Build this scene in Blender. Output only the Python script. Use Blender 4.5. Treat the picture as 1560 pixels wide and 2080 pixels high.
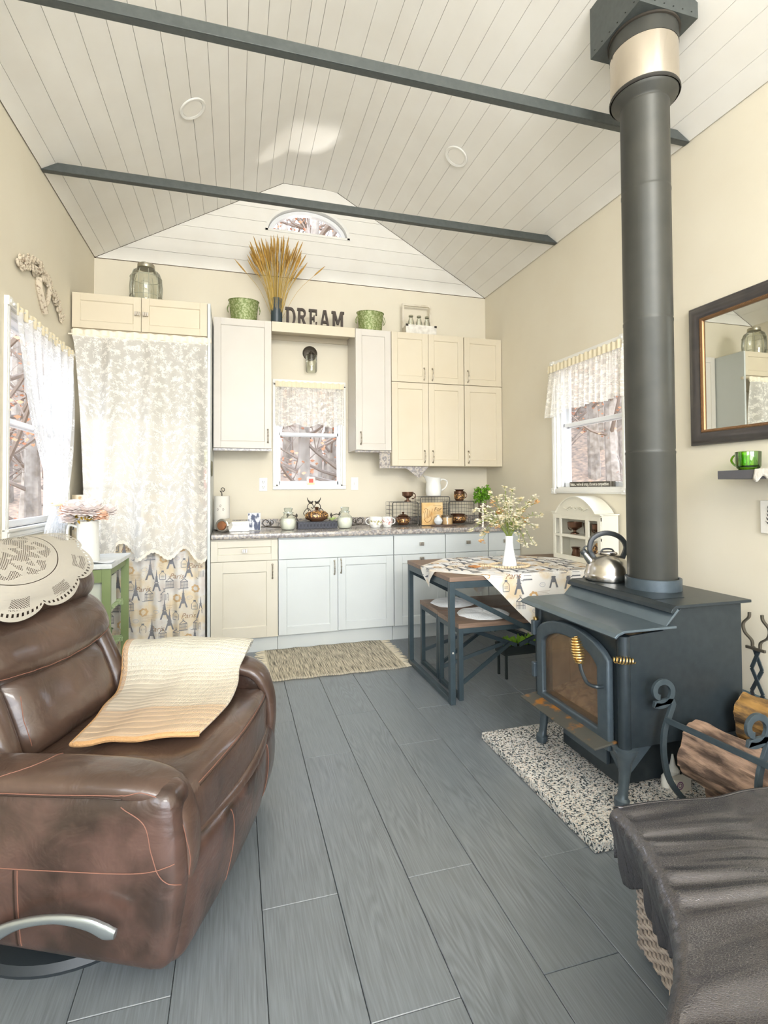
import bpy, bmesh, math, random
from mathutils import Vector, Matrix, noise
from mathutils.bvhtree import BVHTree
PI = math.pi
random.seed(7)
SC = bpy.context.scene
COL = SC.collection
for o in list(bpy.data.objects):
    bpy.data.objects.remove(o)

# ------------------------------------------------------------------ camera
F_PX, SX, SY, YAW, PITCH, ROLL, CAMH = 1030.9026, -14.5444, -69.1947, .2722, .0208, -.0054, 1.2585
_fw = Vector((math.sin(YAW)*math.cos(PITCH), math.cos(YAW)*math.cos(PITCH), math.sin(PITCH)))
_r = Vector((math.cos(YAW), -math.sin(YAW), 0)); _u = _r.cross(_fw)
_r, _u = (math.cos(ROLL)*_r+math.sin(ROLL)*_u), (-math.sin(ROLL)*_r+math.cos(ROLL)*_u)
cam_d = bpy.data.cameras.new('camera'); cam = bpy.data.objects.new('camera', cam_d); COL.objects.link(cam)
cam_d.sensor_fit = 'HORIZONTAL'; cam_d.sensor_width = 36; cam_d.lens = F_PX*36/1560
cam_d.shift_x = -SX/1560; cam_d.shift_y = SY/1560; cam_d.clip_start = .02; cam_d.clip_end = 200
_m = Matrix((_r, _u, -_fw)).transposed().to_4x4(); _m.translation = (0, 0, CAMH)
cam.matrix_world = _m
SC.camera = cam
def at(px, py, ax, val):
    """world point where the sight line of a measured photo pixel meets the plane axis=val"""
    d = _fw+_r*((px-780-SX)/F_PX)-_u*((py-1040-SY)/F_PX)
    o = Vector((0, 0, CAMH)); return o+d*((val-o[ax])/d[ax])

# ------------------------------------------------------------------ world, light, exposure
W = bpy.data.worlds.new('World'); SC.world = W; W.use_nodes = True
wn = W.node_tree.nodes; wl = W.node_tree.links
for n in list(wn): wn.remove(n)
wo = wn.new('ShaderNodeOutputWorld'); wb = wn.new('ShaderNodeBackground'); wt = wn.new('ShaderNodeTexCoord')
ws = wn.new('ShaderNodeSeparateXYZ'); wr = wn.new('ShaderNodeValToRGB')
wr.color_ramp.elements[0].position = .45; wr.color_ramp.elements[0].color = (.80, .82, .84, 1)
wr.color_ramp.elements[1].position = .9; wr.color_ramp.elements[1].color = (.62, .76, 1, 1)
wm = wn.new('ShaderNodeMath'); wm.operation = 'MULTIPLY_ADD'; wm.inputs[1].default_value = .5; wm.inputs[2].default_value = .5
wl.new(wt.outputs['Generated'], ws.inputs[0]); wl.new(ws.outputs['Z'], wm.inputs[0]); wl.new(wm.outputs[0], wr.inputs[0])
wl.new(wr.outputs[0], wb.inputs[0]); wl.new(wb.outputs[0], wo.inputs[0]); wb.inputs[1].default_value = 4.3
def area(name, loc, rot, sx, sy, power, col):
    l = bpy.data.lights.new(name, 'AREA'); l.shape = 'RECTANGLE'; l.size = sx; l.size_y = sy; l.energy = power; l.color = col
    o = bpy.data.objects.new(name, l); COL.objects.link(o); o.location = loc; o.rotation_euler = rot; return o
def sun(name, rot, power, col, ang):
    l = bpy.data.lights.new(name, 'SUN'); l.energy = power; l.color = col; l.angle = ang
    o = bpy.data.objects.new(name, l); COL.objects.link(o); o.rotation_euler = rot; return o
sun('sun_lamp', (math.radians(52), 0, math.radians(-12)), 1.3, (1, .93, .82), .01)
# fill lamps added behind the camera to brighten the room
area('rear_fill', (.66, -2.75, 1.35), (math.radians(90), 0, 0), 3.3, 2.3, 76, (.90, .94, 1))
area('side_fill', (-1.05, -.9, 1.65), (math.radians(90), 0, math.radians(-90)), 2.0, 1.3, 36, (.88, .95, 1))
area('ceiling_fill', (.66, -2.7, 2.9), (math.radians(108), 0, 0), 1.9, .8, 135, (1, .98, .95))  # added lamp tilted up to brighten the ceiling; no window behind it
gl = bpy.data.lights.new('sun_glint', 'SPOT'); gl.energy = 420; gl.color = (1, .95, .86); gl.spot_size = math.radians(24); gl.spot_blend = .3; gl.shadow_soft_size = .12
go = bpy.data.objects.new('sun_glint', gl); COL.objects.link(go); go.location = (1.55, 8.0, 2.15); go.rotation_euler = (Vector((.62, 4.62, 3.72))-Vector((1.55, 8.0, 2.15))).to_track_quat('-Z', 'Y').to_euler()
SC.view_settings.view_transform = 'Standard'; SC.view_settings.look = 'None'; SC.view_settings.gamma = 1
SC.view_settings.use_curve_mapping = False; SC.view_settings.exposure = .52

# ------------------------------------------------------------------ materials
MATS = {}
def lin(c):
    return tuple(((v/12.92) if v <= .04045 else ((v+.055)/1.055)**2.4) for v in c)
def H(s):
    return lin(tuple(int(s[i:i+2], 16)/255 for i in (0, 2, 4)))+(1,)
def mat(name, col, rough=.5, metal=0, var=None, bump=None, coat=0, spec=.5, trans=0, ior=1.45, coord='Object', stretch=(1, 1, 1), emit=None, sheen=0, sss=0):
    """var=(colour2, scale, lo, hi[, detail]) noise mix;  bump=(scale, strength[, distance])"""
    if name in MATS: return MATS[name]
    m = bpy.data.materials.new(name); m.use_nodes = True; MATS[name] = m
    N = m.node_tree.nodes; L = m.node_tree.links; b = N['Principled BSDF']
    b.inputs['Roughness'].default_value = rough; b.inputs['Metallic'].default_value = metal
    b.inputs['Coat Weight'].default_value = coat; b.inputs['Coat Roughness'].default_value = .12
    b.inputs['Specular IOR Level'].default_value = spec; b.inputs['Transmission Weight'].default_value = trans; b.inputs['IOR'].default_value = ior
    b.inputs['Sheen Weight'].default_value = sheen
    c = H(col) if isinstance(col, str) else tuple(col)
    b.inputs['Base Color'].default_value = c
    if var or bump:
        tc = N.new('ShaderNodeTexCoord'); mp = N.new('ShaderNodeMapping'); mp.inputs['Scale'].default_value = stretch
        L.new(tc.outputs[coord], mp.inputs[0])
    if var:
        n = N.new('ShaderNodeTexNoise'); n.inputs['Scale'].default_value = var[1]; n.inputs['Detail'].default_value = var[4] if len(var) > 4 else 5
        r = N.new('ShaderNodeValToRGB'); r.color_ramp.elements[0].position = var[2]; r.color_ramp.elements[1].position = var[3]
        r.color_ramp.elements[0].color = c; r.color_ramp.elements[1].color = H(var[0])
        L.new(mp.outputs[0], n.inputs[0]); L.new(n.outputs[0], r.inputs[0]); L.new(r.outputs[0], b.inputs['Base Color'])
    if bump:
        n2 = N.new('ShaderNodeTexNoise'); n2.inputs['Scale'].default_value = bump[0]; n2.inputs['Detail'].default_value = 4
        bp = N.new('ShaderNodeBump'); bp.inputs['Strength'].default_value = bump[1]; bp.inputs['Distance'].default_value = bump[2] if len(bump) > 2 else .002
        L.new(mp.outputs[0], n2.inputs[0]); L.new(n2.outputs[0], bp.inputs['Height']); L.new(bp.outputs[0], b.inputs['Normal'])
    if emit:
        b.inputs['Emission Color'].default_value = H(emit[0]); b.inputs['Emission Strength'].default_value = emit[1]
    return m
def nodes(m): return m.node_tree.nodes, m.node_tree.links, m.node_tree.nodes['Principled BSDF']
def glassmat(name, tint='ffffff', gloss=.08, rough=.02, fres=.75):
    if name in MATS: return MATS[name]
    m = bpy.data.materials.new(name); m.use_nodes = True; MATS[name] = m
    N = m.node_tree.nodes; L = m.node_tree.links
    for n in list(N): N.remove(n)
    o = N.new('ShaderNodeOutputMaterial'); mx = N.new('ShaderNodeMixShader'); t = N.new('ShaderNodeBsdfTransparent'); g = N.new('ShaderNodeBsdfGlossy'); f = N.new('ShaderNodeLayerWeight')
    t.inputs[0].default_value = H(tint); g.inputs['Roughness'].default_value = rough; f.inputs[0].default_value = .25
    ma = N.new('ShaderNodeMath'); ma.operation = 'MULTIPLY_ADD'; ma.inputs[1].default_value = fres; ma.inputs[2].default_value = gloss; ma.use_clamp = True
    L.new(f.outputs['Fresnel'], ma.inputs[0]); L.new(ma.outputs[0], mx.inputs[0]); L.new(t.outputs[0], mx.inputs[1]); L.new(g.outputs[0], mx.inputs[2]); L.new(mx.outputs[0], o.inputs[0])
    return m
def lacemat(name, col, scale, thresh, base_alpha, fine=120., uvs=(1, 1, 1)):
    """sheer net: diffuse + translucent, alpha raised where a floral noise pattern is woven in"""
    m = bpy.data.materials.new(name); m.use_nodes = True; MATS[name] = m
    N = m.node_tree.nodes; L = m.node_tree.links
    for n in list(N): N.remove(n)
    o = N.new('ShaderNodeOutputMaterial'); tc = N.new('ShaderNodeTexCoord'); mp = N.new('ShaderNodeMapping'); mp.inputs['Scale'].default_value = uvs
    L.new(tc.outputs['UV'], mp.inputs[0])
    n1 = N.new('ShaderNodeTexNoise'); n1.inputs['Scale'].default_value = scale; n1.inputs['Detail'].default_value = 3; n1.inputs['Distortion'].default_value = 1.6
    n2 = N.new('ShaderNodeTexNoise'); n2.inputs['Scale'].default_value = scale*.28; n2.inputs['Detail'].default_value = 1
    L.new(mp.outputs[0], n1.inputs[0]); L.new(mp.outputs[0], n2.inputs[0])
    a1 = N.new('ShaderNodeMath'); a1.operation = 'MULTIPLY'; a1.inputs[1].default_value = 1; L.new(n1.outputs[0], a1.inputs[0])
    a2 = N.new('ShaderNodeMath'); a2.operation = 'ADD'; L.new(a1.outputs[0], a2.inputs[0]); L.new(n2.outputs[0], a2.inputs[1])
    r = N.new('ShaderNodeMapRange'); r.inputs[1].default_value = thresh; r.inputs[2].default_value = thresh+.07
    r.inputs[3].default_value = base_alpha; r.inputs[4].default_value = .97
    L.new(a2.outputs[0], r.inputs[0])
    df = N.new('ShaderNodeBsdfDiffuse'); df.inputs[0].default_value = H(col); tl = N.new('ShaderNodeBsdfTranslucent'); tl.inputs[0].default_value = H(col)
    m1 = N.new('ShaderNodeMixShader'); m1.inputs[0].default_value = .25; L.new(df.outputs[0], m1.inputs[1]); L.new(tl.outputs[0], m1.inputs[2])
    tr = N.new('ShaderNodeBsdfTransparent'); m2 = N.new('ShaderNodeMixShader'); L.new(r.outputs[0], m2.inputs[0]); L.new(tr.outputs[0], m2.inputs[1]); L.new(m1.outputs[0], m2.inputs[2])
    L.new(m2.outputs[0], o.inputs[0]); return m

# ------------------------------------------------------------------ mesh helpers
def nb(): return bmesh.new()
def box(b, x0, y0, z0, x1, y1, z1):
    x0, x1 = sorted((x0, x1)); y0, y1 = sorted((y0, y1)); z0, z1 = sorted((z0, z1))
    v = [b.verts.new(p) for p in ((x0,y0,z0),(x1,y0,z0),(x1,y1,z0),(x0,y1,z0),(x0,y0,z1),(x1,y0,z1),(x1,y1,z1),(x0,y1,z1))]
    for f in ((3,2,1,0),(4,5,6,7),(0,1,5,4),(1,2,6,5),(2,3,7,6),(3,0,4,7)): b.faces.new([v[i] for i in f])
    return b
def frame_of(d, up=Vector((0, 0, 1))):
    d = d.normalized(); s = d.cross(up)
    if s.length < 1e-4: s = d.cross(Vector((1, 0, 0)))
    s.normalize(); return s, s.cross(d).normalized()
def bar(b, p0, p1, w, h, up=(0, 0, 1)):
    """rectangular bar from p0 to p1: w sideways, h along up"""
    p0, p1, up = Vector(p0), Vector(p1), Vector(up); s, u = frame_of(p1-p0, up)
    v = [b.verts.new(p+s*(a*w/2)+u*(c*h/2)) for p in (p0, p1) for a, c in ((-1,-1),(1,-1),(1,1),(-1,1))]
    for f in ((3,2,1,0),(4,5,6,7),(0,1,5,4),(1,2,6,5),(2,3,7,6),(3,0,4,7)): b.faces.new([v[i] for i in f])
    return b
def tube(b, pts, r, n=8, closed=False, cap=True, sec=None, up=None):
    """sweep a circle (or section list [(u,v)]) along pts; r number or list"""
    P = [Vector(p) for p in pts]; m = len(P); rings = []
    R = r if isinstance(r, (list, tuple)) else [r]*m
    prev = None
    for i, p in enumerate(P):
        if closed: d = P[(i+1) % m]-P[i-1]
        else: d = P[min(i+1, m-1)]-P[max(i-1, 0)]
        if d.length < 1e-9: d = Vector((0, 0, 1))
        d.normalize()
        if up is not None: s, u = frame_of(d, Vector(up))
        elif prev is None: s, u = frame_of(d)
        else:
            s = prev-d*prev.dot(d)
            if s.length < 1e-6: s, u = frame_of(d)
            s.normalize(); u = s.cross(d).normalized()
        prev = s
        if sec: ring = [b.verts.new(p+s*(a*R[i])+u*(c*R[i])) for a, c in sec]
        else: ring = [b.verts.new(p+s*(math.cos(2*PI*k/n)*R[i])+u*(math.sin(2*PI*k/n)*R[i])) for k in range(n)]
        rings.append(ring)
    k = len(rings[0])
    for i in range(m if closed else m-1):
        A, B = rings[i], rings[(i+1) % m]
        for j in range(k): b.faces.new((A[j], A[(j+1) % k], B[(j+1) % k], B[j]))
    if cap and not closed: b.faces.new(rings[0][::-1]); b.faces.new(rings[-1])
    return b
def lathe(b, prof, cx=0, cy=0, z=0, n=24, axis='z', sx=1, sy=1):
    rings = []
    for (r, h) in prof:
        if r < 1e-5: rings.append([b.verts.new((cx, cy, z+h))])
        else: rings.append([b.verts.new((cx+math.cos(2*PI*k/n)*r*sx, cy+math.sin(2*PI*k/n)*r*sy, z+h)) for k in range(n)])
    for A, B in zip(rings, rings[1:]):
        for j in range(n):
            a0, a1 = A[j % len(A)], A[(j+1) % len(A)]; b0, b1 = B[j % len(B)], B[(j+1) % len(B)]
            q = [a0, a1, b1, b0] if len(A) > 1 and len(B) > 1 else ([a0, b1, b0] if len(A) == 1 else [a0, a1, b0])
            if len(A) == 1 and len(B) == 1: continue
            b.faces.new(q)
    return b
def prism(b, poly, p3, d):
    """polygon given as 2-D list mapped by p3(u,v)->Vector, extruded by vector d"""
    A = [b.verts.new(p3(*q)) for q in poly]; d = Vector(d); B = [b.verts.new(v.co+d) for v in A]
    b.faces.new(A[::-1]); b.faces.new(B)
    for i in range(len(A)): b.faces.new((A[i], A[(i+1) % len(A)], B[(i+1) % len(A)], B[i]))
    return b
def grid(b, fn, nu, nv, uv=True, closeu=False):
    L = b.loops.layers.uv.verify()
    V = [[b.verts.new(fn(i/nu, j/nv)) for i in range(nu+(0 if closeu else 1))] for j in range(nv+1)]
    for j in range(nv):
        for i in range(nu):
            i2 = (i+1) % nu if closeu else i+1
            f = b.faces.new((V[j][i], V[j][i2], V[j+1][i2], V[j+1][i]))
            for lp, (a, c) in zip(f.loops, ((i, j), (i+1, j), (i+1, j+1), (i, j+1))): lp[L].uv = (a/nu, c/nv)
    return b
def rbox(b, lo, hi, r, n=5, fn=None):
    """rounded box made of six welded grids, each n x n; fn deforms"""
    lo, hi = Vector(lo), Vector(hi); c = (lo+hi)/2; h = (hi-lo)/2; cache = {}
    r = min(r, min(h)*.999)
    def pt(x, y, z):
        k = (round(x, 5), round(y, 5), round(z, 5))
        if k in cache: return cache[k]
        p = Vector((x*h[0], y*h[1], z*h[2])); inn = Vector([max(-(h[i]-r), min(h[i]-r, p[i])) for i in range(3)])
        d = p-inn
        if d.length > 1e-9: d = d.normalized()*r
        q = c+inn+d
        if fn: q = Vector(fn(q, (x, y, z)))
        v = b.verts.new(q); cache[k] = v; return v
    # spacing denser towards edges
    def s(t):
        return math.copysign(1-(1-abs(t))**1.5, t)
    T = [s(-1+2*i/n) for i in range(n+1)]
    for ax in range(3):
        for sg in (-1, 1):
            for i in range(n):
                for j in range(n):
                    q = []
                    for a, c2 in ((i, j), (i+1, j), (i+1, j+1), (i, j+1)):
                        t = [0, 0, 0]; t[ax] = sg; t[(ax+1) % 3] = T[a]; t[(ax+2) % 3] = T[c2]; q.append(pt(*t))
                    if sg < 0: q = q[::-1]
                    b.faces.new(q)
    return b
def poly(b, pts):
    try: b.faces.new([b.verts.new(p) for p in pts])
    except ValueError: pass
ORG = {}
def fin(name, b, m, origin=(0, 0, 0), smooth=35, bev=0, sub=0, solid=0, solid_off=0, segs=2):
    bmesh.ops.recalc_face_normals(b, faces=b.faces[:]); b.normal_update()
    me = bpy.data.meshes.new(name)
    o = Vector(origin)
    if o.length: bmesh.ops.translate(b, verts=b.verts[:], vec=-o)
    if smooth:
        ca = math.cos(math.radians(smooth))
        for f in b.faces: f.smooth = True
        for e in b.edges:
            if len(e.link_faces) == 2 and e.link_faces[0].normal.dot(e.link_faces[1].normal) < ca: e.smooth = False
    b.to_mesh(me); b.free()
    if isinstance(m, (list, tuple)):
        for q in m: me.materials.append(q)
    else: me.materials.append(m)
    ob = bpy.data.objects.new(name, me); COL.objects.link(ob)
    if sub:
        md = ob.modifiers.new('sub', 'SUBSURF'); md.levels = sub; md.render_levels = sub
    if bev:
        md = ob.modifiers.new('bevel', 'BEVEL'); md.width = bev; md.segments = segs; md.limit_method = 'ANGLE'; md.angle_limit = .6
        md.harden_normals = False
    if solid:
        md = ob.modifiers.new('solid', 'SOLIDIFY'); md.thickness = solid; md.offset = solid_off
    return ob
def tag(o, label=None, cat=None, group=None, kind=None):
    if label: o['label'] = label
    if cat: o['category'] = cat
    if group: o['group'] = group
    if kind: o['kind'] = kind
    return o
def thing(name, label, cat, loc, group=None):
    o = bpy.data.objects.new(name, None); COL.objects.link(o); o.location = loc; o.empty_display_size = .05
    ORG[o] = Vector(loc); return tag(o, label, cat, group)
def part(name, b, m, parent, label=None, kind=None, **kw):
    """geometry is given in world coordinates; stored relative to the thing's base"""
    org = ORG.get(parent, Vector((0, 0, 0)))
    o = fin(name, b, m, origin=org, **kw); o.parent = parent; ORG[o] = org
    if label: o['label'] = label
    if kind: o['kind'] = kind
    return o
def solo(name, b, m, label, cat, group=None, loc=None, kind=None, **kw):
    """a thing that is a single mesh"""
    if loc is None:
        b.verts.ensure_lookup_table(); n = len(b.verts)
        loc = Vector((sum(v.co.x for v in b.verts)/n, sum(v.co.y for v in b.verts)/n, min(v.co.z for v in b.verts)))
    o = fin(name, b, m, origin=loc, **kw); o.location = loc; ORG[o] = Vector(loc); return tag(o, label, cat, group, kind)
def struct(name, b, m, **kw):
    o = fin(name, b, m, **kw); o['kind'] = 'structure'; ORG[o] = Vector((0, 0, 0)); return o
def kids(o): return [c for c in COL.objects if c.parent == o]
def dup(root, loc, label=None, group=None, rotz=None):
    r = root.copy(); COL.objects.link(r); r.location = loc; ORG[r] = Vector(loc)
    if label: r['label'] = label
    if group: r['group'] = group
    if rotz is not None: r.rotation_euler.z = rotz
    for ch in kids(root):
        c = ch.copy(); COL.objects.link(c); c.parent = r
        for g in kids(ch):
            d = g.copy(); COL.objects.link(d); d.parent = c
    return r
def curvepts(pts, n=6, closed=False):
    """catmull-rom through pts"""
    P = [Vector(p) for p in pts]; out = []; m = len(P)
    for i in range(m if closed else m-1):
        p0 = P[(i-1) % m] if closed or i > 0 else P[0]*2-P[1]
        p1, p2 = P[i], P[(i+1) % m]
        p3 = P[(i+2) % m] if closed or i+2 < m else P[-1]*2-P[-2]
        for k in range(n):
            t = k/n
            out.append(.5*((2*p1)+(p2-p0)*t+(2*p0-5*p1+4*p2-p3)*t*t+(3*p1-p0-3*p2+p3)*t**3))
    if not closed: out.append(P[-1])
    return out
def text_mesh(s, size, shear=0, bold=0):
    """flat polygons of a string, as list of (verts2d, faces)"""
    cu = bpy.data.curves.new('txt', 'FONT'); cu.body = s; cu.size = size; cu.shear = shear; cu.offset = bold; cu.resolution_u = 3
    ob = bpy.data.objects.new('txt', cu); COL.objects.link(ob)
    dg = bpy.context.evaluated_depsgraph_get(); me = bpy.data.meshes.new_from_object(ob.evaluated_get(dg))
    vs = [(v.co.x, v.co.y) for v in me.vertices]; fs = [tuple(p.vertices) for p in me.polygons]
    bpy.data.objects.remove(ob); bpy.data.curves.remove(cu); bpy.data.meshes.remove(me); return vs, fs
def put_mesh2d(b, vf, fn, mi=0):
    vs, fs = vf; V = [b.verts.new(fn(*p)) for p in vs]
    for f in fs:
        try:
            q = b.faces.new([V[i] for i in f]); q.material_index = mi
        except ValueError: pass
# ------------------------------------------------------------------ room shell
XL, XR, YB, YF, ZE, SL = -1.1215, 2.439, 4.6235, -2.8, 3.1754, .56
RX0, RX1 = .42, .925; RZ = ZE+SL*(RX0-XL)
M_wall = mat('cream_paint', 'e0d9c6', .6, var=('ddd5c1', 3, .35, .7), bump=(60, .06, .002))
M_white = mat('white_trim', 'e9e8e2', .35)
M_board = mat('white_ceiling_board', 'ebe9e2', .4, var=('e7e4dc', 5, .3, .7), bump=(30, .05, .001))
M_dark = mat('dark_backing', '5c4a34', .9)
M_iron = mat('dark_steel', '474c4a', .45, var=('525755', 40, .3, .8), bump=(120, .12, .001))
def floor_mat():
    m = mat('grey_oak_laminate', '454c4e', .29, bump=None, spec=.85)
    N, L, b = nodes(m)
    tc = N.new('ShaderNodeTexCoord'); oi = N.new('ShaderNodeObjectInfo'); ad = N.new('ShaderNodeVectorMath'); ad.operation = 'ADD'
    mu = N.new('ShaderNodeVectorMath'); mu.operation = 'SCALE'; mu.inputs['Scale'].default_value = 37
    L.new(oi.outputs['Random'], mu.inputs[0]); L.new(tc.outputs['Object'], ad.inputs[0]); L.new(mu.outputs[0], ad.inputs[1])
    mp = N.new('ShaderNodeMapping'); mp.inputs['Scale'].default_value = (11, 1.0, 1); L.new(ad.outputs[0], mp.inputs[0])
    n = N.new('ShaderNodeTexNoise'); n.inputs['Scale'].default_value = 1.0; n.inputs['Detail'].default_value = 1.5; L.new(mp.outputs[0], n.inputs[0])
    ms = N.new('ShaderNodeMath'); ms.operation = 'MULTIPLY'; ms.inputs[1].default_value = 130; L.new(n.outputs[0], ms.inputs[0])
    si = N.new('ShaderNodeMath'); si.operation = 'SINE'; L.new(ms.outputs[0], si.inputs[0])
    mp2 = N.new('ShaderNodeMapping'); mp2.inputs['Scale'].default_value = (240, 9, 1); L.new(ad.outputs[0], mp2.inputs[0])
    n2 = N.new('ShaderNodeTexNoise'); n2.inputs['Scale'].default_value = 1; n2.inputs['Detail'].default_value = 3; L.new(mp2.outputs[0], n2.inputs[0])
    n3 = N.new('ShaderNodeTexNoise'); n3.inputs['Scale'].default_value = 2.2; L.new(ad.outputs[0], n3.inputs[0])
    sm = N.new('ShaderNodeMapRange'); sm.inputs[1].default_value = .42; sm.inputs[2].default_value = .62; L.new(n3.outputs[0], sm.inputs[0])
    m1 = N.new('ShaderNodeMath'); m1.operation = 'MULTIPLY'; L.new(si.outputs[0], m1.inputs[0]); L.new(sm.outputs[0], m1.inputs[1])
    m2 = N.new('ShaderNodeMath'); m2.operation = 'MULTIPLY_ADD'; m2.inputs[1].default_value = .16; L.new(m1.outputs[0], m2.inputs[0]); L.new(n2.outputs[0], m2.inputs[2])
    r = N.new('ShaderNodeValToRGB'); r.color_ramp.elements[0].position = .1; r.color_ramp.elements[0].color = H('5b6064'); r.color_ramp.elements[1].position = .95; r.color_ramp.elements[1].color = H('7d8489')
    L.new(m2.outputs[0], r.inputs[0]); L.new(r.outputs[0], b.inputs['Base Color'])
    bp = N.new('ShaderNodeBump'); bp.inputs['Strength'].default_value = .12; bp.inputs['Distance'].default_value = .0015; L.new(m2.outputs[0], bp.inputs['Height']); L.new(bp.outputs[0], b.inputs['Normal'])
    return m
M_floor = floor_mat()
fl = struct('floor', box(nb(), XL-.1, YF-.1, -.12, XR+.1, YB+.1, -.009), mat('subfloor', '20201f', .9))
PX0, PW, PLN = .0776, .2308, 1.22
joints = {0: 2.80, 1: 2.40, 2: 2.80, 3: 2.395, 4: 2.76, 5: 2.2, 6: 2.80, -1: 2.0, -2: 2.6}
for i in range(-6, 12):
    xa, xb = max(PX0+i*PW, XL), min(PX0+(i+1)*PW, XR)
    if xb-xa < .02: continue
    y = joints.get(i, 2+random.random()); y -= PLN*4
    while y < YB:
        ya, yb_ = max(y, YF), min(y+PLN, YB)
        if yb_-ya > .03:
            b = box(nb(), xa+.0009, ya+.0009, -.009, xb-.0009, yb_-.0009, 0)
            part('plank', b, M_floor, fl, smooth=0, bev=.0014, segs=1)
        y += PLN
def wall_with_hole(name, m, mp, a0, a1, z0, z1, holes, t0, t1):
    """mp(a,t,z)->(x,y,z); holes list (a0,a1,z0,z1)"""
    b = nb(); xs = sorted({a0, a1, *[h[0] for h in holes], *[h[1] for h in holes]}); zs = sorted({z0, z1, *[h[2] for h in holes], *[h[3] for h in holes]})
    for i in range(len(xs)-1):
        for j in range(len(zs)-1):
            cx, cz = (xs[i]+xs[i+1])/2, (zs[j]+zs[j+1])/2
            if any(h[0] < cx < h[1] and h[2] < cz < h[3] for h in holes): continue
            p, q = mp(xs[i], t0, zs[j]), mp(xs[i+1], t1, zs[j+1]); box(b, *p, *q)
    bmesh.ops.remove_doubles(b, verts=b.verts[:], dist=1e-5)
    return struct(name, b, m, smooth=0)
TW = .13
BW = (.355, .958, 1.285, 2.215)       # back window opening
LW = (2.985, 3.93, 1.05, 2.20)        # left window opening (y range)
RW = (2.745, 3.47, 1.25, 2.215)       # right window opening
wall_with_hole('wall_back', M_wall, lambda a, t, z: (a, YB+t, z), XL-TW, XR+TW, -.1, ZE, [BW], 0, TW)
wall_with_hole('wall_left', M_wall, lambda a, t, z: (XL-t, a, z), YF-TW, YB, -.1, ZE+.03, [LW, (-1.9, .1, 1.0, 2.3)], 0, TW)
wall_with_hole('wall_right', M_wall, lambda a, t, z: (XR+t, a, z), YF-TW, YB, -.1, ZE+.03, [RW], 0, TW)
wall_with_hole('wall_front', M_wall, lambda a, t, z: (a, YF-t, z), XL, XR, -.1, ZE, [(-.95, 2.25, .12, 2.45)], 0, TW)
struct('wall_front_gable', prism(nb(), [(XL, ZE), (XR, ZE), (RX1, RZ), (RX0, RZ)], lambda u, v: Vector((u, YF-TW, v)), (0, TW, 0)), M_wall, smooth=0)
# gable above the kitchen: siding boards round the arched window
AX, AZ, ARX, ARZ = .648, 3.588, .388, .262
gb = nb()
def arch(r0, n=20, k=1.0): return [(AX+math.cos(PI*i/n)*(ARX-r0), AZ+math.sin(PI*i/n)*(ARZ-r0)*k) for i in range(n+1)]
# backing with hole: strip fan between outline and arch
outl = [(XR, ZE), (RX1, RZ), (RX0, RZ), (XL, ZE)]
A = arch(0)
def gable_top(x): return min(RZ, ZE+SL*(x-XL), ZE+SL*(XR-x))
xs = sorted({XL, XR, RX0, RX1, *[a[0] for a in A]})
for x0, x1 in zip(xs, xs[1:]):
    if x1-x0 < 1e-5: continue
    def az(x): return AZ+ARZ*math.sqrt(max(0, 1-((x-AX)/ARX)**2))
    inside = AX-ARX-1e-6 <= x0 and x1 <= AX+ARX+1e-6
    segs_ = [((ZE, ZE), (AZ, AZ)), ((az(x0), az(x1)), (gable_top(x0), gable_top(x1)))] if inside else [((ZE, ZE), (gable_top(x0), gable_top(x1)))]
    for (l0, l1), (h0, h1) in segs_:
        prism(gb, [(x0, l0), (x1, l1), (x1, h1+.02), (x0, h0+.02)], lambda u, v: Vector((u, YB+.004, v)), (0, TW, 0))
gable = struct('wall_back_gable', gb, M_dark, smooth=0)
zl = [ZE+.004, 3.293, 3.415, 3.538, 3.662, 3.785, 3.909, RZ]
for za, zb in zip(zl, zl[1:]):
    n = 8; zz = [za+.0012+(zb-za-.0024)*i/n for i in range(n+1)]
    def xl(z): return XL+max(0, (z-ZE))/SL+.004
    def xr(z): return XR-max(0, (z-ZE))/SL-.004
    def hx(z):
        t = (z-AZ)/ARZ
        return ARX*math.sqrt(1-t*t) if 0 <= t < 1 else 0
    pieces = []
    if any(hx(z) > .01 for z in zz):
        zq = sorted(set(zz+[min(max(AZ, zz[0]), zz[-1]), min(max(AZ-.0005, zz[0]), zz[-1])]))
        pieces.append([(xl(z), z) for z in zq[::-1]]+[(AX-hx(z), z) for z in zq])
        pieces.append([(AX+hx(z), z) for z in zq[::-1]]+[(xr(z), z) for z in zq])
    else:
        pieces.append([(xl(zz[0]), zz[0]), (xr(zz[0]), zz[0]), (xr(zz[-1]), zz[-1]), (xl(zz[-1]), zz[-1])])
    for pc in pieces:
        q = []
        for p in pc:
            if not q or (abs(p[0]-q[-1][0])+abs(p[1]-q[-1][1])) > 1e-5: q.append(p)
        b = nb(); prism(b, q, lambda u, v: Vector((u, YB-.006+random.uniform(0, .0003), v)), (0, .009, 0)); part('siding_board', b, M_board, gable, smooth=0)
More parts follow.
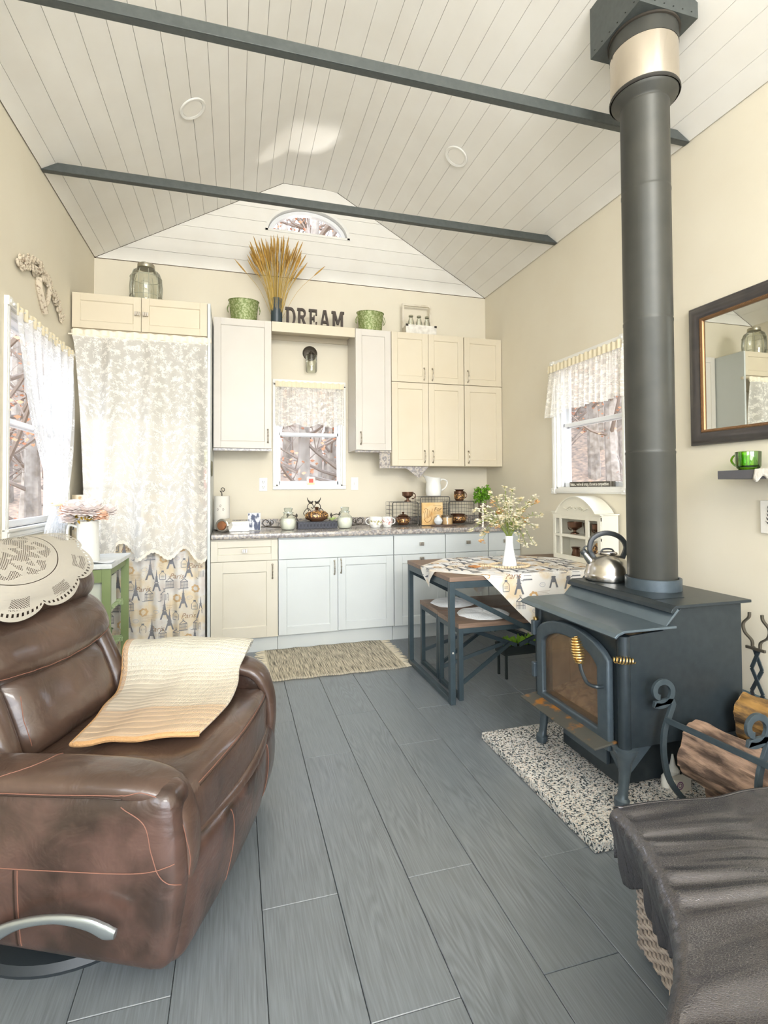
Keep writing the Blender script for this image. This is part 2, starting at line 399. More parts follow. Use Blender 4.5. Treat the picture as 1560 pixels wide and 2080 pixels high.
# ceiling: tongue and groove boards on two slopes and a narrow flat ridge
cb = nb()
for p, q in (((XL-.3, ZE-.3*SL), (RX0, RZ)), ((RX0, RZ), (RX1, RZ)), ((RX1, RZ), (XR+.3, ZE-.3*SL))):
    prism(cb, [p, q, (q[0], q[1]+.05), (p[0], p[1]+.05)], lambda u, v: Vector((u, YF-.3, v+.014)), (0, YB-YF+.6, 0))
ceil = struct('ceiling', cb, M_dark, smooth=0)
left_x = [XL+.006, -1.039, -.924, -.809, -.70, -.588, -.486, -.37, -.261, -.148, -.04, .068, .179, .30, RX0]
flat_x = [RX0, .50, .607, .78, RX1]
right_x = [RX1, 1.009, 1.119, 1.239, 1.345, 1.449, 1.549, 1.655, 1.764, 1.88, 1.978, 2.094, 2.195, 2.324, XR-.006]
def zc(x): return min(RZ, ZE+SL*(x-XL), ZE+SL*(XR-x))
def ceil_board(xa, xb, ya, yb_, gap=.0011):
    xa += gap; xb -= gap; dz = random.uniform(0, .0012)
    b = nb(); prism(b, [(xa, zc(xa)), (xb, zc(xb)), (xb, zc(xb)+.012), (xa, zc(xa)+.012)], lambda u, v: Vector((u, ya+.0008, v+dz)), (0, yb_-ya-.0016, 0))
    part('ceiling_board', b, M_board, ceil, smooth=0)
for k, L_ in enumerate((left_x, flat_x, right_x)):
    for i, (xa, xb) in enumerate(zip(L_, L_[1:])):
        cut = [-1.2+((i*7) % 5)*.37]
        if k == 2 and i in (5, 11): cut.append((1.72, 1.5)[i == 11])
        ys = [YF]+sorted(cut)+[YB-.008]
        for ya, yb_ in zip(ys, ys[1:]): ceil_board(xa, xb, ya, yb_)
leak_slabs = nb()  # unseen slabs added above the ceiling to block light leaks
for p, q in (((XL-.7, ZE-.7*SL), ((RX0+RX1)/2, RZ+.14)), (((RX0+RX1)/2, RZ+.14), (XR+.7, ZE-.7*SL))):
    prism(leak_slabs, [p, q, (q[0], q[1]+.06), (p[0], p[1]+.06)], lambda u, v: Vector((u, YF-.5, v+.11)), (0, YB-YF+.75, 0))
struct('ceiling_light_block', leak_slabs, mat('light_block_brown', '6a6258', .9), smooth=0)
# tie beams
for (y, lab) in ((3.456, 'thin dark steel tie beam farther from the camera, nearer the kitchen gable'), (2.251, 'thin dark steel tie beam nearer the camera, passing behind the stove pipe')):
    b = nb(); z0 = ZE+.001; t = .006
    prism(b, [(XL+.002, z0), (XR-.002, z0), (XR-.09, z0+.052), (XL+.09, z0+.052)], lambda u, v: Vector((u, y-.042, v)), (0, t, 0))
    box(b, XL+.002, y-.036, z0, XR-.002, y, z0+t)
    solo('tie_beam', b, M_iron, lab, 'beam', group='tie beams', smooth=0, bev=.002)
# ceiling downlights
for (x, y, s, lab) in ((-.26, 3.34, 1, 'round white ceiling downlight on the left slope'), (1.55, 3.353, -1, 'round white ceiling downlight on the right slope')):
    n = Vector((s*SL, 0, -1)).normalized()
    z = zc(x); t = thing('ceiling_downlight', lab, 'ceiling light', (x, y, z), 'ceiling downlights')
    rot = n.to_track_quat('Z', 'Y').to_matrix().to_4x4(); rot.translation = Vector((x, y, z))
    b = lathe(nb(), [(.088, .001), (.088, .006), (.083, .009), (.066, .006), (.066, .001)], n=36); bmesh.ops.transform(b, matrix=rot, verts=b.verts[:]); part('trim_ring', b, M_white, t)
    b = lathe(nb(), [(0, .004), (.064, .004), (.0655, .001)], n=36); bmesh.ops.transform(b, matrix=rot, verts=b.verts[:]); part('diffuser', b, mat('downlight_diffuser', 'efece4', .5), t)
# ------------------------------------------------------------------ windows
M_glass = glassmat('window_glass', gloss=.004, fres=.06)
M_vinyl = mat('white_vinyl', 'eceef0', .3)
def window(name, mp, a0, a1, z0, z1, casing=.032, blocks=False, stool=False, dep=.05):
    """mp(a,t,z): a along the wall, t outwards from the room face"""
    def bx(b, A, T, Z): box(b, *mp(A[0], T[0], Z[0]), *mp(A[1], T[1], Z[1])); return b
    c = casing
    w = struct(name, bx(bx(bx(bx(nb(), (a0, a0+.012), (0, TW), (z0, z1)), (a1-.012, a1), (0, TW), (z0, z1)), (a0, a1), (0, TW), (z1-.012, z1)), (a0, a1), (0, TW), (z0, z0+.012)), M_white, smooth=0)
    for A, Z in (((a0-c, a0), (z0, z1)), ((a1, a1+c), (z0, z1)), ((a0-c, a1+c), (z1, z1+c)), ((a0-c, a1+c), (z0-c, z0))):
        b = bx(nb(), A, (-.016, 0), Z)
        if blocks:
            cx = [(A[0]*.75+A[1]*.25, A[0]*.25+A[1]*.75), (Z[0]*.75+Z[1]*.25, Z[0]*.25+Z[1]*.75)]
            if A[1]-A[0] < .1: bx(b, cx[0], (-.020, -.016), Z)
            else: bx(b, A, (-.020, -.016), cx[1])
        part('casing', b, M_white, w, smooth=0, bev=.003)
    if blocks:
        for a in (a0-c, a1):
            for z in (z0-c, z1):
                part('corner_block', bx(bx(nb(), (a-.004, a+c+.004), (-.025, 0), (z-.004, z+c+.004)), (a+.01, a+c-.01), (-.029, -.02), (z+.01, z+c-.01)), M_white, w, smooth=0, bev=.003)
    i0, i1, h0, h1 = a0+.012, a1-.012, z0+.012, z1-.012; mid = h0+(h1-h0)*.50; f = .028
    for nm, zz, tt in (('upper_sash', (mid-.01, h1), (dep+.03, dep+.052)), ('lower_sash', (h0, mid+.024), (dep, dep+.026))):
        b = nb(); e = .018 if nm == 'upper_sash' else 0
        for A, Z in (((i0+e, i0+e+f), zz), ((i1-e-f, i1-e), zz), ((i0+e, i1-e), (zz[0], zz[0]+f+.006)), ((i0+e, i1-e), (zz[1]-f, zz[1]))): bx(b, A, tt, Z)
        s = part(nm, b, M_vinyl, w, smooth=0, bev=.002)
        part('pane', bx(nb(), (i0+e+f, i1-e-f), ((tt[0]+tt[1])/2-.002, (tt[0]+tt[1])/2+.002), (zz[0]+f, zz[1]-f)), M_glass, s, smooth=0)
    b = nb()
    for A in ((i0, i0+.018), (i1-.018, i1)): bx(b, A, (dep-.02, dep+.06), (h0, h1))
    bx(b, (i0, i1), (dep-.02, dep+.06), (h1-.014, h1)); part('side_track', b, M_vinyl, w, smooth=0)
    if stool: part('stool', bx(nb(), (a0-c, a1+c), (-.03, dep-.02), (z0-.004, z0+.012)), M_white, w, smooth=0, bev=.004)
    return w
window('window_1', lambda a, t, z: (XL-t, a, z), *LW, casing=.04, blocks=True, stool=True)
window('window_2', lambda a, t, z: (a, YB+t, z), *BW, casing=.032)
window('window_3', lambda a, t, z: (XR+t, a, z), *RW, casing=.036, blocks=True)
# arched window
b = nb()
def archring(b, r0, r1, t0, t1, n=28):
    A, B = arch(r0, n), arch(r1, n)
    for i in range(n):
        prism(b, [A[i], A[i+1], B[i+1], B[i]], lambda u, v: Vector((u, YB+t0, v)), (0, t1-t0, 0))
archring(b, -.004, .022, -.014, TW-.01); box(b, AX-ARX, YB-.014, AZ-.002, AX+ARX, YB+TW-.01, AZ+.018)
w4 = struct('window_4', b, M_white, smooth=0)
b = nb(); archring(b, .026, .06, .03, .07); box(b, AX-ARX+.03, YB+.03, AZ+.014, AX+ARX-.03, YB+.07, AZ+.04); s = part('arched_sash', b, M_vinyl, w4, smooth=0)
b = nb(); prism(b, arch(.058, 28), lambda u, v: Vector((u, YB+.05, v+.004)), (0, .004, 0)); part('pane', b, M_glass, s, smooth=0)
# unseen glazed door frame, added behind the camera to let light in
b = nb()
for x in (-.95, .1, 1.15, 2.2): box(b, x, YF-.08, .12, x+.05, YF-.02, 2.45)
box(b, -.95, YF-.08, .12, 2.25, YF-.02, .2); box(b, -.95, YF-.08, 2.37, 2.25, YF-.02, 2.45)
struct('added_rear_door', b, M_vinyl, smooth=0)
b = nb(); box(b, XL-.06, -1.9, 1.0, XL-.02, -1.84, 2.3); box(b, XL-.06, .04, 1.0, XL-.02, .1, 2.3); box(b, XL-.06, -1.9, 1.0, XL-.02, .1, 1.06); box(b, XL-.06, -1.9, 2.24, XL-.02, .1, 2.3); box(b, XL-.06, -.93, 1.0, XL-.02, -.87, 2.3)
struct('added_side_window', b, M_vinyl, smooth=0)  # unseen side window frame, added for more light from behind
b = nb(); box(b, XR-.014, -2.8, 0, XR, 4.0, .07); struct('baseboard_right', b, M_wall, smooth=0, bev=.003)
b = nb(); box(b, XL, -2.8, 0, XL+.014, 4.0, .07); struct('baseboard_left', b, M_wall, smooth=0, bev=.003)
# ------------------------------------------------------------------ kitchen cabinets
M_cab = mat('cream_cabinet_paint', 'd6ccb6', .38, var=('d3c8b0', 4, .3, .7))
M_cabw = mat('pale_cabinet_paint', 'd2cdc4', .38, var=('cfc9bf', 4, .3, .7))
M_cabp = mat('oat_cabinet_paint', 'd6d1c2', .38, var=('d3cdbc', 4, .3, .7))
M_cabl = mat('white_cabinet_paint', 'd0d5d4', .36, var=('ccd1d0', 4, .3, .7))
M_nick = mat('antique_nickel', 'c2bbae', .34, 1.0, var=('8f8678', 90, .35, .75))
YC, YU, ZT = 4.003, 4.3035, 2.665
def shaker(x0, x1, z0, z1, y, fr=.056, t=.02, rec=.008):
    """door or drawer front in the plane y (front face), recessed flat panel"""
    b = nb(); g = .0018; x0 += g; x1 -= g; z0 += g; z1 -= g
    if fr:
        box(b, x0, y, z0, x0+fr, y+t, z1); box(b, x1-fr, y, z0, x1, y+t, z1)
        box(b, x0+fr, y, z0, x1-fr, y+t, z0+fr); box(b, x0+fr, y, z1-fr, x1-fr, y+t, z1)
        # bevelled recess + panel
        i0, i1, j0, j1 = x0+fr, x1-fr, z0+fr, z1-fr; e = .004
        o = [b.verts.new(p) for p in ((i0,y+.001,j0),(i1,y+.001,j0),(i1,y+.001,j1),(i0,y+.001,j1))]
        q = [b.verts.new(p) for p in ((i0+e,y+rec,j0+e),(i1-e,y+rec,j0+e),(i1-e,y+rec,j1-e),(i0+e,y+rec,j1-e))]
        for k in range(4): b.faces.new((o[k], o[(k+1) % 4], q[(k+1) % 4], q[k]))
        b.faces.new(q)
    else: box(b, x0, y, z0, x1, y+t, z1)
    return b
def pull(b, x, y, z0, z1):
    """antique bow pull standing off the door"""
    zm = (z0+z1)/2; h = z1-z0
    pts = [(x, y-.004, z0), (x, y-.02, z0+h*.09), (x, y-.024, z0+h*.3), (x, y-.026, zm), (x, y-.024, z1-h*.3), (x, y-.02, z1-h*.09), (x, y-.004, z1)]
    tube(b, curvepts(pts, 4), [.0055, .005, .004, .0035, .0035, .0035, .004, .005, .0035, .003, .003, .004, .006, .004, .003, .003, .0035, .005, .004, .0035, .0035, .0035, .004, .005, .0055][:25], 8)
    for z in (z0, z1): lathe(b, [(0, -.009), (.006, -.006), (.008, 0), (.006, .006), (0, .009)], x, y-.004, z, 10)
    return b
def knobsq(b, x, y, z):
    for dx in (-.013, 0, .013): box(b, x+dx-.0052, y-.024, z-.014, x+dx+.0052, y-.012, z+.014)
    box(b, x-.006, y-.014, z-.006, x+.006, y, z+.006); return b
def cabinet(name, label, x0, x1, y0, y1, z0, z1, fronts, m, group, toe=False, extra=None):
    t = thing(name, label, 'cabinet', ((x0+x1)/2, (y0+y1)/2, z0 if not toe else 0), group)
    b = nb(); box(b, x0+.0006, y0+.0215, z0, x1-.0006, y1, z1)
    part('body', b, m, t, smooth=0, bev=.0015)
    if toe: part('toe_board', box(nb(), x0+.0006, y0+.058, 0, x1-.0006, y0+.072, z0), M_cabl, t, smooth=0)
    for (kind, a, c, d, e, fr, hd) in fronts:
        dr = part(kind, shaker(a, c, d, e, y0, fr), m, t, smooth=0, bev=.0016)
        if hd:
            if hd[0] == 'pull': part('handle', pull(nb(), hd[1], y0, hd[2]-.052, hd[2]+.052), M_nick, dr, label='antique nickel bow handle')
            else: part('knob', knobsq(nb(), hd[1], y0, hd[2]), mat('pewter', 'b9b2a8', .3, .9), dr, label='small square pewter knob', bev=.001)
    return t
UP = 'wall cabinets on the back wall'; BA = 'base cabinets under the counter'
cabinet('wall_cabinet', 'tall pale wall cabinet with one door, left of the sink window', -.172, .293, YU, YB-.001, 1.595, ZT, [('door', -.172, .293, 1.595, ZT, .056, ('pull', .262, 1.70))], M_cabw, UP)
cabinet('wall_cabinet', 'narrow tall pale wall cabinet with one door, right of the sink window', 1.013, 1.34, YU, YB-.001, 1.595, ZT, [('door', 1.013, 1.34, 1.595, ZT, .056, ('pull', 1.058, 1.70))], M_cabw, UP)
cabinet('wall_cabinet', 'wide short cream two-door wall cabinet of the upper row, under the milk bottle crate', 1.342, 2.046, YU, YB-.001, 2.214, ZT, [('door', 1.342, 1.694, 2.214, ZT, .056, ('pull', 1.652, 2.295)), ('door', 1.694, 2.046, 2.214, ZT, .056, ('pull', 1.732, 2.295))], M_cab, UP)
cabinet('wall_cabinet', 'small short cream single-door wall cabinet of the upper row, in the right corner', 2.050, 2.437, YU, YB-.001, 2.214, ZT, [('door', 2.050, 2.437, 2.214, ZT, .056, ('pull', 2.086, 2.295))], M_cab, UP)
cabinet('wall_cabinet', 'wide cream two-door wall cabinet of the lower row, above the wire baskets', 1.342, 2.046, YU, YB-.001, 1.458, 2.212, [('door', 1.342, 1.694, 1.458, 2.212, .056, ('pull', 1.652, 1.545)), ('door', 1.694, 2.046, 1.458, 2.212, .056, ('pull', 1.732, 1.545))], M_cab, UP)
cabinet('wall_cabinet', 'cream single-door wall cabinet of the lower row, in the right corner', 2.050, 2.437, YU, YB-.001, 1.458, 2.212, [('door', 2.050, 2.437, 1.458, 2.212, .056, ('pull', 2.086, 1.545))], M_cab, UP)
b = nb(); box(b, .295, YU, 2.583, 1.011, YU+.02, ZT); box(b, .295, YU+.02, ZT-.02, 1.011, YB-.001, ZT); box(b, .295, YB-.02, 2.60, 1.011, YB-.001, ZT-.02)
solo('window_bridge_shelf', b, M_cab, 'cream bridge board joining two wall cabinets above the sink window, carrying the DREAM letters', 'shelf', smooth=0, bev=.0015)
M_marb = mat('marble_laminate', 'b5aca1', .22, coat=.3, var=('857b75', 60, .36, .64, 8))
def marble():
    N, L, bs = nodes(M_marb); r = [n for n in N if n.type == 'VALTORGB'][0].color_ramp
    e = r.elements.new(.47); e.color = H('a59a92'); e = r.elements.new(.52); e.color = H('969798'); e = r.elements.new(.43); e.color = H('c3baae')
marble()
for (x0, x1, z0, z1, lab) in ((-.172, .293, 1.575, 1.594, 'grey marbled trim strip under the left wall cabinet'), (1.013, 1.34, 1.577, 1.594, 'grey marbled trim strip under the narrow wall cabinet')):
    solo('trim_strip', box(nb(), x0, YU+.012, z0, x1, YU+.026, z1), M_marb, lab, 'trim strip', group='marbled strips under the wall cabinets', smooth=0)
b = nb(); prism(b, [(1.236, 1.575), (1.336, 1.575), (1.336, 1.456), (1.60, 1.456), (1.70, 1.456), (1.635, 1.375), (1.60, 1.352), (1.545, 1.395), (1.49, 1.438), (1.236, 1.438)], lambda u, v: Vector((u, YU+.03, v)), (0, .012, 0))
solo('corner_bracket', b, M_marb, 'grey marbled stepped bracket panel with a pointed tip below the cream wall cabinets', 'bracket', smooth=0)
CH = [( .878)]
Z1, Z2, ZB = .868, .71, .125
cabinet('base_cabinet', 'cream base cabinet with one framed drawer over one door, leftmost under the counter', -.178, .320, YC, YB-.001, ZB-.007, .876, [('drawer', -.178, .320, Z2, Z1, .05, ('knob', .07, .79)), ('door', -.178, .320, ZB-.004, Z2, .085, ('pull', .277, .625))], M_cabp, BA, toe=True)
cabinet('base_cabinet', 'wide white sink base cabinet with blank top panel over two doors', .322, 1.258, YC, YB-.001, ZB-.003, .876, [('false_front', .322, 1.258, Z2, Z1, 0, None), ('door', .322, .790, ZB, Z2, .062, ('pull', .762, .632)), ('door', .790, 1.258, ZB+.004, Z2, .062, ('pull', .816, .64))], M_cabl, BA, toe=True)
cabinet('base_cabinet', 'white base cabinet with a plain drawer over a framed door, just left of the table', 1.260, 1.719, YC, YB-.001, ZB, .876, [('drawer', 1.260, 1.719, Z2, Z1, 0, ('knob', 1.50, .795)), ('door', 1.260, 1.719, ZB, Z2, .07, ('knob', 1.50, .672))], M_cabl, BA, toe=True)
cabinet('base_cabinet', 'white base cabinet with a plain drawer, behind the dining table', 1.721, 2.120, YC, YB-.001, ZB, .876, [('drawer', 1.721, 2.120, Z2, Z1, 0, ('knob', 1.925, .795)), ('door', 1.721, 2.120, ZB, Z2, .07, None)], M_cabl, BA, toe=True)
cabinet('base_cabinet', 'narrow white base cabinet with a plain drawer in the right corner, behind the flowers', 2.122, 2.436, YC, YB-.001, ZB, .876, [('drawer', 2.122, 2.436, Z2, Z1, 0, ('knob', 2.28, .795)), ('door', 2.122, 2.436, ZB, Z2, .07, None)], M_cabl, BA, toe=True)
t = thing('countertop', 'long grey marbled laminate countertop with low backsplash', 'countertop', (1.13, 4.3, .877))
b = rbox(nb(), (-.176, YC-.03, .877), (2.437, YB-.001, .925), .014, 6)
part('worktop', b, M_marb, t)
part('backsplash', box(nb(), -.176, YB-.022, .9255, 2.437, YB-.002, .992), M_marb, t, smooth=0, bev=.003)
CT = .9255
# tall side panel of the refrigerator niche
solo('niche_side_panel', box(nb(), -.2, 3.985, 0, -.1735 - .006, YB-.001, 2.655), M_cabl, 'tall white panel between the curtained niche and the counter', 'panel', smooth=0)
t = cabinet('wall_cabinet', 'long low cream two-door cabinet over the lace-curtained niche', -1.112, -.202, 4.0, YB-.001, 2.385, 2.664, [('door', -1.112, -.66, 2.408, 2.662, .052, ('knob', -.685, 2.535)), ('door', -.66, -.202, 2.408, 2.662, .052, ('knob', -.63, 2.535))], M_cab, 'wall cabinets on the back wall')
part('bottom_rail', box(nb(), -1.114, 3.992, 2.362, -.174, 4.02, 2.392), M_cab, t, smooth=0, bev=.003)
# refrigerator standing in the niche behind both curtains
t = thing('refrigerator', 'pale refrigerator hidden in the niche behind the lace curtain', 'refrigerator', (-.66, 4.33, 0))
part('body', rbox(nb(), (-1.06, 4.13, .02), (-.26, 4.6, 1.78), .02, 4), mat('fridge_white', 'd9d4c6', .35), t)
d = part('door', rbox(nb(), (-1.06, 4.085, 1.275), (-.26, 4.128, 1.78), .012, 4), mat('fridge_door', 'd6d1c4', .3), t); part('handle', tube(nb(), [(-.32, 4.06, 1.3), (-.32, 4.05, 1.34), (-.32, 4.05, 1.55), (-.32, 4.06, 1.6)], .009), mat('grey_handle', '9a9a96', .4), d)
d = part('door', rbox(nb(), (-1.06, 4.085, .06), (-.26, 4.128, 1.262), .012, 4), MATS['fridge_door'], t)
# ------------------------------------------------------------------ cloth prints
def motif_tower(s):
    P = [[(-.20,0),(-.12,0),(-.06,.22),(-.08,.38),(-.10,.30)], [(.20,0),(.12,0),(.06,.22),(.08,.38),(.10,.30)], [(-.08,.2),(.08,.2),(.07,.38),(-.07,.38)], [(-.1,.38),(.1,.38),(.1,.42),(-.1,.42)], [(-.075,.42),(.075,.42),(.04,.66),(-.04,.66)], [(-.055,.66),(.055,.66),(.055,.69),(-.055,.69)], [(-.03,.69),(.03,.69),(.006,1.0),(-.006,1.0)]]
    return [[(x*s, y*s) for x, y in p] for p in P]
def ringp(cx, cy, rx, ry, w, n=12):
    out = []
    for i in range(n):
        a, c = 2*PI*i/n, 2*PI*(i+1)/n
        out.append([(cx+rx*math.cos(a), cy+ry*math.sin(a)), (cx+rx*math.cos(c), cy+ry*math.sin(c)), (cx+(rx-w)*math.cos(c), cy+(ry-w)*math.sin(c)), (cx+(rx-w)*math.cos(a), cy+(ry-w)*math.sin(a))])
    return out
def motif_cage(s):
    P = [[(-.24,0),(.24,0),(.24,.05),(-.24,.05)], [(0,.62),(.22,.42),(.2,.39),(0,.56),(-.2,.39),(-.22,.42)]]
    for k in range(7): x = -.2+k*.066; P.append([(x,.05),(x+.022,.05),(x+.022,.42),(x,.42)])
    P += [[(-.2,.2),(.2,.2),(.2,.22),(-.2,.22)], [(-.2,.38),(.2,.38),(.2,.42),(-.2,.42)], [(-.34,.03),(-.24,0),(-.2,-.04),(-.3,-.02),(-.42,.08)]]
    P += ringp(0, .66, .05, .05, .02, 8)
    return [[(x*s, y*s) for x, y in p] for p in P]
def motif_bottle(s):
    P = [[(-.16,0),(.16,0),(.16,.03),(-.16,.03)], [(-.18,.03),(-.15,.03),(-.15,.33),(-.18,.33)], [(.15,.03),(.18,.03),(.18,.33),(.15,.33)], [(-.18,.33),(-.15,.33),(-.03,.45),(-.06,.45)], [(.15,.33),(.18,.33),(.06,.45),(.03,.45)], [(-.07,.45),(.07,.45),(.07,.55),(-.07,.55)], [(-.1,.16),(.1,.16),(.1,.18),(-.1,.18)], [(-.1,.22),(.1,.22),(.1,.24),(-.1,.24)]]
    return [[(x*s, y*s) for x, y in p] for p in P]
def motif_rose(s):
    P = []
    for k in range(7):
        a = 2*PI*k/7; c, d = .2*math.cos(a), .2*math.sin(a)
        P.append([(c+.12*math.cos(a+t), d+.12*math.sin(a+t)) for t in (-2, -1, 0, 1, 2)])
    return [[(x*s, y*s) for x, y in p] for p in P]
def motif_lines(s, n=6):
    return [[(-.3*s, k*.055*s), ((.3-(k*37 % 5)*.04)*s, k*.055*s), ((.3-(k*37 % 5)*.04)*s, (k*.055+.008)*s), (-.3*s, (k*.055+.008)*s)] for k in range(n)]
TXT_P = text_mesh('Paris', 1.0, shear=.35)
PR_COLS = [mat('print_slate', '85868c', .8), mat('print_brown', 'a98c72', .8), mat('print_ochre', 'd3b489', .8), mat('print_blue', 'a7aec0', .8)]
def print_on(b, mapf, w, h, rows, cols, s, seed, rot=0):
    """scatter the printed motifs over a w x h cloth; mapf(u,v in metres)->3D or None"""
    R = random.Random(seed); kinds = ['tower', 'cage', 'bottle', 'rose', 'text', 'ring', 'tower', 'lines', 'cage']
    for r in range(rows):
        for c in range(cols):
            cx = (c+.5+(.5 if r % 2 else 0)-.25)*w/cols+R.uniform(-.01, .01); cy = (r+.5)*h/rows+R.uniform(-.01, .01)
            k = kinds[(c*2+r*5) % len(kinds)]
            ca, sa = math.cos(rot), math.sin(rot)
            def tr(x, y): return mapf(cx+x*ca-y*sa, cy+x*sa+y*ca)
            if k == 'text':
                vs, fs = TXT_P; vs2 = [((x-1.1)*s*.42, y*s*.42) for x, y in vs]; P3 = [tr(*p) for p in vs2]
                if any(p is None for p in P3): continue
                V = [b.verts.new(p) for p in P3]
                for f in fs:
                    try: q = b.faces.new([V[i] for i in f]); q.material_index = 1
                    except ValueError: pass
                continue
            P, mi = {'tower': (motif_tower(s*1.25), 0), 'cage': (motif_cage(s*1.0), 0), 'bottle': (motif_bottle(s*1.0), 0), 'rose': (motif_rose(s*.8), 2), 'ring': (ringp(0, 0, .16*s, .11*s, .014*s, 14)+motif_lines(s*.4, 3), 3), 'lines': (motif_lines(s*1.2), 1)}[k]
            for p in P:
                q3 = [tr(*q) for q in p]
                if any(q is None for q in q3): continue
                try: f = b.faces.new([b.verts.new(q) for q in q3]); f.material_index = mi
                except ValueError: pass
M_print = mat('paris_print_cloth', 'e2dacb', .85, var=('d9d0c8', 5, .35, .65), sheen=.2)
def printed_cloth():
    N, L, bs = nodes(M_print); r = [n for n in N if n.type == 'VALTORGB'][0].color_ramp
    e = r.elements.new(.45); e.color = H('e4d4b6'); e = r.elements.new(.55); e.color = H('e6e3de')
printed_cloth()
# ------------------------------------------------------------------ niche curtains and rod
def fold(x, z, ztop, seed=0, amp=.018, f=1.0):
    d = min(1, max(0, (ztop-z)/.35))
    return amp*(.35+.65*d)*(math.sin(x*46*f+1.3*seed+.8*math.sin(z*1.3+seed))+.5*math.sin(x*83*f+2.1*seed+1.1*math.sin(z*2.2)))
def pcurt(x, z): return Vector((x, 4.025+fold(x, z, 2.35, 3, .012), z))
b = nb(); grid(b, lambda u, v: pcurt(-1.112+.895*u, .035+1.19*v), 110, 20)
t = thing('print_curtain', 'cream curtain printed with grey towers, birdcages and script, hanging behind the lace', 'curtain', (-.65, 4.025, .035))
part('cloth', b, M_print, t)
b = nb(); print_on(b, lambda u, v: (pcurt(-1.108+u, .04+v)-Vector((0, .0022, 0))) if 0 <= u <= .885 and 0 <= v <= 1.18 else None, .89, 1.19, 16, 10, .125, 5)
part('printed_motifs', b, PR_COLS, t, smooth=0, kind='stuff')
M_lace = lacemat('floral_lace_net', 'fcfaf4', 80, 1.03, .60, uvs=(1, 1.6, 1))
def lcurt(u, v):
    """u 0..1 across, v 0 top..1 bottom"""
    sw = math.sin(v*PI*.5)
    xl = -1.085+.09*v**.6; xr = -.20
    x = xl+(xr-xl)*u
    bot = .80+.075*math.cos(u*2*PI*3.4+.9)+.05*math.sin(u*19+.6)+(.09 if u < .22 else 0)*(1-u/.22)
    if .24 < u < .40: bot += .05
    z = 2.33+(bot-2.33)*v
    y = 3.925+fold(x+.05*v*math.sin(u*5), z, 2.35, 0, .036, .55)-.016*v
    return Vector((x, y, z))
t = thing('lace_curtain', 'long floral lace curtain gathered on a rod below the low two-door cabinet', 'curtain', (-.65, 3.944, .8))
part('lace_panel', grid(nb(), lcurt, 150, 46), M_lace, t)
b = nb()
def ruff(u, v):
    x = -1.09+.895*u; return Vector((x, 3.940+.005*math.sin(x*120)+.003*math.sin(x*47), 2.375-.045*v+.010*abs(math.sin(x*34))*(1-v)))
part('gathered_heading', grid(b, ruff, 220, 3), mat('lace_heading', 'efe7d2', .8), t)
b = nb()   # scalloped solid hem band
def hem(u, v):
    p = lcurt(u, 1); p.z += .012-.024*v-.006*math.sin(u*PI*34)**2; p.y -= .002; return p
part('scalloped_hem', grid(b, hem, 300, 2), mat('lace_hem', 'efe9dc', .8), t)
solo('curtain_rod', tube(nb(), [(-1.116, 3.944, 2.345), (-.196, 3.944, 2.345)], .006), mat('white_rod', 'e6dfcc', .4), 'thin white curtain rod over the curtained niche', 'rod')
# colourful cloths hanging inside the niche at its right edge
solo('oven_mitt', rbox(nb(), (-.226, 3.99, 1.26), (-.204, 4.05, 1.42), .01, 4), mat('red_cloth', 'c8372c', .8), 'red oven mitt at the right edge of the lace-curtained niche', 'oven mitt')
solo('hanging_towel', rbox(nb(), (-.222, 3.987, 1.43), (-.203, 4.04, 1.56), .008, 4), mat('lime_cloth', 'b9bf2a', .8), 'lime green towel at the right edge of the niche, above the red oven mitt', 'towel')
solo('brown_apron', rbox(nb(), (-.226, 3.992, 1.02), (-.202, 4.05, 1.25), .008, 4), mat('brown_cloth', '8a6552', .85), 'brown cloth hanging at the right edge of the niche, below the red mitt', 'apron')
# glass jar on top
def jar(name, label, x, y, z, r, h, m, cat='jar', group=None, lidm=None):
    t = thing(name, label, cat, (x, y, z), group)
    pr = [(0, 0), (r*.78, 0), (r*.86, h*.02), (r*.97, h*.25), (r, h*.45), (r*.96, h*.65), (r*.8, h*.80), (r*.58, h*.86), (r*.56, h*.9)]
    part('glass_body', lathe(nb(), pr, x, y, z, 36), m, t)
    return t
M_clear = glassmat('jar_glass', 'f4f6f0', .10)
t = jar('glass_jar', 'large clear barrel-shaped glass jar with metal screw lid on the low cabinet', -.668, 4.25, 2.664, .118, .35, M_clear)
b = nb()
for k in range(10):
    a = 2*PI*k/10; tube(b, [(-.668+math.cos(a)*r, 4.25+math.sin(a)*r, 2.664+z) for r, z in ((.103, .02), (.116, .1), (.119, .16), (.114, .23), (.096, .28))], .0022, 6)
for z, r in ((.085, .1165), (.235, .114)): tube(b, [(-.668+math.cos(2*PI*k/32)*r, 4.25+math.sin(2*PI*k/32)*r, 2.664+z) for k in range(32)], .002, 6, closed=True)
part('moulded_ribs', b, mat('rib_glass', 'a9aa9a', .15), t)
part('lid', lathe(nb(), [(0, .032), (.058, .032), (.062, .028), (.063, 0), (.0625, -.001), (0, -.001)], -.668, 4.25, 2.664+.312, 30), mat('jar_lid_metal', 'a9a493', .35, .7), t)
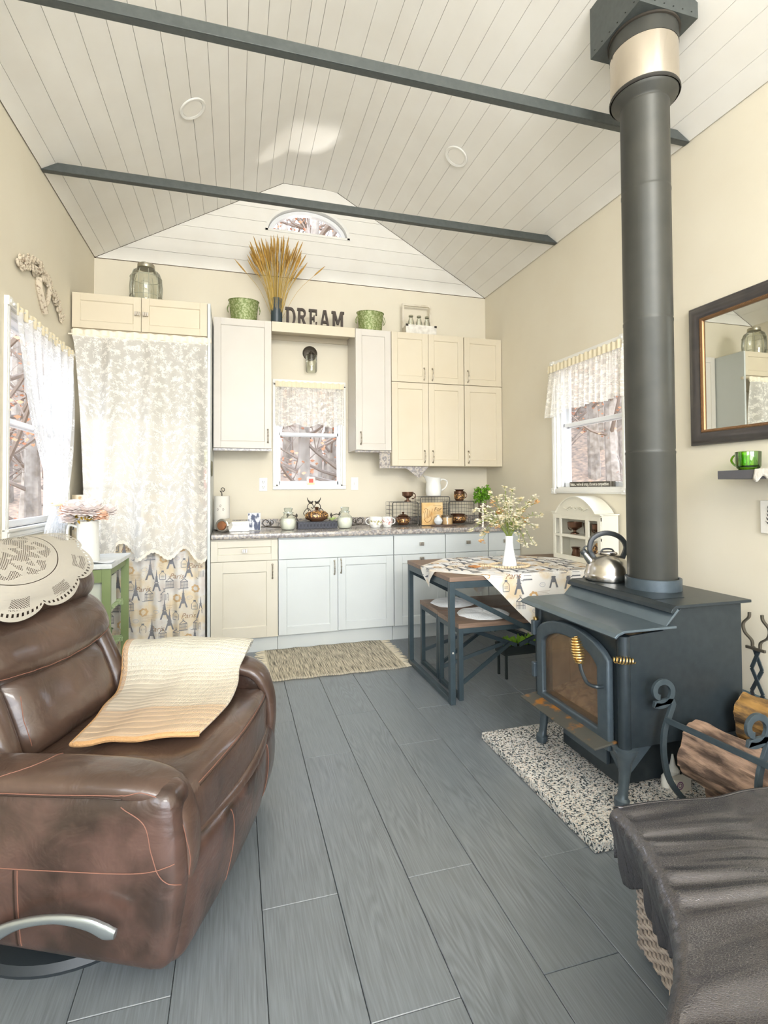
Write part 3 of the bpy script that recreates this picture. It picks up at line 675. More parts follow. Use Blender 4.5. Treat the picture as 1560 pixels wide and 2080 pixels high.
# ------------------------------------------------------------------ things on the wall cabinets
def bucket(x, y, z, w, d, h, label):
    t = thing('metal_tub', label, 'tub', (x, y, z), 'green tubs on the wall cabinets')
    m = mat('green_patina_metal', '77864d', .5, .25, var=('aab184', 70, .45, .6), bump=(60, .5, .003))
    b = lathe(nb(), [(0, 0), (.82, 0), (.84, .02), (1.0, 1-.02), (1.03, 1), (.985, 1), (.98, .96), (.8, .03), (0, .03)], 0, 0, 0, 36)
    bmesh.ops.transform(b, matrix=Matrix.Translation((x, y, z)) @ Matrix.Diagonal((w/2, d/2, h, 1)), verts=b.verts[:]); part('tub_body', b, m, t)
    b = nb(); tube(b, [(x+math.cos(2*PI*k/36)*w/2*1.025, y+math.sin(2*PI*k/36)*d/2*1.025, z+h) for k in range(36)], .0035, 6, closed=True); part('rim', b, m, t)
    for s in (-1, 1):
        part('handle', tube(nb(), curvepts([(x+s*w/2*1.0, y-.02, z+h*.82), (x+s*(w/2+.012), y-.02, z+h*.6), (x+s*(w/2+.004), y, z+h*.45), (x+s*(w/2+.012), y+.02, z+h*.6), (x+s*w/2, y+.02, z+h*.82)], 4), .003, 6), m, t)
bucket(.07, 4.42, ZT+.001, .245, .16, .185, 'oval green patina metal tub on the wall cabinet left of the wheat vase')
bucket(1.18, 4.42, ZT+.001, .245, .16, .180, 'oval green patina metal tub on the wall cabinet right of the DREAM letters')
t = thing('cylinder_vase', 'dark slate cylindrical vase on the wall cabinet, holding the dried wheat', 'vase', (.342, 4.40, ZT+.001))
part('vase_body', lathe(nb(), [(0, 0), (.046, 0), (.048, .004), (.049, .225), (.044, .225), (.043, .01), (0, .01)], .342, 4.40, ZT+.001, 32), mat('slate_ceramic', '3a464c', .35), t)
t = thing('wheat_bundle', 'bundle of golden dried wheat stalks standing in the dark slate vase', 'dried wheat', (.342, 4.40, ZT+.05))
M_wheat = mat('wheat_stalk', 'b89a4c', .7, var=('d1b35e', 30, .3, .7)); M_ear = mat('wheat_ear', 'c9a356', .75, var=('a8803c', 50, .3, .7))
R = random.Random(3)
for k in range(120):
    a = R.uniform(0, 2*PI); rr = math.sqrt(R.random()); sp = rr*.205
    if k == 0: a, sp, rr = .05, .33, 1
    if k == 1: a, sp = 3.3, .26
    hgt = R.uniform(.45, .68)*(1-.12*rr); x0 = .342+math.cos(a)*rr*.034; y0 = 4.40+math.sin(a)*rr*.034
    base = Vector((x0, y0, ZT+.04)); top = Vector((.342+math.cos(a)*sp*1.0, 4.40+math.sin(a)*sp*.55, ZT+hgt))
    mid = base.lerp(top, .55)+Vector((-math.cos(a)*.02*rr, 0, .03)); P = curvepts([base, mid, top], 3)
    d = (P[-1]-P[-2]).normalized()
    st = part('stalk', tube(nb(), P, .0014, 4), M_wheat, t, smooth=0)
    part('ear', tube(nb(), [top-d*.01, top+d*.02, top+d*.06, top+d*.10, top+d*.135], [.002, .0062, .0068, .005, .001], 5), M_ear, st)
# DREAM in free-standing slab-serif letters
def slab(ch):
    t = .17; s = .09
    B = lambda x0, y0, x1, y1: [(x0, y0), (x1, y0), (x1, y1), (x0, y1)]
    if ch == 'D':
        n = 8; o = [(.5+.42*math.cos(a), .5+.5*math.sin(a)) for a in [PI/2-PI*i/n for i in range(n+1)]]; i_ = [(.5+.22*math.cos(a), .5+.36*math.sin(a)) for a in [PI/2-PI*i/n for i in range(n+1)]]
        P = [B(0, 0, .5, .14), B(0, .86, .5, 1), B(.1, .14, .32, .86)]
        for k in range(n): P.append([o[k], o[k+1], i_[k+1], i_[k]])
        return P
    if ch == 'R':
        n = 6; o = [(.5+.36*math.cos(a), .74+.26*math.sin(a)) for a in [PI/2-PI*i/n for i in range(n+1)]]; i_ = [(.5+.16*math.cos(a), .74+.13*math.sin(a)) for a in [PI/2-PI*i/n for i in range(n+1)]]
        P = [B(0, 0, .44, .13), B(0, .87, .5, 1), B(.1, .13, .32, .87), B(.32, .48, .5, .61), [(.42, .48), (.62, .5), (.88, .13), (.66, .13)], B(.6, 0, 1, .13)]
        for k in range(n): P.append([o[k], o[k+1], i_[k+1], i_[k]])
        return P
    if ch == 'E': return [B(0, 0, .88, .14), B(0, .86, .88, 1), B(.1, .14, .32, .86), B(.32, .43, .58, .57), B(.52, .33, .62, .67), B(.74, .14, .88, .33), B(.74, .68, .88, .86)]
    if ch == 'A': return [B(0, 0, .38, .13), B(.62, 0, 1, .13), [(.1, .13), (.27, .13), (.55, 1), (.36, 1)], [(.73, .13), (.92, .13), (.64, 1), (.45, 1)], B(.27, .3, .73, .43)]
    return [B(-.05, 0, .32, .13), B(.68, 0, 1.05, .13), B(-.05, .87, .25, 1), B(.75, .87, 1.05, 1), B(.05, .13, .24, .87), B(.76, .13, .95, .87), [(.05, .99), (.28, .99), (.58, .28), (.42, .28)], [(.95, .99), (.72, .99), (.42, .28), (.58, .28)]]
M_let = mat('dark_wood_letter', '4a4038', .6, var=('3a332d', 30, .3, .7))
for ch, x0, x1, ps in (('D', .415, .512, 'first of the five'), ('R', .518, .606, 'second of the five'), ('E', .619, .700, 'middle one of the five'), ('A', .712, .806, 'fourth of the five'), ('M', .826, .928, 'last of the five')):
    b = nb()
    for i, p in enumerate(slab(ch)):
        prism(b, [(x0+q[0]*(x1-x0), ZT+.002+q[1]*.163) for q in p], lambda u, v: Vector((u, 4.392+(i % 3)*.0004, v)), (0, .022, 0))
    solo('standing_letter', b, M_let, f'dark brown wooden letter {ch} standing over the sink window, {ps}', 'letter', group='standing letters spelling DREAM', smooth=0)
# white crate with three milk bottles
t = thing('bottle_crate', 'small distressed white wooden crate frame with slatted front on the wall cabinet', 'crate', (1.665, 4.45, ZT+.001))
M_dist = mat('distressed_white_wood', 'd9d1bf', .7, var=('bfb39a', 20, .45, .75))
cx0, cx1, cy = 1.515, 1.815, 4.40
part('front_board', box(nb(), cx0, cy, ZT+.001, cx1, cy+.012, ZT+.108), mat('crate_front', 'e2dfd6', .6, var=('c9c4ba', 25, .4, .7)), t, smooth=0)
part('base_board', box(nb(), cx0, cy+.0125, ZT+.001, cx1, cy+.12, ZT+.012), M_dist, t, smooth=0)
for x in (cx0, cx1-.014): part('side_board', box(nb(), x, cy+.0125, ZT+.0125, x+.014, cy+.12, ZT+.10), M_dist, t, smooth=0)
for x in (cx0+.006, cx1-.02): part('post', box(nb(), x, cy+.121, ZT+.012, x+.018, cy+.139, ZT+.345), M_dist, t, smooth=0)
part('top_rail', box(nb(), cx0+.0245, cy+.121, ZT+.327, cx1-.021, cy+.139, ZT+.345), M_dist, t, smooth=0)
for x in (cx0-.002, cx1-.02): part('corner_hinge', box(nb(), x, cy-.003, ZT+.092, x+.024, cy-.0002, ZT+.112), mat('rusty_black', '3c352c', .7), t, smooth=0)
for i, x in enumerate((1.585, 1.665, 1.745)):
    z = ZT+.013; bt = thing('milk_bottle', ('clear glass milk bottle in the white crate, left of three', 'clear glass milk bottle in the white crate, middle of three', 'clear glass milk bottle in the white crate, right of three')[i], 'bottle', (x, cy+.06, z), 'milk bottles in the white crate')
    part('bottle_body', lathe(nb(), [(0, 0), (.031, 0), (.034, .01), (.034, .1), (.027, .14), (.017, .172), (.016, .185)], x, cy+.06, z, 20), M_clear, bt)
    part('rim', lathe(nb(), [(.0158, 0), (.02, 0), (.021, .006), (.02, .014), (.0158, .014)], x, cy+.06, z+.185, 20), mat('bottle_rim', '8d8a72', .3), bt)
# sconce
t = thing('wall_sconce', 'round dark bronze wall sconce with clear glass shade above the sink window', 'wall lamp', (.66, YB, 2.43))
def ylathe(prof, x, y, z, n=28):
    b = lathe(nb(), prof, 0, 0, 0, n); bmesh.ops.transform(b, matrix=Matrix.Translation((x, y, z)) @ Matrix.Rotation(PI/2, 4, 'X'), verts=b.verts[:]); return b
M_brz = mat('dark_bronze', '3f3a33', .45, .6, var=('5a544a', 60, .3, .8))
part('backplate', ylathe([(0, .018), (.05, .018), (.064, .012), (.068, 0), (0, 0)], .66, YB-.0005, 2.50), M_brz, t)
part('arm', tube(nb(), curvepts([(.66, YB-.018, 2.49), (.66, YB-.06, 2.50), (.66, YB-.085, 2.475)], 4), .008), M_brz, t)
part('socket', lathe(nb(), [(0, .03), (.02, .03), (.024, .02), (.022, -.03), (.016, -.032), (0, -.032)], .66, YB-.085, 2.455), M_brz, t)
part('glass_shade', lathe(nb(), [(.024, .03), (.048, .022), (.051, .01), (.051, -.115), (.047, -.13), (.0, -.132)], .66, YB-.085, 2.44, 28), M_clear, t)
part('bulb', lathe(nb(), [(0, 0), (.012, .004), (.02, .02), (.016, .04), (.01, .05)], .66, YB-.085, 2.36, 16), mat('frosted_bulb', 'e8e2d2', .3), t)
# outlet and switch
def plate(x, z, label, cat, name, sw):
    t = thing(name, label, cat, (x, YB, z)); part('cover_plate', box(nb(), x-.036, YB-.006, z-.06, x+.036, YB-.0004, z+.06), M_white, t, smooth=0, bev=.003)
    if sw: part('toggle', box(nb(), x-.005, YB-.016, z-.011, x+.005, YB-.0062, z+.011), M_white, t, smooth=0)
    else:
        for dz in (-.022, .022):
            r = part('receptacle', ylathe([(0, .002), (.016, .002), (.017, 0), (0, 0)], x, YB-.0062, z+dz, 20), M_white, t)
            b = nb(); box(b, x-.008, YB-.0089, z+dz-.004, x-.005, YB-.0083, z+dz+.008); box(b, x+.005, YB-.0089, z+dz-.004, x+.008, YB-.0083, z+dz+.006); box(b, x-.0025, YB-.0089, z+dz-.012, x+.0025, YB-.0083, z+dz-.007); part('slots', b, mat('outlet_slot', '3a3a38', .5), r, smooth=0)
plate(.24, 1.30, 'white double power outlet on the wall left of the sink window', 'outlet', 'wall_outlet', 0)
plate(1.073, 1.305, 'white toggle light switch on the wall right of the sink window', 'switch', 'light_switch', 1)
# ------------------------------------------------------------------ things on the countertop
M_cop = mat('copper_lustre', '5a3f2f', .22, .55, var=('7a5a45', 12, .3, .7)); M_copdec = mat('copper_floral_band', '4a352a', .3, .4, var=('d6a563', 85, .50, .56), coat=.3)
M_wh = mat('white_porcelain', 'e9e9e4', .18, coat=.3)
M_blk = mat('black_wrought_iron', '4a443e', .5, .5)
def handle_ring(b, x, y, z, rx, rz, r, a0=-1.9, a1=1.9, side=1, n=12):
    tube(b, [(x+side*(math.cos(a0+(a1-a0)*k/n))*rx, y, z+math.sin(a0+(a1-a0)*k/n)*rz) for k in range(n+1)], r, 8); return b
# paper towel holder
t = thing('paper_towel_holder', 'scroll-topped paper towel holder at the left end of the counter', 'holder', (-.105, 4.36, CT))
part('base_disc', lathe(nb(), [(0, 0), (.062, 0), (.062, .008), (0, .008)], -.105, 4.36, CT, 28), M_blk, t)
part('rod', tube(nb(), [(-.105, 4.36, CT+.008), (-.105, 4.36, CT+.30)], .004), M_blk, t)
part('scroll_finial', tube(nb(), [(-.105+.022*(1-k/26)*math.cos(k*.42+3.6)+.004, 4.36, CT+.332+.022*(1-k/26)*math.sin(k*.42+3.6)) for k in range(22)][::-1]+[(-.105, 4.36, CT+.298)], .0035, 6), M_blk, t)
t = thing('paper_towel_roll', 'white paper towel roll with faint print, standing on its holder', 'paper towels', (-.105, 4.36, CT+.0085))
part('roll', lathe(nb(), [(.018, 0), (.062, 0), (.062, .27), (.018, .27), (.018, 0)], -.105, 4.36, CT+.0085, 32), mat('paper_towel', 'e4e0d6', .9, bump=(200, .2, .001)), t)
b = nb()
for a, z in ((4.2, .17), (4.9, .17), (4.55, .2), (5.2, .08), (4.3, .06)):
    for k in range(5):
        aa = a+.09*math.cos(k*1.256); zz = z+.008*math.sin(k*1.256)
        poly(b, [(-.105+.0627*math.cos(aa+dx), 4.36+.0627*math.sin(aa+dx), CT+zz+dz) for dx, dz in ((-.04, -.003), (.04, -.003), (.04, .003), (-.04, .003))])
part('printed_sprigs', b, mat('grey_print', '9a8f86', .9), t, kind='stuff')
# steel canister lying on its side
t = thing('steel_canister', 'shiny steel jar lying on its side at the left end of the counter', 'canister', (-.112, 4.14, CT))
b = lathe(nb(), [(.0, .0), (.045, 0), (.052, .005), (.052, .115), (.047, .12), (.045, .118), (.044, .02), (0, .02)], 0, 0, 0, 30)
bmesh.ops.transform(b, matrix=Matrix.Translation((-.1, 4.09, CT+.053)) @ Matrix.Rotation(math.radians(-22), 4, 'Z') @ Matrix.Rotation(-PI/2, 4, 'X') , verts=b.verts[:])
part('canister_body', b, mat('polished_steel', 'c8c4bc', .12, 1), t)
b = lathe(nb(), [(.0, .0), (.03, 0), (.035, .006), (.036, .012), (0, .012)], 0, 0, 0, 24)
bmesh.ops.transform(b, matrix=Matrix.Translation((-.1, 4.088, CT+.053)) @ Matrix.Rotation(math.radians(-22), 4, 'Z') @ Matrix.Rotation(-PI/2, 4, 'X') @ Matrix.Translation((0, 0, -.012)), verts=b.verts[:])
part('copper_end', b, mat('copper_face', 'c78b66', .2, .9), t)
# white recipe box
t = thing('recipe_box', 'small white hinged box with a round latch on the left of the counter', 'box', (.03, 4.2, CT))
part('box_body', box(nb(), -.045, 4.15, CT+.0005, .107, 4.25, CT+.052), M_wh, t, smooth=0, bev=.002)
part('lid', box(nb(), -.047, 4.148, CT+.0525, .109, 4.252, CT+.078), M_wh, t, smooth=0, bev=.002)
part('latch', ylathe([(0, .004), (.006, .004), (.008, 0), (0, 0)], .055, 4.147, CT+.055, 14), M_nick, t)
# blue and white box standing upright
t = thing('photo_tin', 'upright tin with dark blue and white frosted tree picture beside the white box', 'tin', (.147, 4.235, CT))
M_frost = mat('frosted_tree_picture', 'e9ecf2', .4, var=('39435f', 34, .42, .56, 9), stretch=(1, 1, .55))
part('tin_body', box(nb(), .097, 4.2, CT+.0005, .197, 4.27, CT+.142), M_wh, t, smooth=0, bev=.002)
part('picture_face', box(nb(), .1005, 4.1985, CT+.004, .1935, 4.1998, CT+.138), M_frost, t, smooth=0)
# two lidded glass candle jars
def candlejar(x, y, label):
    t = thing('candle_jar', label, 'jar', (x, y, CT), 'lidded candle jars'); z = CT+.0005
    part('glass_body', lathe(nb(), [(0, 0), (.05, 0), (.058, .01), (.066, .045), (.067, .07), (.058, .1), (.04, .115), (.037, .125), (.0395, .13)], x, y, z, 32), glassmat('candle_jar_glass', 'fbfdfa', .10, fres=.5), t)
    part('candle_wax', lathe(nb(), [(0, .004), (.047, .004), (.055, .012), (.062, .045), (.063, .07), (.056, .092), (0, .092)], x, y, z, 32), mat('pale_wax', 'eeeee2', .45), t)
    l = part('glass_lid', lathe(nb(), [(0, .132), (.034, .132), (.043, .137), (.043, .143), (.03, .147), (.034, .16), (.037, .172), (.03, .178), (0, .178)], x, y, z, 32), glassmat('lid_glass', 'f3f8f5', .14, fres=.5), t)
candlejar(.418, 4.2, 'lidded glass jar of pale wax left of the black metal basket'); candlejar(.890, 4.2, 'lidded glass jar of pale wax right of the black metal basket')
# scrolled iron stand with two birds
t = thing('scroll_stand', 'dark iron scroll centrepiece stand with two small birds on top of a heart', 'stand', (.655, 4.36, CT))
b = nb(); y = 4.37
def spiral(b, cx, cz, r, a0, turns, s, rad=.0035):
    n = 22; tube(b, [(cx+s*math.cos(a0+turns*2*PI*k/n)*r*(1-.8*k/n), y, cz+math.sin(a0+turns*2*PI*k/n)*r*(1-.8*k/n)) for k in range(n+1)], rad, 6)
for s in (-1, 1):
    X = lambda v: .655+s*v
    tube(b, curvepts([(X(.0), y, CT+.115), (X(.05), y, CT+.095), (X(.09), y, CT+.12), (X(.055), y, CT+.165), (X(.015), y, CT+.13)], 5), .0035, 6)
    tube(b, curvepts([(X(.05), y, CT+.05), (X(.13), y, CT+.055), (X(.16), y, CT+.1), (X(.21), y, CT+.11), (X(.245), y, CT+.06), (X(.235), y, CT+.02), (X(.28), y, CT+.006), (X(.34), y, CT+.01), (X(.41), y, CT+.02), (X(.435), y, CT+.05), (X(.41), y, CT+.075), (X(.385), y, CT+.06), (X(.395), y, CT+.045)], 5), .004, 6)
    tube(b, curvepts([(X(.41), y, CT+.02), (X(.36), y, CT+.03), (X(.345), y, CT+.06), (X(.37), y, CT+.075)], 4), .0035, 6)
    # heart
    tube(b, curvepts([(X(.03), y, CT+.12), (X(.055), y, CT+.165), (X(.048), y, CT+.2), (X(.02), y, CT+.205), (X(.004), y, CT+.18), (X(.012), y, CT+.165), (X(.025), y, CT+.175)], 5), .0035, 6)
part('scrollwork', b, M_blk, t)
for s in (-1, 1):
    for q in ((.15, .105, .6), (.225, .112, -.4), (.37, .045, .3)):
        b = nb(); c = Vector((.655+s*q[0], y, CT+q[1])); lathe(b, [(0, -.02), (.009, -.008), (.01, .004), (0, .022)], c.x, c.y, c.z, 8, sy=.4)
        part('iron_leaf', b, M_blk, t)
for s in (-1, 1):
    bx = .655+s*.03; b = nb()
    tube(b, [(bx-s*.034+s*.016, y, CT+.206), (bx-s*.012, y, CT+.215), (bx, y, CT+.214), (bx+s*.012, y, CT+.222), (bx+s*.024, y, CT+.24), (bx+s*.028, y, CT+.258)], [.002, .009, .011, .008, .004, .002], 8)
    lathe(b, [(0, -.009), (.007, -.004), (.008, .002), (0, .009)], bx-s*.018, y, CT+.222, 8)
    part('bird', b, M_blk, t)
# black perforated tray box with copper dish and green flower
t = thing('filigree_tray', 'low black filigree metal box between the two candle jars', 'tray', (.66, 4.24, CT))
b = nb(); x0, x1, y0, y1, z0, z1 = .495, .83, 4.2, 4.32, CT+.0005, CT+.06
for z in (z0, z1-.006): 
    for yy in (y0, y1-.003): box(b, x0, yy, z, x1, yy+.003, z+.006)
    for xx in (x0, x1-.003): box(b, xx, y0+.003, z, xx+.003, y1-.003, z+.006)
for k in range(12):
    cx = x0+.014+k*(x1-x0-.028)/11; tube(b, [(cx+.013*math.cos(a*PI/4), y0+.002, (z0+z1)/2+.021*math.sin(a*PI/4)) for a in range(8)], .0022, 5, closed=True)
    tube(b, [(cx+.007*math.cos(a*PI/4), y0+.002, (z0+z1)/2+.010*math.sin(a*PI/4)) for a in range(8)], .0018, 5, closed=True)
part('filigree', b, mat('black_metal', '2f2f33', .4, .5), t)
part('lining', box(nb(), x0+.004, y0+.006, z0+.001, x1-.004, y1-.006, z1-.002), mat('slate_lining', '55575f', .5, .3), t, smooth=0)
dz = CT+.0605
t = thing('covered_dish', 'round copper lustre covered dish with floral band on the black filigree box', 'dish', (.662, 4.26, dz))
part('dish_bowl', lathe(nb(), [(0, 0), (.055, 0), (.06, .006), (.09, .018), (.098, .03), (.098, .034), (0, .034)], .662, 4.26, dz, 36, sy=.58), M_cop, t)
l = part('domed_lid', lathe(nb(), [(.098, .0345), (.1, .045), (.095, .065), (.075, .082), (.04, .092), (0, .094)], .662, 4.26, dz, 36, sy=.58), M_copdec, t)
part('lid_knob', lathe(nb(), [(0, .094), (.02, .095), (.012, .102), (.02, .112), (.014, .12), (0, .122)], .662, 4.26, dz, 20), M_cop, l)
t = thing('green_flower', 'pale green silk flower at the right end of the black filigree box', 'flower', (.79, 4.23, dz))
for k in range(14):
    a = k*2.4; r = .006+.0022*k; b = nb()
    c = Vector((.788, 4.235, dz+.012)); d = Vector((math.cos(a), math.sin(a)*.6, .35)).normalized(); s, u = frame_of(d)
    P = [c, c+d*r*.9+s*.009, c+d*(r+.017), c+d*r*.9-s*.009]; P[2].z += .002; P[0].z = dz+.004
    for q in P: q.z = max(q.z, dz+.001)
    poly(b, P); part('petal', b, mat('pale_green_petal', 'c4d88a', .7), t, smooth=0, solid=.0015)
# mugs
def mug(x, y, label, r=.041, h=.088, side=1, m=None, band=None, name='mug', cat='mug', group=None, z=None, foot=False, rim=True):
    z = (CT if z is None else z)+.0005; t = thing(name, label, cat, (x, y, z), group)
    pr = [(0, .0), (r*.7, 0), (r*.75, .004), (r*.9, h*.3), (r, h*.65), (r*1.02, h), (r*.96, h), (r*.93, h*.65), (r*.8, h*.25), (0, .008)]
    if foot: pr = [(0, 0), (r*.62, 0), (r*.6, .006), (r*.22, .014), (r*.22, .026), (r*.7, .04), (r*.98, h*.6), (r*1.05, h), (r*.99, h), (r*.9, h*.6), (r*.6, .046), (0, .04)]
    part('cup_body', lathe(nb(), pr, x, y, z, 30), m or M_wh, t)
    part('handle', handle_ring(nb(), x+side*r*.95, y, z+h*.58, r*.55, h*.3, .0045, side=side), m or M_wh, t)
    if band:
        f = (lambda q: r*(.9+.1*min(1, q/.65))) if not foot else (lambda q: r*(.72+.42*min(.6, q-.3)))
        zz = band[1:]; b = nb()
        lathe(b, [(f(a)*1.012+.0012, h*a) for a in (zz[0], (zz[0]+zz[1])/2, zz[1])], x, y, z, 30); part('floral_band', b, band[0], t)
    return t
M_fl = mat('floral_transfer', 'eceae4', .2, var=('c98f86', 70, .52, .58), coat=.3); M_fl2 = mat('berry_transfer', 'eceae4', .2, var=('a9a36a', 60, .5, .58), coat=.3)
mug(1.158, 4.2, 'white footed cup with orange berry print, left of the two mugs', .057, .09, -1, band=(M_fl2, .25, .7), foot=False)
mug(1.262, 4.2, 'white mug with pink rose print, right of the two mugs beside the wire basket', .047, .088, 1, band=(M_fl, .25, .85))
# wire baskets standing on their sides, open to the room
M_wire = mat('grey_basket_wire', '5d5c58', .45, .6)
def wire_basket(x0, x1, y0, y1, h, label):
    t = thing('wire_basket', label, 'basket', ((x0+x1)/2, (y0+y1)/2, CT), 'wire baskets on the counter'); z0, z1 = CT+.0045, CT+h; rr = .018
    def rim(y, r):
        P = []
        for cx, cz, a in ((x1-rr, z0+rr, -PI/2), (x1-rr, z1-rr, 0), (x0+rr, z1-rr, PI/2), (x0+rr, z0+rr, PI)):
            for k in range(4): P.append((cx+rr*math.cos(a+k*PI/6), y, cz+rr*math.sin(a+k*PI/6)))
        return tube(nb(), P, r, 6, closed=True)
    part('rim', rim(y0, .004), M_wire, t)
    b = nb(); w = .0015; nx = max(4, round((x1-x0)/.033)); nz = max(4, round(h/.033)); ny = 5
    for i in range(1, nx):
        x = x0+(x1-x0)*i/nx; tube(b, [(x, y0, z0), (x, y1, z0), (x, y1, z1), (x, y0, z1)], w, 4)
    for i in range(1, nz):
        z = z0+(z1-z0)*i/nz; tube(b, [(x0, y0, z), (x0, y1, z), (x1, y1, z), (x1, y0, z)], w, 4)
    for i in range(1, ny+1):
        y = y0+(y1-y0)*i/ny; tube(b, [(x0, y, z0), (x1, y, z0), (x1, y, z1), (x0, y, z1)], w, 4, closed=True)
    part('wire_mesh', b, M_wire, t, smooth=0)
wire_basket(1.318, 1.556, 4.225, 4.42, .212, 'left of the three grey wire baskets on the counter, a footed cup on top')
wire_basket(1.590, 1.872, 4.255, 4.46, .256, 'middle and tallest of the three grey wire baskets, white pitcher on top')
wire_basket(1.880, 2.135, 4.300, 4.50, .210, 'right of the three grey wire baskets, a round brown jug on top')
mug(1.492, 4.32, 'small footed copper lustre cup standing on the left wire basket', .05, .085, 1, M_cop, (M_copdec, .55, .95), 'lustre_cup', 'cup', z=CT+.216, foot=True)
t = mug(2.025, 4.38, 'round copper lustre jug standing on the right wire basket', .05, .088, 1, M_cop, (M_copdec, .2, .7), 'lustre_jug', 'jug', z=CT+.214)
part('neck', lathe(nb(), [(.044, .087), (.034, .094), (.046, .106), (.043, .106), (.031, .094)], 2.025, 4.38, CT+.2145, 30), M_cop, t)
def potbelly(x, y, r, h, label, name, lid, handles=1):
    z = CT+.0070; t = thing(name, label, 'pot', (x, y, z))
    part('pot_body', lathe(nb(), [(0, 0), (r*.7, 0), (r*.9, h*.18), (r, h*.45), (r*.92, h*.75), (r*.78, h*.88), (r*.9, h), (r*.85, h), (r*.72, h*.88), (0, h*.8)], x, y, z, 30), M_cop, t)
    part('floral_band', lathe(nb(), [(r*.955, h*.28), (r*1.012, h*.45), (r*.965, h*.68)], x, y, z, 30), M_copdec, t)
    for s in ((-1, 1) if handles == 2 else (1,)): part('handle', handle_ring(nb(), x+s*r*.9, y, z+h*.6, r*.28, h*.26, .004, side=s), M_cop, t)
    if lid:
        l = part('lid', lathe(nb(), [(r*.8, h), (r*.83, h+.004), (r*.5, h+.016), (0, h+.02)], x, y, z, 30), M_cop, t); part('lid_knob', lathe(nb(), [(0, h+.018), (.006, h+.02), (.012, h+.03), (.008, h+.037), (0, h+.038)], x, y, z, 16), M_cop, l)
potbelly(1.452, 4.33, .056, .078, 'brown lustre lidded sugar pot inside the left wire basket', 'sugar_pot', True, 2)
potbelly(2.01, 4.39, .082, .085, 'wide brown lustre bowl with floral band inside the right wire basket', 'lustre_bowl', False, 1)
# white pitcher on the middle basket
px, py, pz = 1.762, 4.37, CT+.2605
t = thing('white_pitcher', 'tall plain white ironstone pitcher standing on the middle wire basket', 'pitcher', (px, py, pz))
b = nb(); lathe(b, [(0, 0), (.062, 0), (.068, .006), (.074, .05), (.07, .09), (.064, .125), (.068, .155), (.072, .168), (.068, .168), (.06, .125), (.064, .05), (0, .012)], px, py, pz, 36)
for v in b.verts:
    h = v.co.z-pz
    if h > .1:
        k = max(0, -(v.co.x-px)/.07)*((h-.1)/.068)
        v.co.x -= .028*k*k; v.co.z += .022*k*k
part('pitcher_body', b, M_wh, t)
part('handle', tube(nb(), curvepts([(px+.06, py, pz+.135), (px+.09, py, pz+.155), (px+.135, py, pz+.135), (px+.12, py, pz+.08), (px+.068, py, pz+.045)], 5), .007, 8), M_wh, t)
# plant in silver vase
t = thing('silver_vase', 'tall hammered silver vase holding a green leafy plant, right end of the counter', 'vase', (2.243, 4.34, CT))
part('vase_body', lathe(nb(), [(0, 0), (.034, 0), (.034, .004), (.043, .21), (.039, .21), (.03, .01), (0, .01)], 2.243, 4.34, CT+.0005, 30), mat('silver_vase', 'b5ada0', .22, .9, bump=(40, .3, .002)), t)
t = thing('leafy_plant', 'bushy bright green artificial plant in the silver vase', 'plant', (2.243, 4.34, CT+.18))
part('stems', tube(nb(), [(2.243, 4.34, CT+.05), (2.243, 4.34, CT+.25)], .008), mat('dark_stem', '41521e', .7), t)
R = random.Random(11); b = nb()
for k in range(900):
    a = R.uniform(0, 2*PI); e = R.uniform(-.5, 1); rr = .02+.062*R.random()**.5
    c = Vector((2.243+math.cos(a)*rr*math.cos(e*.9)*1.05, 4.34+math.sin(a)*rr*math.cos(e*.9), CT+.24+rr*1.25*math.sin(e*1.2)+(.02 if math.cos(a) > .3 else 0)))
    d = Vector((R.uniform(-1, 1), R.uniform(-1, 1), R.uniform(-.2, 1))).normalized(); s, u = frame_of(d); w = .0085
    poly(b, [c, c+d*.011+s*w, c+d*.024, c+d*.011-s*w])
part('foliage', b, mat('bright_leaf', '5f9a22', .5, var=('8cc23a', 60, .35, .65)), t, kind='stuff', smooth=0)
# recipe book, bulb vase, candle, wooden tray
t = thing('recipe_card_canvas', 'tan canvas with a hand drawing and script leaning on the middle wire basket', 'picture', (1.69, 4.235, CT))
part('canvas', box(nb(), 1.594, 4.226, CT+.006, 1.79, 4.246, CT+.205), mat('tan_canvas', 'd9ad6c', .7, var=('e3c797', 14, .35, .65)), t, smooth=0)
b = nb(); y = 4.2245; P3 = lambda u, v: (u, y, CT+v)
put_mesh2d(b, (lambda vf: ([(1.705+p[0]*.05, .13+p[1]*.05) for p in vf[0]], vf[1]))(text_mesh('For', 1.0, shear=.3)), P3)
for k in range(5): box(b, 1.70, y, CT+.12-k*.013, 1.77-(k % 2)*.012, y+.0008, CT+.1215-k*.013)
box(b, 1.7, y, CT+.178, 1.775, y+.0008, CT+.18)
part('script', b, mat('dark_ink', '5a452f', .8), t, smooth=0)
b = nb()
for k in range(5):
    x = 1.612+k*.014; tube(b, curvepts([(x, y, CT+.055+.005*k), (x+.006, y, CT+.09), (x-.004+.004*k, y, CT+.125+.01*(2-abs(k-2)))], 4), .0016, 4)
tube(b, curvepts([(1.61, y, CT+.06), (1.64, y, CT+.03), (1.68, y, CT+.06), (1.69, y, CT+.15)], 5), .0018, 4)
tube(b, curvepts([(1.612, y, CT+.14), (1.63, y, CT+.155), (1.65, y, CT+.14)], 5), .0016, 4)
part('hand_drawing', b, mat('sepia_ink', '8a5a35', .8), t)
t = thing('wooden_tray', 'thin dark oval wooden board in front of the wire baskets', 'tray', (1.768, 4.165, CT))
part('board', lathe(nb(), [(0, 0), (.115, 0), (.122, .006), (.122, .012), (.112, .014), (0, .014)], 1.765, 4.15, CT+.0005, 40, sy=.4), mat('dark_wood', '5b4a40', .5), t)
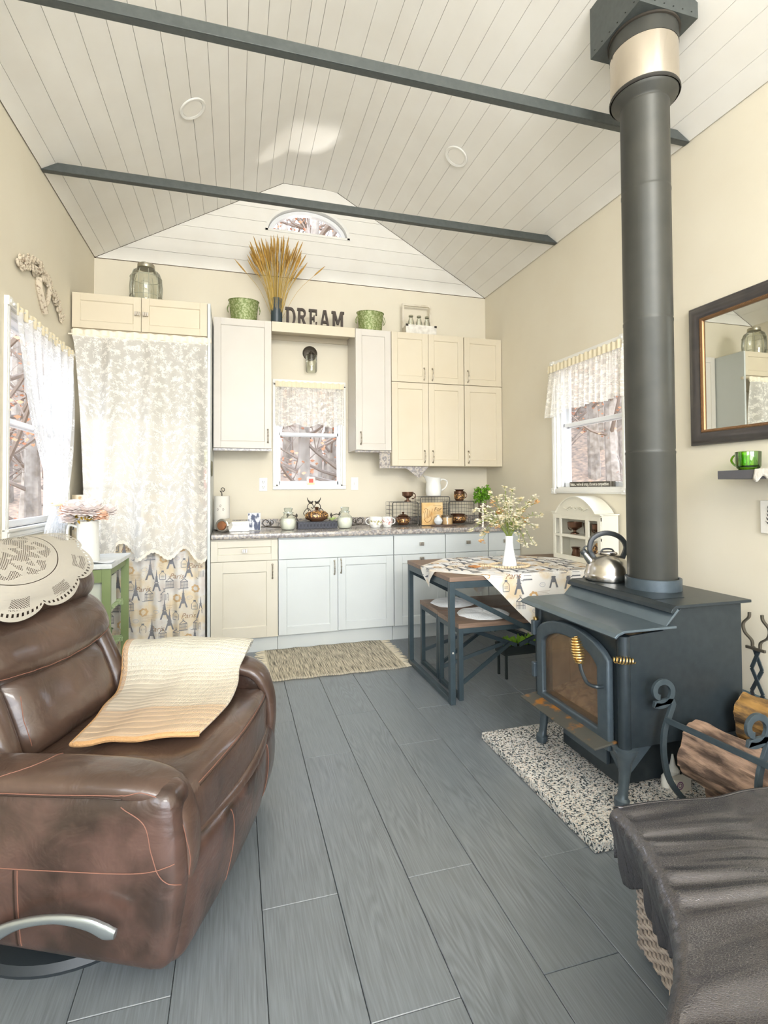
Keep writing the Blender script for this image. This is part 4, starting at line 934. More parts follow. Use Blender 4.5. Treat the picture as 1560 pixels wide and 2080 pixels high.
t = thing('bulb_vase', 'small pearly white round bud vase on the dark oval board', 'vase', (1.715, 4.15, CT+.0155))
part('vase_body', lathe(nb(), [(0, 0), (.02, 0), (.034, .014), (.039, .034), (.03, .056), (.014, .068), (.012, .076), (.016, .084), (.013, .084), (.009, .074)], 1.715, 4.15, CT+.015, 28), mat('pearl_glaze', 'd9dde0', .15, coat=.6), t)
t = thing('pillar_candle', 'squat tan candle in a glass with metal lid on the dark oval board', 'candle', (1.80, 4.15, CT+.0155))
part('wax', lathe(nb(), [(0, 0), (.046, 0), (.047, .004), (.047, .06), (0, .06)], 1.80, 4.15, CT+.015, 30), mat('tan_wax', 'dfb98b', .45), t)
part('glass_cup', lathe(nb(), [(.0485, .0), (.0495, .072), (.049, .074)], 1.80, 4.15, CT+.015, 30), M_clear, t)
part('metal_rim', lathe(nb(), [(.049, .068), (.051, .07), (.051, .078), (.049, .08), (0, .08)], 1.80, 4.15, CT+.015, 30), mat('dull_bronze', '6d6152', .4, .7), t)
# red votive hanging in the sink window
t = thing('window_votive', 'small white ornament with red square standing in the sink window', 'ornament', (.67, YB+.03, BW[2]+.012))
part('white_body', rbox(nb(), (.63, YB+.018, BW[2]+.0125), (.71, YB+.04, BW[2]+.085), .012, 4), mat('votive_white', 'f1e6dc', .4), t)
part('red_square', box(nb(), .65, YB+.0155, BW[2]+.03, .69, YB+.0175, BW[2]+.066), mat('votive_red', 'e0604f', .5), t, smooth=0)
part('yellow_foot', box(nb(), .64, YB+.012, BW[2]+.0128, .70, YB+.0175, BW[2]+.026), mat('votive_yellow', 'ecd9a0', .5), t, smooth=0)
# small round plaque hanging on the niche side panel
solo('hanging_plaque', (lambda b: (bmesh.ops.transform(b, matrix=Matrix.Translation((-.1787, 4.16, 1.42)) @ Matrix.Rotation(PI/2, 4, 'Y'), verts=b.verts[:]), b)[1])(lathe(nb(), [(0, 0), (.06, 0), (.062, .004), (.055, .008), (0, .009)], n=30)), mat('olive_plaque', '8a8468', .6, var=('6a6450', 60, .4, .6)), 'small round olive plaque on the niche side panel above the paper towels', 'plaque')
# ------------------------------------------------------------------ window dressings
M_net = lacemat('valance_net', 'f4f0e6', 44, 1.02, .55); M_head = mat('net_heading', 'eadfc2', .85)
t = thing('sink_window_valance', 'short sheer white lace valance at the top of the sink window', 'valance', (.657, YB-.02, 1.85))
def val(u, v):
    x = .345+.625*u; z = 2.205-.35*v-(.035*abs(math.sin(u*PI*3.0+.4)) if v > .9 else 0)*v; return Vector((x, YB-.024+.010*math.sin(x*120)*(.3+v)+.004*math.sin(x*251), z))
part('net', grid(nb(), val, 130, 14), M_net, t)
part('heading', grid(nb(), lambda u, v: Vector((.345+.625*u, YB-.034+.003*math.sin(u*95), 2.225-.05*v+.004*math.sin(u*70)*(1-v))), 160, 2), M_head, t)
solo('valance_rod', tube(nb(), [(.33, YB-.022, 2.2), (.985, YB-.022, 2.2)], .0045), M_blk, 'thin dark rod carrying the sink window valance', 'rod')
t = thing('right_window_valance', 'short sheer lace valance at the top of the right wall window', 'valance', (XR-.03, 3.1, 1.85))
def val2(u, v):
    y = 3.50-.80*u; wob = .022 if u < .12 else 0
    z = 2.19-(.33+.05*(u < .3)*(1-u/.3))*v-(.02*abs(math.sin(u*PI*3.3))*v); return Vector((XR-.034-.03*v*(1-min(1, u*4))+.010*math.sin(y*110)*(.3+v)+.004*math.sin(y*233), y+.045*v*(1-min(1, u*3)), z))
part('net', grid(nb(), val2, 150, 14), M_net, t)
part('heading', grid(nb(), lambda u, v: Vector((XR-.048+.003*math.sin(u*110), 3.50-.80*u, 2.215-.055*v+.005*math.sin(u*80)*(1-v))), 180, 2), M_head, t)
solo('valance_rod', tube(nb(), [(XR-.03, 2.70, 2.19), (XR-.03, 3.53, 2.19)], .0045), M_white, 'thin white rod carrying the valance of the right wall window', 'rod')
# tied-back sheer curtain of the left window
t = thing('tied_curtain', 'sheer white lace curtain tied back at the left window', 'curtain', (XL+.06, 3.4, .95))
def lc(u, v):
    z = 2.16-(2.16-.93)*v
    ya, yb_ = 2.93, 3.86
    k = min(1, v/.80); nar = k**1.6
    y0 = ya+(3.40-ya)*nar; y1 = yb_+(3.57-yb_)*nar**1.6
    if v > .80: q = (v-.80)/.20; w = math.sin(min(1, q*1.3)*PI*.5); y0 -= .14*w; y1 += .06*w
    y = y0+(y1-y0)*u
    amp = .016*(1-.5*nar); return Vector((XL+.062+amp*math.sin(u*50+3*v)+.5*amp*math.sin(u*91)+.035*(nar if v < .8 else 1-(v-.8)*2), y, z))
part('net', grid(nb(), lc, 120, 60), lacemat('sheer_net', 'e6e7e8', 46, 1.02, .5), t)
part('heading', grid(nb(), lambda u, v: Vector((XL+.066+.004*math.sin(u*100), 2.92+.95*u, 2.20-.06*v+.006*math.sin(u*60)*(1-v))), 180, 2), M_head, t)
b = nb(); tube(b, [(XL+.1+.05*math.cos(a*PI/8), 3.485+.095*math.sin(a*PI/8), 1.178+.008*math.sin(a*PI/8)) for a in range(16)], .007, 6, closed=True)
part('tieback', b, mat('cream_ribbon', 'eee0b8', .7), t)
solo('curtain_rod', tube(nb(), [(XL+.06, 2.9, 2.185), (XL+.06, 3.93, 2.185)], .006), M_white, 'white curtain rod over the left window', 'rod')
# carved plaster scroll above the left window
t = thing('plaster_ornament', 'distressed white plaster scroll ornament on the left wall above the window', 'wall ornament', (XL, 3.42, 2.45))
M_pl = mat('distressed_plaster', 'cfc3ae', .8, var=('8d7a66', 60, .52, .66), bump=(70, .5, .004))
def orn(s0, s1):
    b = nb(); R = random.Random(5)
    arc = lambda s: (3.06+.73*s, 2.41+.155*math.sin(PI*(.08+.9*s))-.03*s)
    n = 30
    for k in range(n):
        s = (k+.5)/n
        if not s0 <= s < s1: continue
        y, z = arc(s); w = .028+.022*math.sin(PI*min(1, s*1.1))
        for j in range(3):
            cy, cz = y+R.uniform(-.02, .02), z+R.uniform(-.8, .8)*w; r = R.uniform(.014, .024); nn = 10
            tube(b, [(XL+.012+.006*j, cy+math.cos(a*.7+k)*r*(1-a/12), cz+math.sin(a*.7+k)*r*(1-a/12)) for a in range(nn)], .0065, 6)
    return b
part('left_scroll', orn(0, .42), M_pl, t); part('right_scroll', orn(.62, 1.0), M_pl, t)
b = orn(.42, .62)
part('centre_crest', b, M_pl, t)
b = nb(); tube(b, curvepts([(XL+.014, 3.36, 2.50), (XL+.016, 3.37, 2.44), (XL+.016, 3.43, 2.37), (XL+.014, 3.47, 2.33)], 5), [.02]*16, 8); tube(b, curvepts([(XL+.014, 3.46, 2.56), (XL+.02, 3.52, 2.5), (XL+.02, 3.5, 2.42), (XL+.014, 3.46, 2.36)], 5), .014, 8); part('shell', b, M_pl, t)
# ------------------------------------------------------------------ dining table, benches
M_walnut = mat('weathered_walnut', '8b7463', .5, var=('6f5b4e', 7, .3, .7, 8), stretch=(1, 14, 14), bump=(40, .2, .001))
M_frame = mat('slate_blue_steel', '3a474d', .4, var=('334046', 20, .3, .7))
def sq(b, x0, y0, z0, x1, y1, z1): return box(b, x0, y0, z0, x1, y1, z1)
TX0, TX1, TY0, TY1, TZ = 1.200, 2.425, 2.738, 3.492, .738
t = thing('dining_table', 'rectangular dining table with brown wood top and dark steel frame against the right wall', 'table', (1.81, 3.11, 0))
for i in range(4):
    ya = TY0+(TY1-TY0)*i/4; part('top_board', box(nb(), TX0, ya+.0006, TZ-.026, TX1, ya+(TY1-TY0)/4-.0006, TZ), M_walnut, t, smooth=0, bev=.002)
b = nb(); w = .034; zt = TZ-.0265
box(b, TX0+w, TY0+.002, zt-.04, TX1-w, TY0+.002+w, zt); box(b, TX0+w, TY1-w-.002, zt-.04, TX1-w, TY1-.002, zt)
box(b, TX0+.002, TY0+w+.002, zt-.04, TX0+w, TY1-w-.002, zt); box(b, TX1-w, TY0+w+.002, zt-.04, TX1-.002, TY1-w-.002, zt)
part('top_frame', b, M_frame, t, smooth=0, bev=.002)
for x in (TX0+.002, TX1-w):
    for y in (TY0+.002, TY1-w-.002): part('leg', box(nb(), x, y, 0, x+w-.002, y+w, zt-.0002), M_frame, t, smooth=0, bev=.002)
    part('floor_rail', box(nb(), x, TY0+w+.002, .004, x+w-.004, TY1-w-.002, .034), M_frame, t, smooth=0, bev=.002)
for y in (TY0+.02, TY1-.02):
    part('brace', bar(nb(), (TX0+.03, y, .655), (1.80, y, .36), .012, .028), M_frame, t, smooth=0)
    part('brace', bar(nb(), (TX1-.03, y, .655), (1.82, y, .36), .012, .028), M_frame, t, smooth=0)
b = nb()
for z in (.30, .655): 
    lathe(b, [(0, 0), (.006, .001), (.005, .003), (0, .004)], 0, 0, 0, 12)
bmesh.ops.transform(b, matrix=Matrix.Translation((TX0+.018, TY0-.0005+.002, .30)) @ Matrix.Rotation(PI/2, 4, 'X'), verts=b.verts[:])
part('bolt', b, M_white, t)
def bench(y0, y1, x0, label):
    x1 = x0+.98; z = .452; t = thing('bench', label, 'bench', ((x0+x1)/2, (y0+y1)/2, 0), 'benches under the dining table')
    for i in range(2):
        ya = y0+(y1-y0)*i/2; part('seat_board', box(nb(), x0, ya+.0005, z-.028, x1, ya+(y1-y0)/2-.0005, z), M_walnut, t, smooth=0, bev=.002)
    b = nb(); w = .03; zt = z-.0285
    box(b, x0+w, y0+.002, zt-.03, x1-w, y0+.002+w, zt); box(b, x0+w, y1-w-.002, zt-.03, x1-w, y1-.002, zt)
    for xx in (x0+.002, x1-w): box(b, xx, y0+w+.002, zt-.03, xx+w-.002, y1-w-.002, zt)
    part('seat_frame', b, M_frame, t, smooth=0, bev=.002)
    for xx in (x0+.002, x1-w):
        for yy in (y0+.002, y1-w-.002): part('leg', box(nb(), xx, yy, 0, xx+w-.002, yy+w, zt-.0002), M_frame, t, smooth=0, bev=.002)
        part('floor_rail', box(nb(), xx, y0+w+.002, .004, xx+w-.004, y1-w-.002, .03), M_frame, t, smooth=0, bev=.002)
    ym = (y0+y1)/2
    for s, xx in ((1, x0+.02), (-1, x1-.02)):
        part('brace', bar(nb(), (xx+s*.06, ym, zt-.03), (xx+s*.46, ym, .24), .012, .024), M_frame, t, smooth=0)
        for yy in (y0+.017, y1-.017): part('brace', bar(nb(), (xx+s*.012, yy, .10), (xx+s*.40, ym+(yy-ym)*.12, .262), .012, .022), M_frame, t, smooth=0)
    return t
bench(2.782, 3.108, 1.275, 'dark-framed wooden bench under the near side of the table, nearer the stove')
bench(3.135, 3.468, 1.285, 'dark-framed wooden bench under the far side of the table, nearer the base cabinets')
M_pad = mat('white_fluffy_pad', 'dfe3e4', .95, bump=(90, .8, .006), sheen=.4)
def pad(cx, cy, rx, ry, label, seed):
    R = random.Random(seed); ph = [R.uniform(0, 6) for _ in range(4)]
    def f(u, v):
        a = 2*PI*u; r = math.sin(v*PI/2)
        k = 1+.03*math.sin(3*a+ph[0])+.02*math.sin(7*a+ph[1])+.012*math.sin(13*a+ph[2])
        z = .4525+.002+.020*(1-r**6)*(1+.15*math.sin(9*r+5*a+ph[3]))
        return Vector((cx+math.cos(a)*rx*r*k, cy+math.sin(a)*ry*r*k, z))
    b = nb(); grid(b, f, 60, 14, closeu=True)
    f2 = [v for v in b.verts if abs(v.co.z-.4545) < .0006]
    bmesh.ops.remove_doubles(b, verts=b.verts[:], dist=1e-5)
    solo('seat_pad', b, M_pad, label, 'seat pad', 'white seat pads on the benches', solid=.004, solid_off=-1)
pad(1.53, 2.965, .168, .150, 'round fluffy white seat pad on the bench nearer the stove', 1)
pad(1.47, 3.305, .155, .140, 'fluffy white seat pad on the far bench, behind the near table leg', 4)
# tablecloth
PR_COLS2 = [mat('table_print_slate', '6f7177', .8), mat('table_print_brown', '927257', .8), mat('table_print_ochre', 'cba574', .8), mat('table_print_blue', '8a92a8', .8)]
CX, CY, CD = 1.775, 3.075, .705
def cl(px, py, off=0.0):
    z = TZ+.0015+off; x, y = px, py
    wv = .004*math.sin(px*40)
    if y < TY0-.006:
        o_ = TY0-.006-y; z = TZ+.0015-o_; y = TY0-.010-off-.012*math.sin(px*22+1)*min(1, o_*4)-.01*min(1, o_*6)
    elif y > TY1+.004:
        o_ = y-TY1-.004; z = TZ+.0015-o_; y = TY1+.008+off+.01*math.sin(px*22)*min(1, o_*4)
    if x < TX0-.005:
        o_ = TX0-.005-x; z = TZ+.0015-o_; x = TX0-.009-off-.016*math.sin(py*30)*min(1, o_*8)
    if x > 2.424: x = 2.424+(x-2.424)*.02
    return Vector((x, y, z))
def cloth_uv(u, v, off=0):  # u,v metres 0..side
    s = CD*math.sqrt(2)
    if not (0 <= u <= s and 0 <= v <= s): return None
    a, c = u-s/2, v-s/2; return cl(CX+(a-c)*.7071, CY+(a+c)*.7071, off)
S_ = CD*math.sqrt(2)
t = thing('tablecloth', 'square printed cloth with towers and script laid cornerwise over the dining table', 'tablecloth', (CX, CY, TZ))
part('cloth', grid(nb(), lambda u, v: cloth_uv(u*S_, v*S_), 90, 90), mat('table_print_cloth', 'e4e2de', .8, var=('dcc9a8', 6, .48, .62), sheen=.2), t)
b = nb(); print_on(b, lambda u, v: cloth_uv(u, v, .0018), S_, S_, 13, 10, .13, 9, rot=math.radians(-45)); part('printed_motifs', b, PR_COLS2, t, smooth=0, kind='stuff')
# milk-glass vase, garland, flowers
vx, vy = 1.742, 3.0; vz = TZ+.0035
t = thing('milk_glass_vase', 'tall white fluted milk-glass vase in the middle of the dining table', 'vase', (vx, vy, vz))
b = lathe(nb(), [(0, 0), (.042, 0), (.047, .006), (.046, .02), (.036, .07), (.027, .12), (.0235, .15), (.024, .185), (.027, .2), (.022, .2), (.02, .15), (.03, .07), (.03, .015), (0, .012)], vx, vy, vz, 48)
for v in b.verts:
    dx, dy = v.co.x-vx, v.co.y-vy; a = math.atan2(dy, dx); k = 1+.035*math.cos(a*14); v.co.x = vx+dx*k; v.co.y = vy+dy*k
part('vase_body', b, mat('milk_glass', 'eceff2', .12, coat=.5), t)
t = thing('bead_garland', 'round pale wooden bead garland with jute tassels circling the milk-glass vase', 'garland', (1.735, 3.0, vz))
M_bead = mat('pale_wood_bead', 'e6d4b6', .55, var=('d9c09a', 60, .3, .7)); M_tas = mat('jute_tassel', 'b57d4c', .9, bump=(200, .5, .002))
bb = lathe(nb(), [(0, -.0085), (.006, -.006), (.0088, 0), (.006, .006), (0, .0085)], 0, 0, 0, 12); bb0 = None
for k in range(44):
    a = 2*PI*k/44; p = Vector((1.735+.135*math.cos(a), 2.99+.10*math.sin(a), vz+.0095))
    if bb0 is None:
        bb0 = fin('bead', bb, M_bead); bb0.parent = t; bb0.location = p-ORG[t]
    else:
        o = bb0.copy(); COL.objects.link(o); o.parent = t; o.location = p-ORG[t]
for k in range(6):
    o = bb0.copy(); COL.objects.link(o); o.parent = t; o.location = Vector((1.604-.017*k*.9, 3.0+.004*k, vz+.0095))-ORG[t]
for dy, dx in ((.006, 0), (-.028, .012)):
    b = nb()
    for k in range(12):
        tube(b, [(1.515+dx, 3.02+dy, vz+.010), (1.495+dx, 3.02+dy+.002*(k-6)*.4, vz+.008+.004*math.sin(k)), (1.465+dx, 3.02+dy+.0035*(k-6), vz+.004+.006*abs(math.sin(k*2)))], [.004, .0035, .002], 5)
    part('tassel', b, M_tas, t)
t = thing('blossom_spray', 'loose spray of cream blossoms and green stems in the milk-glass vase', 'flowers', (vx, vy, vz+.15))
M_st = mat('olive_stem', '6f7c3a', .7, var=('8b9a4a', 20, .3, .7)); M_bl = mat('cream_blossom', 'f6f2e2', .7, var=('f2e4b8', 30, .4, .65)); M_pe = mat('peach_blossom', 'ecc389', .7); M_lf = mat('olive_leaf', '73862f', .6, var=('97a748', 40, .3, .7))
R = random.Random(21)
def blossom(b, c, s):
    for k in range(5):
        a = k*1.2566+R.random(); ax = Vector((R.uniform(-.5, .5), R.uniform(-.5, .5), 1)).normalized(); p, q = frame_of(ax)
        d = (p*math.cos(a)+q*math.sin(a)); n = ax*s*.35; w = (ax.cross(d))*s*.5
        poly(b, [c, c+d*s*.6+w+n*.6, c+d*s*1.1+n, c+d*s*.6-w+n*.6])
tips = [(-.27, -.05, .17), (-.25, .05, .04), (-.20, .0, .01), (-.23, -.04, -.03), (-.12, .03, .28), (-.02, .02, .33), (.03, 0, .31), (.09, .0, .24), (.20, 0, .25), (.23, .02, .22), (.25, 0, .13), (.22, .03, .05), (.17, -.02, -.06), (.11, -.03, -.07), (.05, -.05, -.04), (-.10, .05, .22), (-.05, -.05, .22), (.05, .05, .24), (.12, -.04, .2), (-.16, .06, .19), (-.09, -.06, .12), (-.04, .06, .15), (.04, -.06, .14), (.10, .06, .12), (-.14, -.03, .07), (.02, .01, .2), (-.18, 0, .12), (.15, .04, .09), (-.06, 0, .25), (.0, -.08, .09), (.07, -.02, .17), (-.21, .03, .09)]
for i, (dx, dy, dz) in enumerate(tips):
    base = Vector((vx+dx*.06, vy+dy*.06, vz+.12)); neck = Vector((vx+dx*.1, vy+dy*.1, vz+.215)); tip = Vector((vx+dx, vy+dy, vz+.2+dz))
    mid = neck.lerp(tip, .5)+Vector((0, 0, .05+.03*(dz < .05)))
    P = curvepts([base, neck, mid, tip], 5)
    st = part('stem', tube(nb(), P, .0016, 4), M_st, t, smooth=0)
    b = nb()
    for k in range(12+R.randrange(6)):
        q = P[R.randrange(len(P)//2, len(P))]+Vector((R.uniform(-.018, .018), R.uniform(-.018, .018), R.uniform(-.015, .018))); blossom(b, q, R.uniform(.011, .016))
    for k in range(4): blossom(b, tip+Vector((R.uniform(-.012, .012), R.uniform(-.01, .01), R.uniform(-.012, .012))), .015)
    part('blossoms', b, M_pe if i % 6 == 3 else M_bl, st, smooth=0, kind='stuff')
    b = nb()
    for k in range(8):
        q = P[R.randrange(6, len(P)-1)]; d = Vector((R.uniform(-1, 1), R.uniform(-1, 1), R.uniform(-.1, 1.2))).normalized(); s, u = frame_of(d); L_ = R.uniform(.02, .045)
        poly(b, [q, q+d*L_*.5+s*.0035, q+d*L_, q+d*L_*.5-s*.0035])
    part('leaves', b, M_lf, st, smooth=0, kind='stuff')
# curio cabinet on the table
t = thing('curio_cabinet', 'small cream arched curio cabinet with mullioned front standing on the table by the wall', 'cabinet', (2.37, 3.04, TZ))
M_cur = mat('curio_cream', 'e3dfcf', .35, coat=.2)
x0, x1, y0, y1, z0, z1 = 2.285, 2.425, 2.79, 3.30, TZ+.004, 1.075
b = nb(); box(b, x1-.008, y0, z0, x1, y1, z1); box(b, x0+.012, y0, z0, x1-.008, y0+.012, z1); box(b, x0+.012, y1-.012, z0, x1-.008, y1, z1); box(b, x0+.012, y0+.012, z0, x1-.008, y1-.012, z0+.02)
part('case', b, M_cur, t, smooth=0, bev=.002)
part('shelf', box(nb(), x0+.014, y0+.0125, .915, x1-.0085, y1-.0125, .925), M_cur, t, smooth=0)
def archz(y):
    s = (y-y0)/(y1-y0); return 1.075+.115*max(0, math.sin(PI*min(1, max(0, (s-.08)/.84))))**.75
ys = [y0-.01+(y1-y0+.02)*i/32 for i in range(33)]
b = nb()
prism(b, [(y, archz(y)) for y in ys]+[(y1+.01, 1.06), (y0-.01, 1.06)][0:2], lambda u, v: Vector((x0, u, v)), (.012, 0, 0))
part('arched_pediment', b, M_cur, t, smooth=0)
b = nb()
for a, c in zip(ys, ys[1:]):
    prism(b, [(a, archz(a)), (c, archz(c)), (c, archz(c)+.008), (a, archz(a)+.008)], lambda u, v: Vector((x0-.012, u, v)), (x1-x0+.012, 0, 0))
part('arched_top', b, M_cur, t, smooth=0, bev=0)
b = nb(); f = .012
for (ya, yb_) in ((y0, y0+.03), (y0+.118, y0+.15), (3.205, 3.225), (y1-.028, y1)): box(b, x0-.001, ya, z0, x0+f-.001, yb_, 1.06)
for (za, zb) in ((z0, z0+.035), (.905, .925), (1.035, 1.06)): box(b, x0, y0, za, x0+f-.002, y1, zb)
part('face_frame', b, M_cur, t, smooth=0, bev=.001)
b = nb()
for k in range(9): lathe(b, [(0, -.006), (.006, 0), (0, .006)], x0-.003, 2.95+k*.022, 1.10+.018*math.sin(k*PI/8), 8)
for k in range(2): tube(b, curvepts([(x0-.003, 3.04+s_*.01, 1.10) for s_ in (0,)]+[(x0-.003, 3.04+(-1)**k*.05, 1.125), (x0-.003, 3.04+(-1)**k*.10, 1.105), (x0-.003, 3.04+(-1)**k*.13, 1.115)], 4), .004, 5)
part('carved_swag', b, M_cur, t)
def cup2(x, y, z, label, r=.036, h=.07, side=1, nm='footed_cup'):
    t2 = mug(x, y, label, r, h, side, M_cop, (M_copdec, .55, .9), nm, 'cup', z=z, foot=True, group='copper lustre pieces in the curio cabinet')
    return t2
def rotz(th, a): th.rotation_euler.z = a
rotz(cup2(2.345, 3.13, .9255, 'wide footed copper lustre cup on the upper shelf of the curio cabinet, left', .05, .085), PI/2)
rotz(cup2(2.345, 2.885, .9255, 'footed copper lustre cup on the upper shelf of the curio cabinet, right', .042, .085), PI/2)
t = thing('lustre_creamer', 'small copper lustre creamer on the bottom shelf of the curio cabinet', 'jug', (2.35, 3.13, z0+.021))
part('jug_body', lathe(nb(), [(0, 0), (.026, 0), (.03, .012), (.022, .045), (.024, .06), (.034, .068), (.03, .068), (.02, .05), (0, .01)], 2.35, 3.13, z0+.021, 24), M_cop, t)
part('handle', tube(nb(), curvepts([(2.35, 3.108, z0+.075), (2.35, 3.09, z0+.08), (2.35, 3.085, z0+.055), (2.35, 3.106, z0+.04)], 4), .0035, 6), M_cop, t)
t = thing('lustre_plate', 'round copper lustre plate leaning inside the curio cabinet bottom shelf', 'plate', (2.38, 2.93, z0+.021))
b = lathe(nb(), [(0, 0), (.03, 0), (.06, .009), (.058, .011), (.03, .003), (0, .003)], 0, 0, 0, 32); bmesh.ops.transform(b, matrix=Matrix.Translation((2.385, 2.93, z0+.021+.058)) @ Matrix.Rotation(math.radians(-78), 4, 'Y'), verts=b.verts[:]); part('plate_disc', b, M_copdec, t)
t = thing('glass_tumbler', 'small cut-glass tumbler between the two footed cups in the curio cabinet', 'glass', (2.36, 3.01, .9255))
part('tumbler_body', lathe(nb(), [(0, 0), (.02, 0), (.03, .085), (.028, .085), (.018, .006), (0, .006)], 2.36, 3.01, .9258, 10), glassmat('cut_glass', 'dedccf', .25), t, smooth=20)
# plant on low shelf behind the bench
t = thing('planter_tray', 'black rectangular planter tray on short legs under the benches, behind the tablecloth corner', 'planter', (1.88, 3.06, 0))
def tray_pts(): pass
x0, x1, y0, y1, z0 = 1.70, 2.06, 3.00, 3.13, .155
b = nb(); box(b, x0, y0, z0, x1, y1, z0+.008); box(b, x0, y0, z0+.008, x1, y0+.008, z0+.06); box(b, x0, y1-.008, z0+.008, x1, y1, z0+.06); box(b, x0, y0+.008, z0+.008, x0+.008, y1-.008, z0+.06); box(b, x1-.008, y0+.008, z0+.008, x1, y1-.008, z0+.06)
part('tray', b, mat('black_tray', '22292a', .4), t, smooth=0, bev=.002)
for x in (x0+.01, x1-.03):
    for y in (y0+.005, y1-.025): part('leg', bar(nb(), (x+.01, y+.01, 0), (x+.01, y+.01, z0), .014, .014, (0, 1, 0)), MATS['black_tray'], t, smooth=0)
t = thing('lettuce_plant', 'bright green broad-leaved plant in the black planter tray under the table corner', 'plant', (1.88, 3.06, z0+.01))
R = random.Random(2); b = nb(); part('soil', box(nb(), x0+.009, y0+.009, z0+.0085, x1-.009, y1-.009, z0+.03), mat('potting_soil', '3b2f24', .9), t, smooth=0)
for k in range(56):
    c = Vector((R.uniform(x0+.03, x1-.03), R.uniform(y0+.03, y1-.03), z0+.03)); a = R.uniform(0, 6.28); d = Vector((math.cos(a)*.6, math.sin(a)*.6, 1)).normalized(); s, u = frame_of(d); L_ = R.uniform(.05, .085)
    q = nb(); P = [c, c+d*L_*.4+s*.016, c+d*L_*.8+s*.022+u*.008, c+d*L_+u*.018, c+d*L_*.8-s*.022+u*.008, c+d*L_*.4-s*.016]; poly(q, P)
    part('leaf', q, mat('lettuce_leaf', '7fb32a', .45, var=('a5cf4d', 40, .35, .65)), t, smooth=0)
# ------------------------------------------------------------------ rug
t = thing('rag_rug', 'woven grey and cream rag rug with fringed ends on the floor before the sink cabinet', 'rug', (.69, 3.72, 0))
def rugp(u, v):
    x = .232+.93*u-.01*v; y = 3.40+.645*v+.006*math.sin(u*30)*(v*2-1)+.012*u*v; return Vector((x, y, .010+.0015*math.sin(u*300)+.001*math.sin(v*60+u*20)))
M_rug = mat('rag_weave', 'cdc3ac', .95, bump=(1, .01)); N, L, bs = nodes(M_rug)
tc = N.new('ShaderNodeTexCoord'); mp = N.new('ShaderNodeMapping'); mp.inputs['Scale'].default_value = (230, 5, 1); nz = N.new('ShaderNodeTexNoise'); nz.inputs['Scale'].default_value = 1; nz.inputs['Detail'].default_value = 3
rr = N.new('ShaderNodeValToRGB'); rr.color_ramp.elements[0].position = .38; rr.color_ramp.elements[0].color = H('625d54'); rr.color_ramp.elements[1].position = .58; rr.color_ramp.elements[1].color = H('cfc5ae')
L.new(tc.outputs['UV'], mp.inputs[0]); L.new(mp.outputs[0], nz.inputs[0]); L.new(nz.outputs[0], rr.inputs[0]); L.new(rr.outputs[0], bs.inputs['Base Color'])
b = nb(); grid(b, rugp, 240, 30); part('woven_field', b, M_rug, t, solid=.009, solid_off=-1)
R = random.Random(8)
for s in (0, 1):
    b = nb()
    for k in range(46):
        v = (k+.5)/46; p = rugp(s, v); sg = 1 if s else -1; L_ = R.uniform(.06, .085)
        tube(b, [p+Vector((0, 0, -.004)), p+Vector((sg*L_*.4, R.uniform(-.008, .008), -.004)), p+Vector((sg*L_, R.uniform(-.018, .018), -.0065))], [.0035, .0028, .0016], 5)
    part('fringe', b, mat('cream_fringe', 'd9cfb8', .95), t, kind='stuff')
    b = nb(); tube(b, [rugp(s, i/20)+Vector((0, 0, -.002)) for i in range(21)], .0045, 6); part('edge_binding', b, MATS['cream_fringe'], t)
# ------------------------------------------------------------------ granite hearth
M_gran = mat('speckled_granite', 'c9c2b2', .25, coat=.4); N, L, bs = nodes(M_gran)
tc = N.new('ShaderNodeTexCoord'); vo = N.new('ShaderNodeTexVoronoi'); vo.inputs['Scale'].default_value = 190; nz = N.new('ShaderNodeTexNoise'); nz.inputs['Scale'].default_value = 105; nz.inputs['Detail'].default_value = 5
mx = N.new('ShaderNodeMath'); mx.operation = 'MULTIPLY_ADD'; mx.inputs[1].default_value = .35; sp = N.new('ShaderNodeSeparateXYZ'); rr = N.new('ShaderNodeValToRGB')
cr = rr.color_ramp; cr.interpolation = 'CONSTANT'; cr.elements[0].position = 0; cr.elements[0].color = H('3a4145'); cr.elements[1].position = .56; cr.elements[1].color = H('858b8d')
for p, c in ((.62, 'c9c9c4'), (.74, 'c0a58c'), (.79, 'd8d8d3')): e = cr.elements.new(p); e.color = H(c)
L.new(tc.outputs['Object'], vo.inputs[0]); L.new(tc.outputs['Object'], nz.inputs[0]); L.new(vo.outputs['Color'], sp.inputs[0]); L.new(sp.outputs[0], mx.inputs[0]); L.new(nz.outputs[0], mx.inputs[2]); L.new(mx.outputs[0], rr.inputs[0]); L.new(rr.outputs[0], bs.inputs['Base Color'])
b = rbox(nb(), (1.19, 1.50, 0.001), (2.25, 2.335, .036), .004, 12, lambda p, q: (p.x-(.004*noise.noise(p*14) if q[0] < -.99 else 0), p.y+(.004*noise.noise(p*14) if q[1] < -.99 else 0), p.z))
solo('hearth_slab', b, M_gran, 'black and white speckled granite hearth slab under the wood stove', 'hearth')
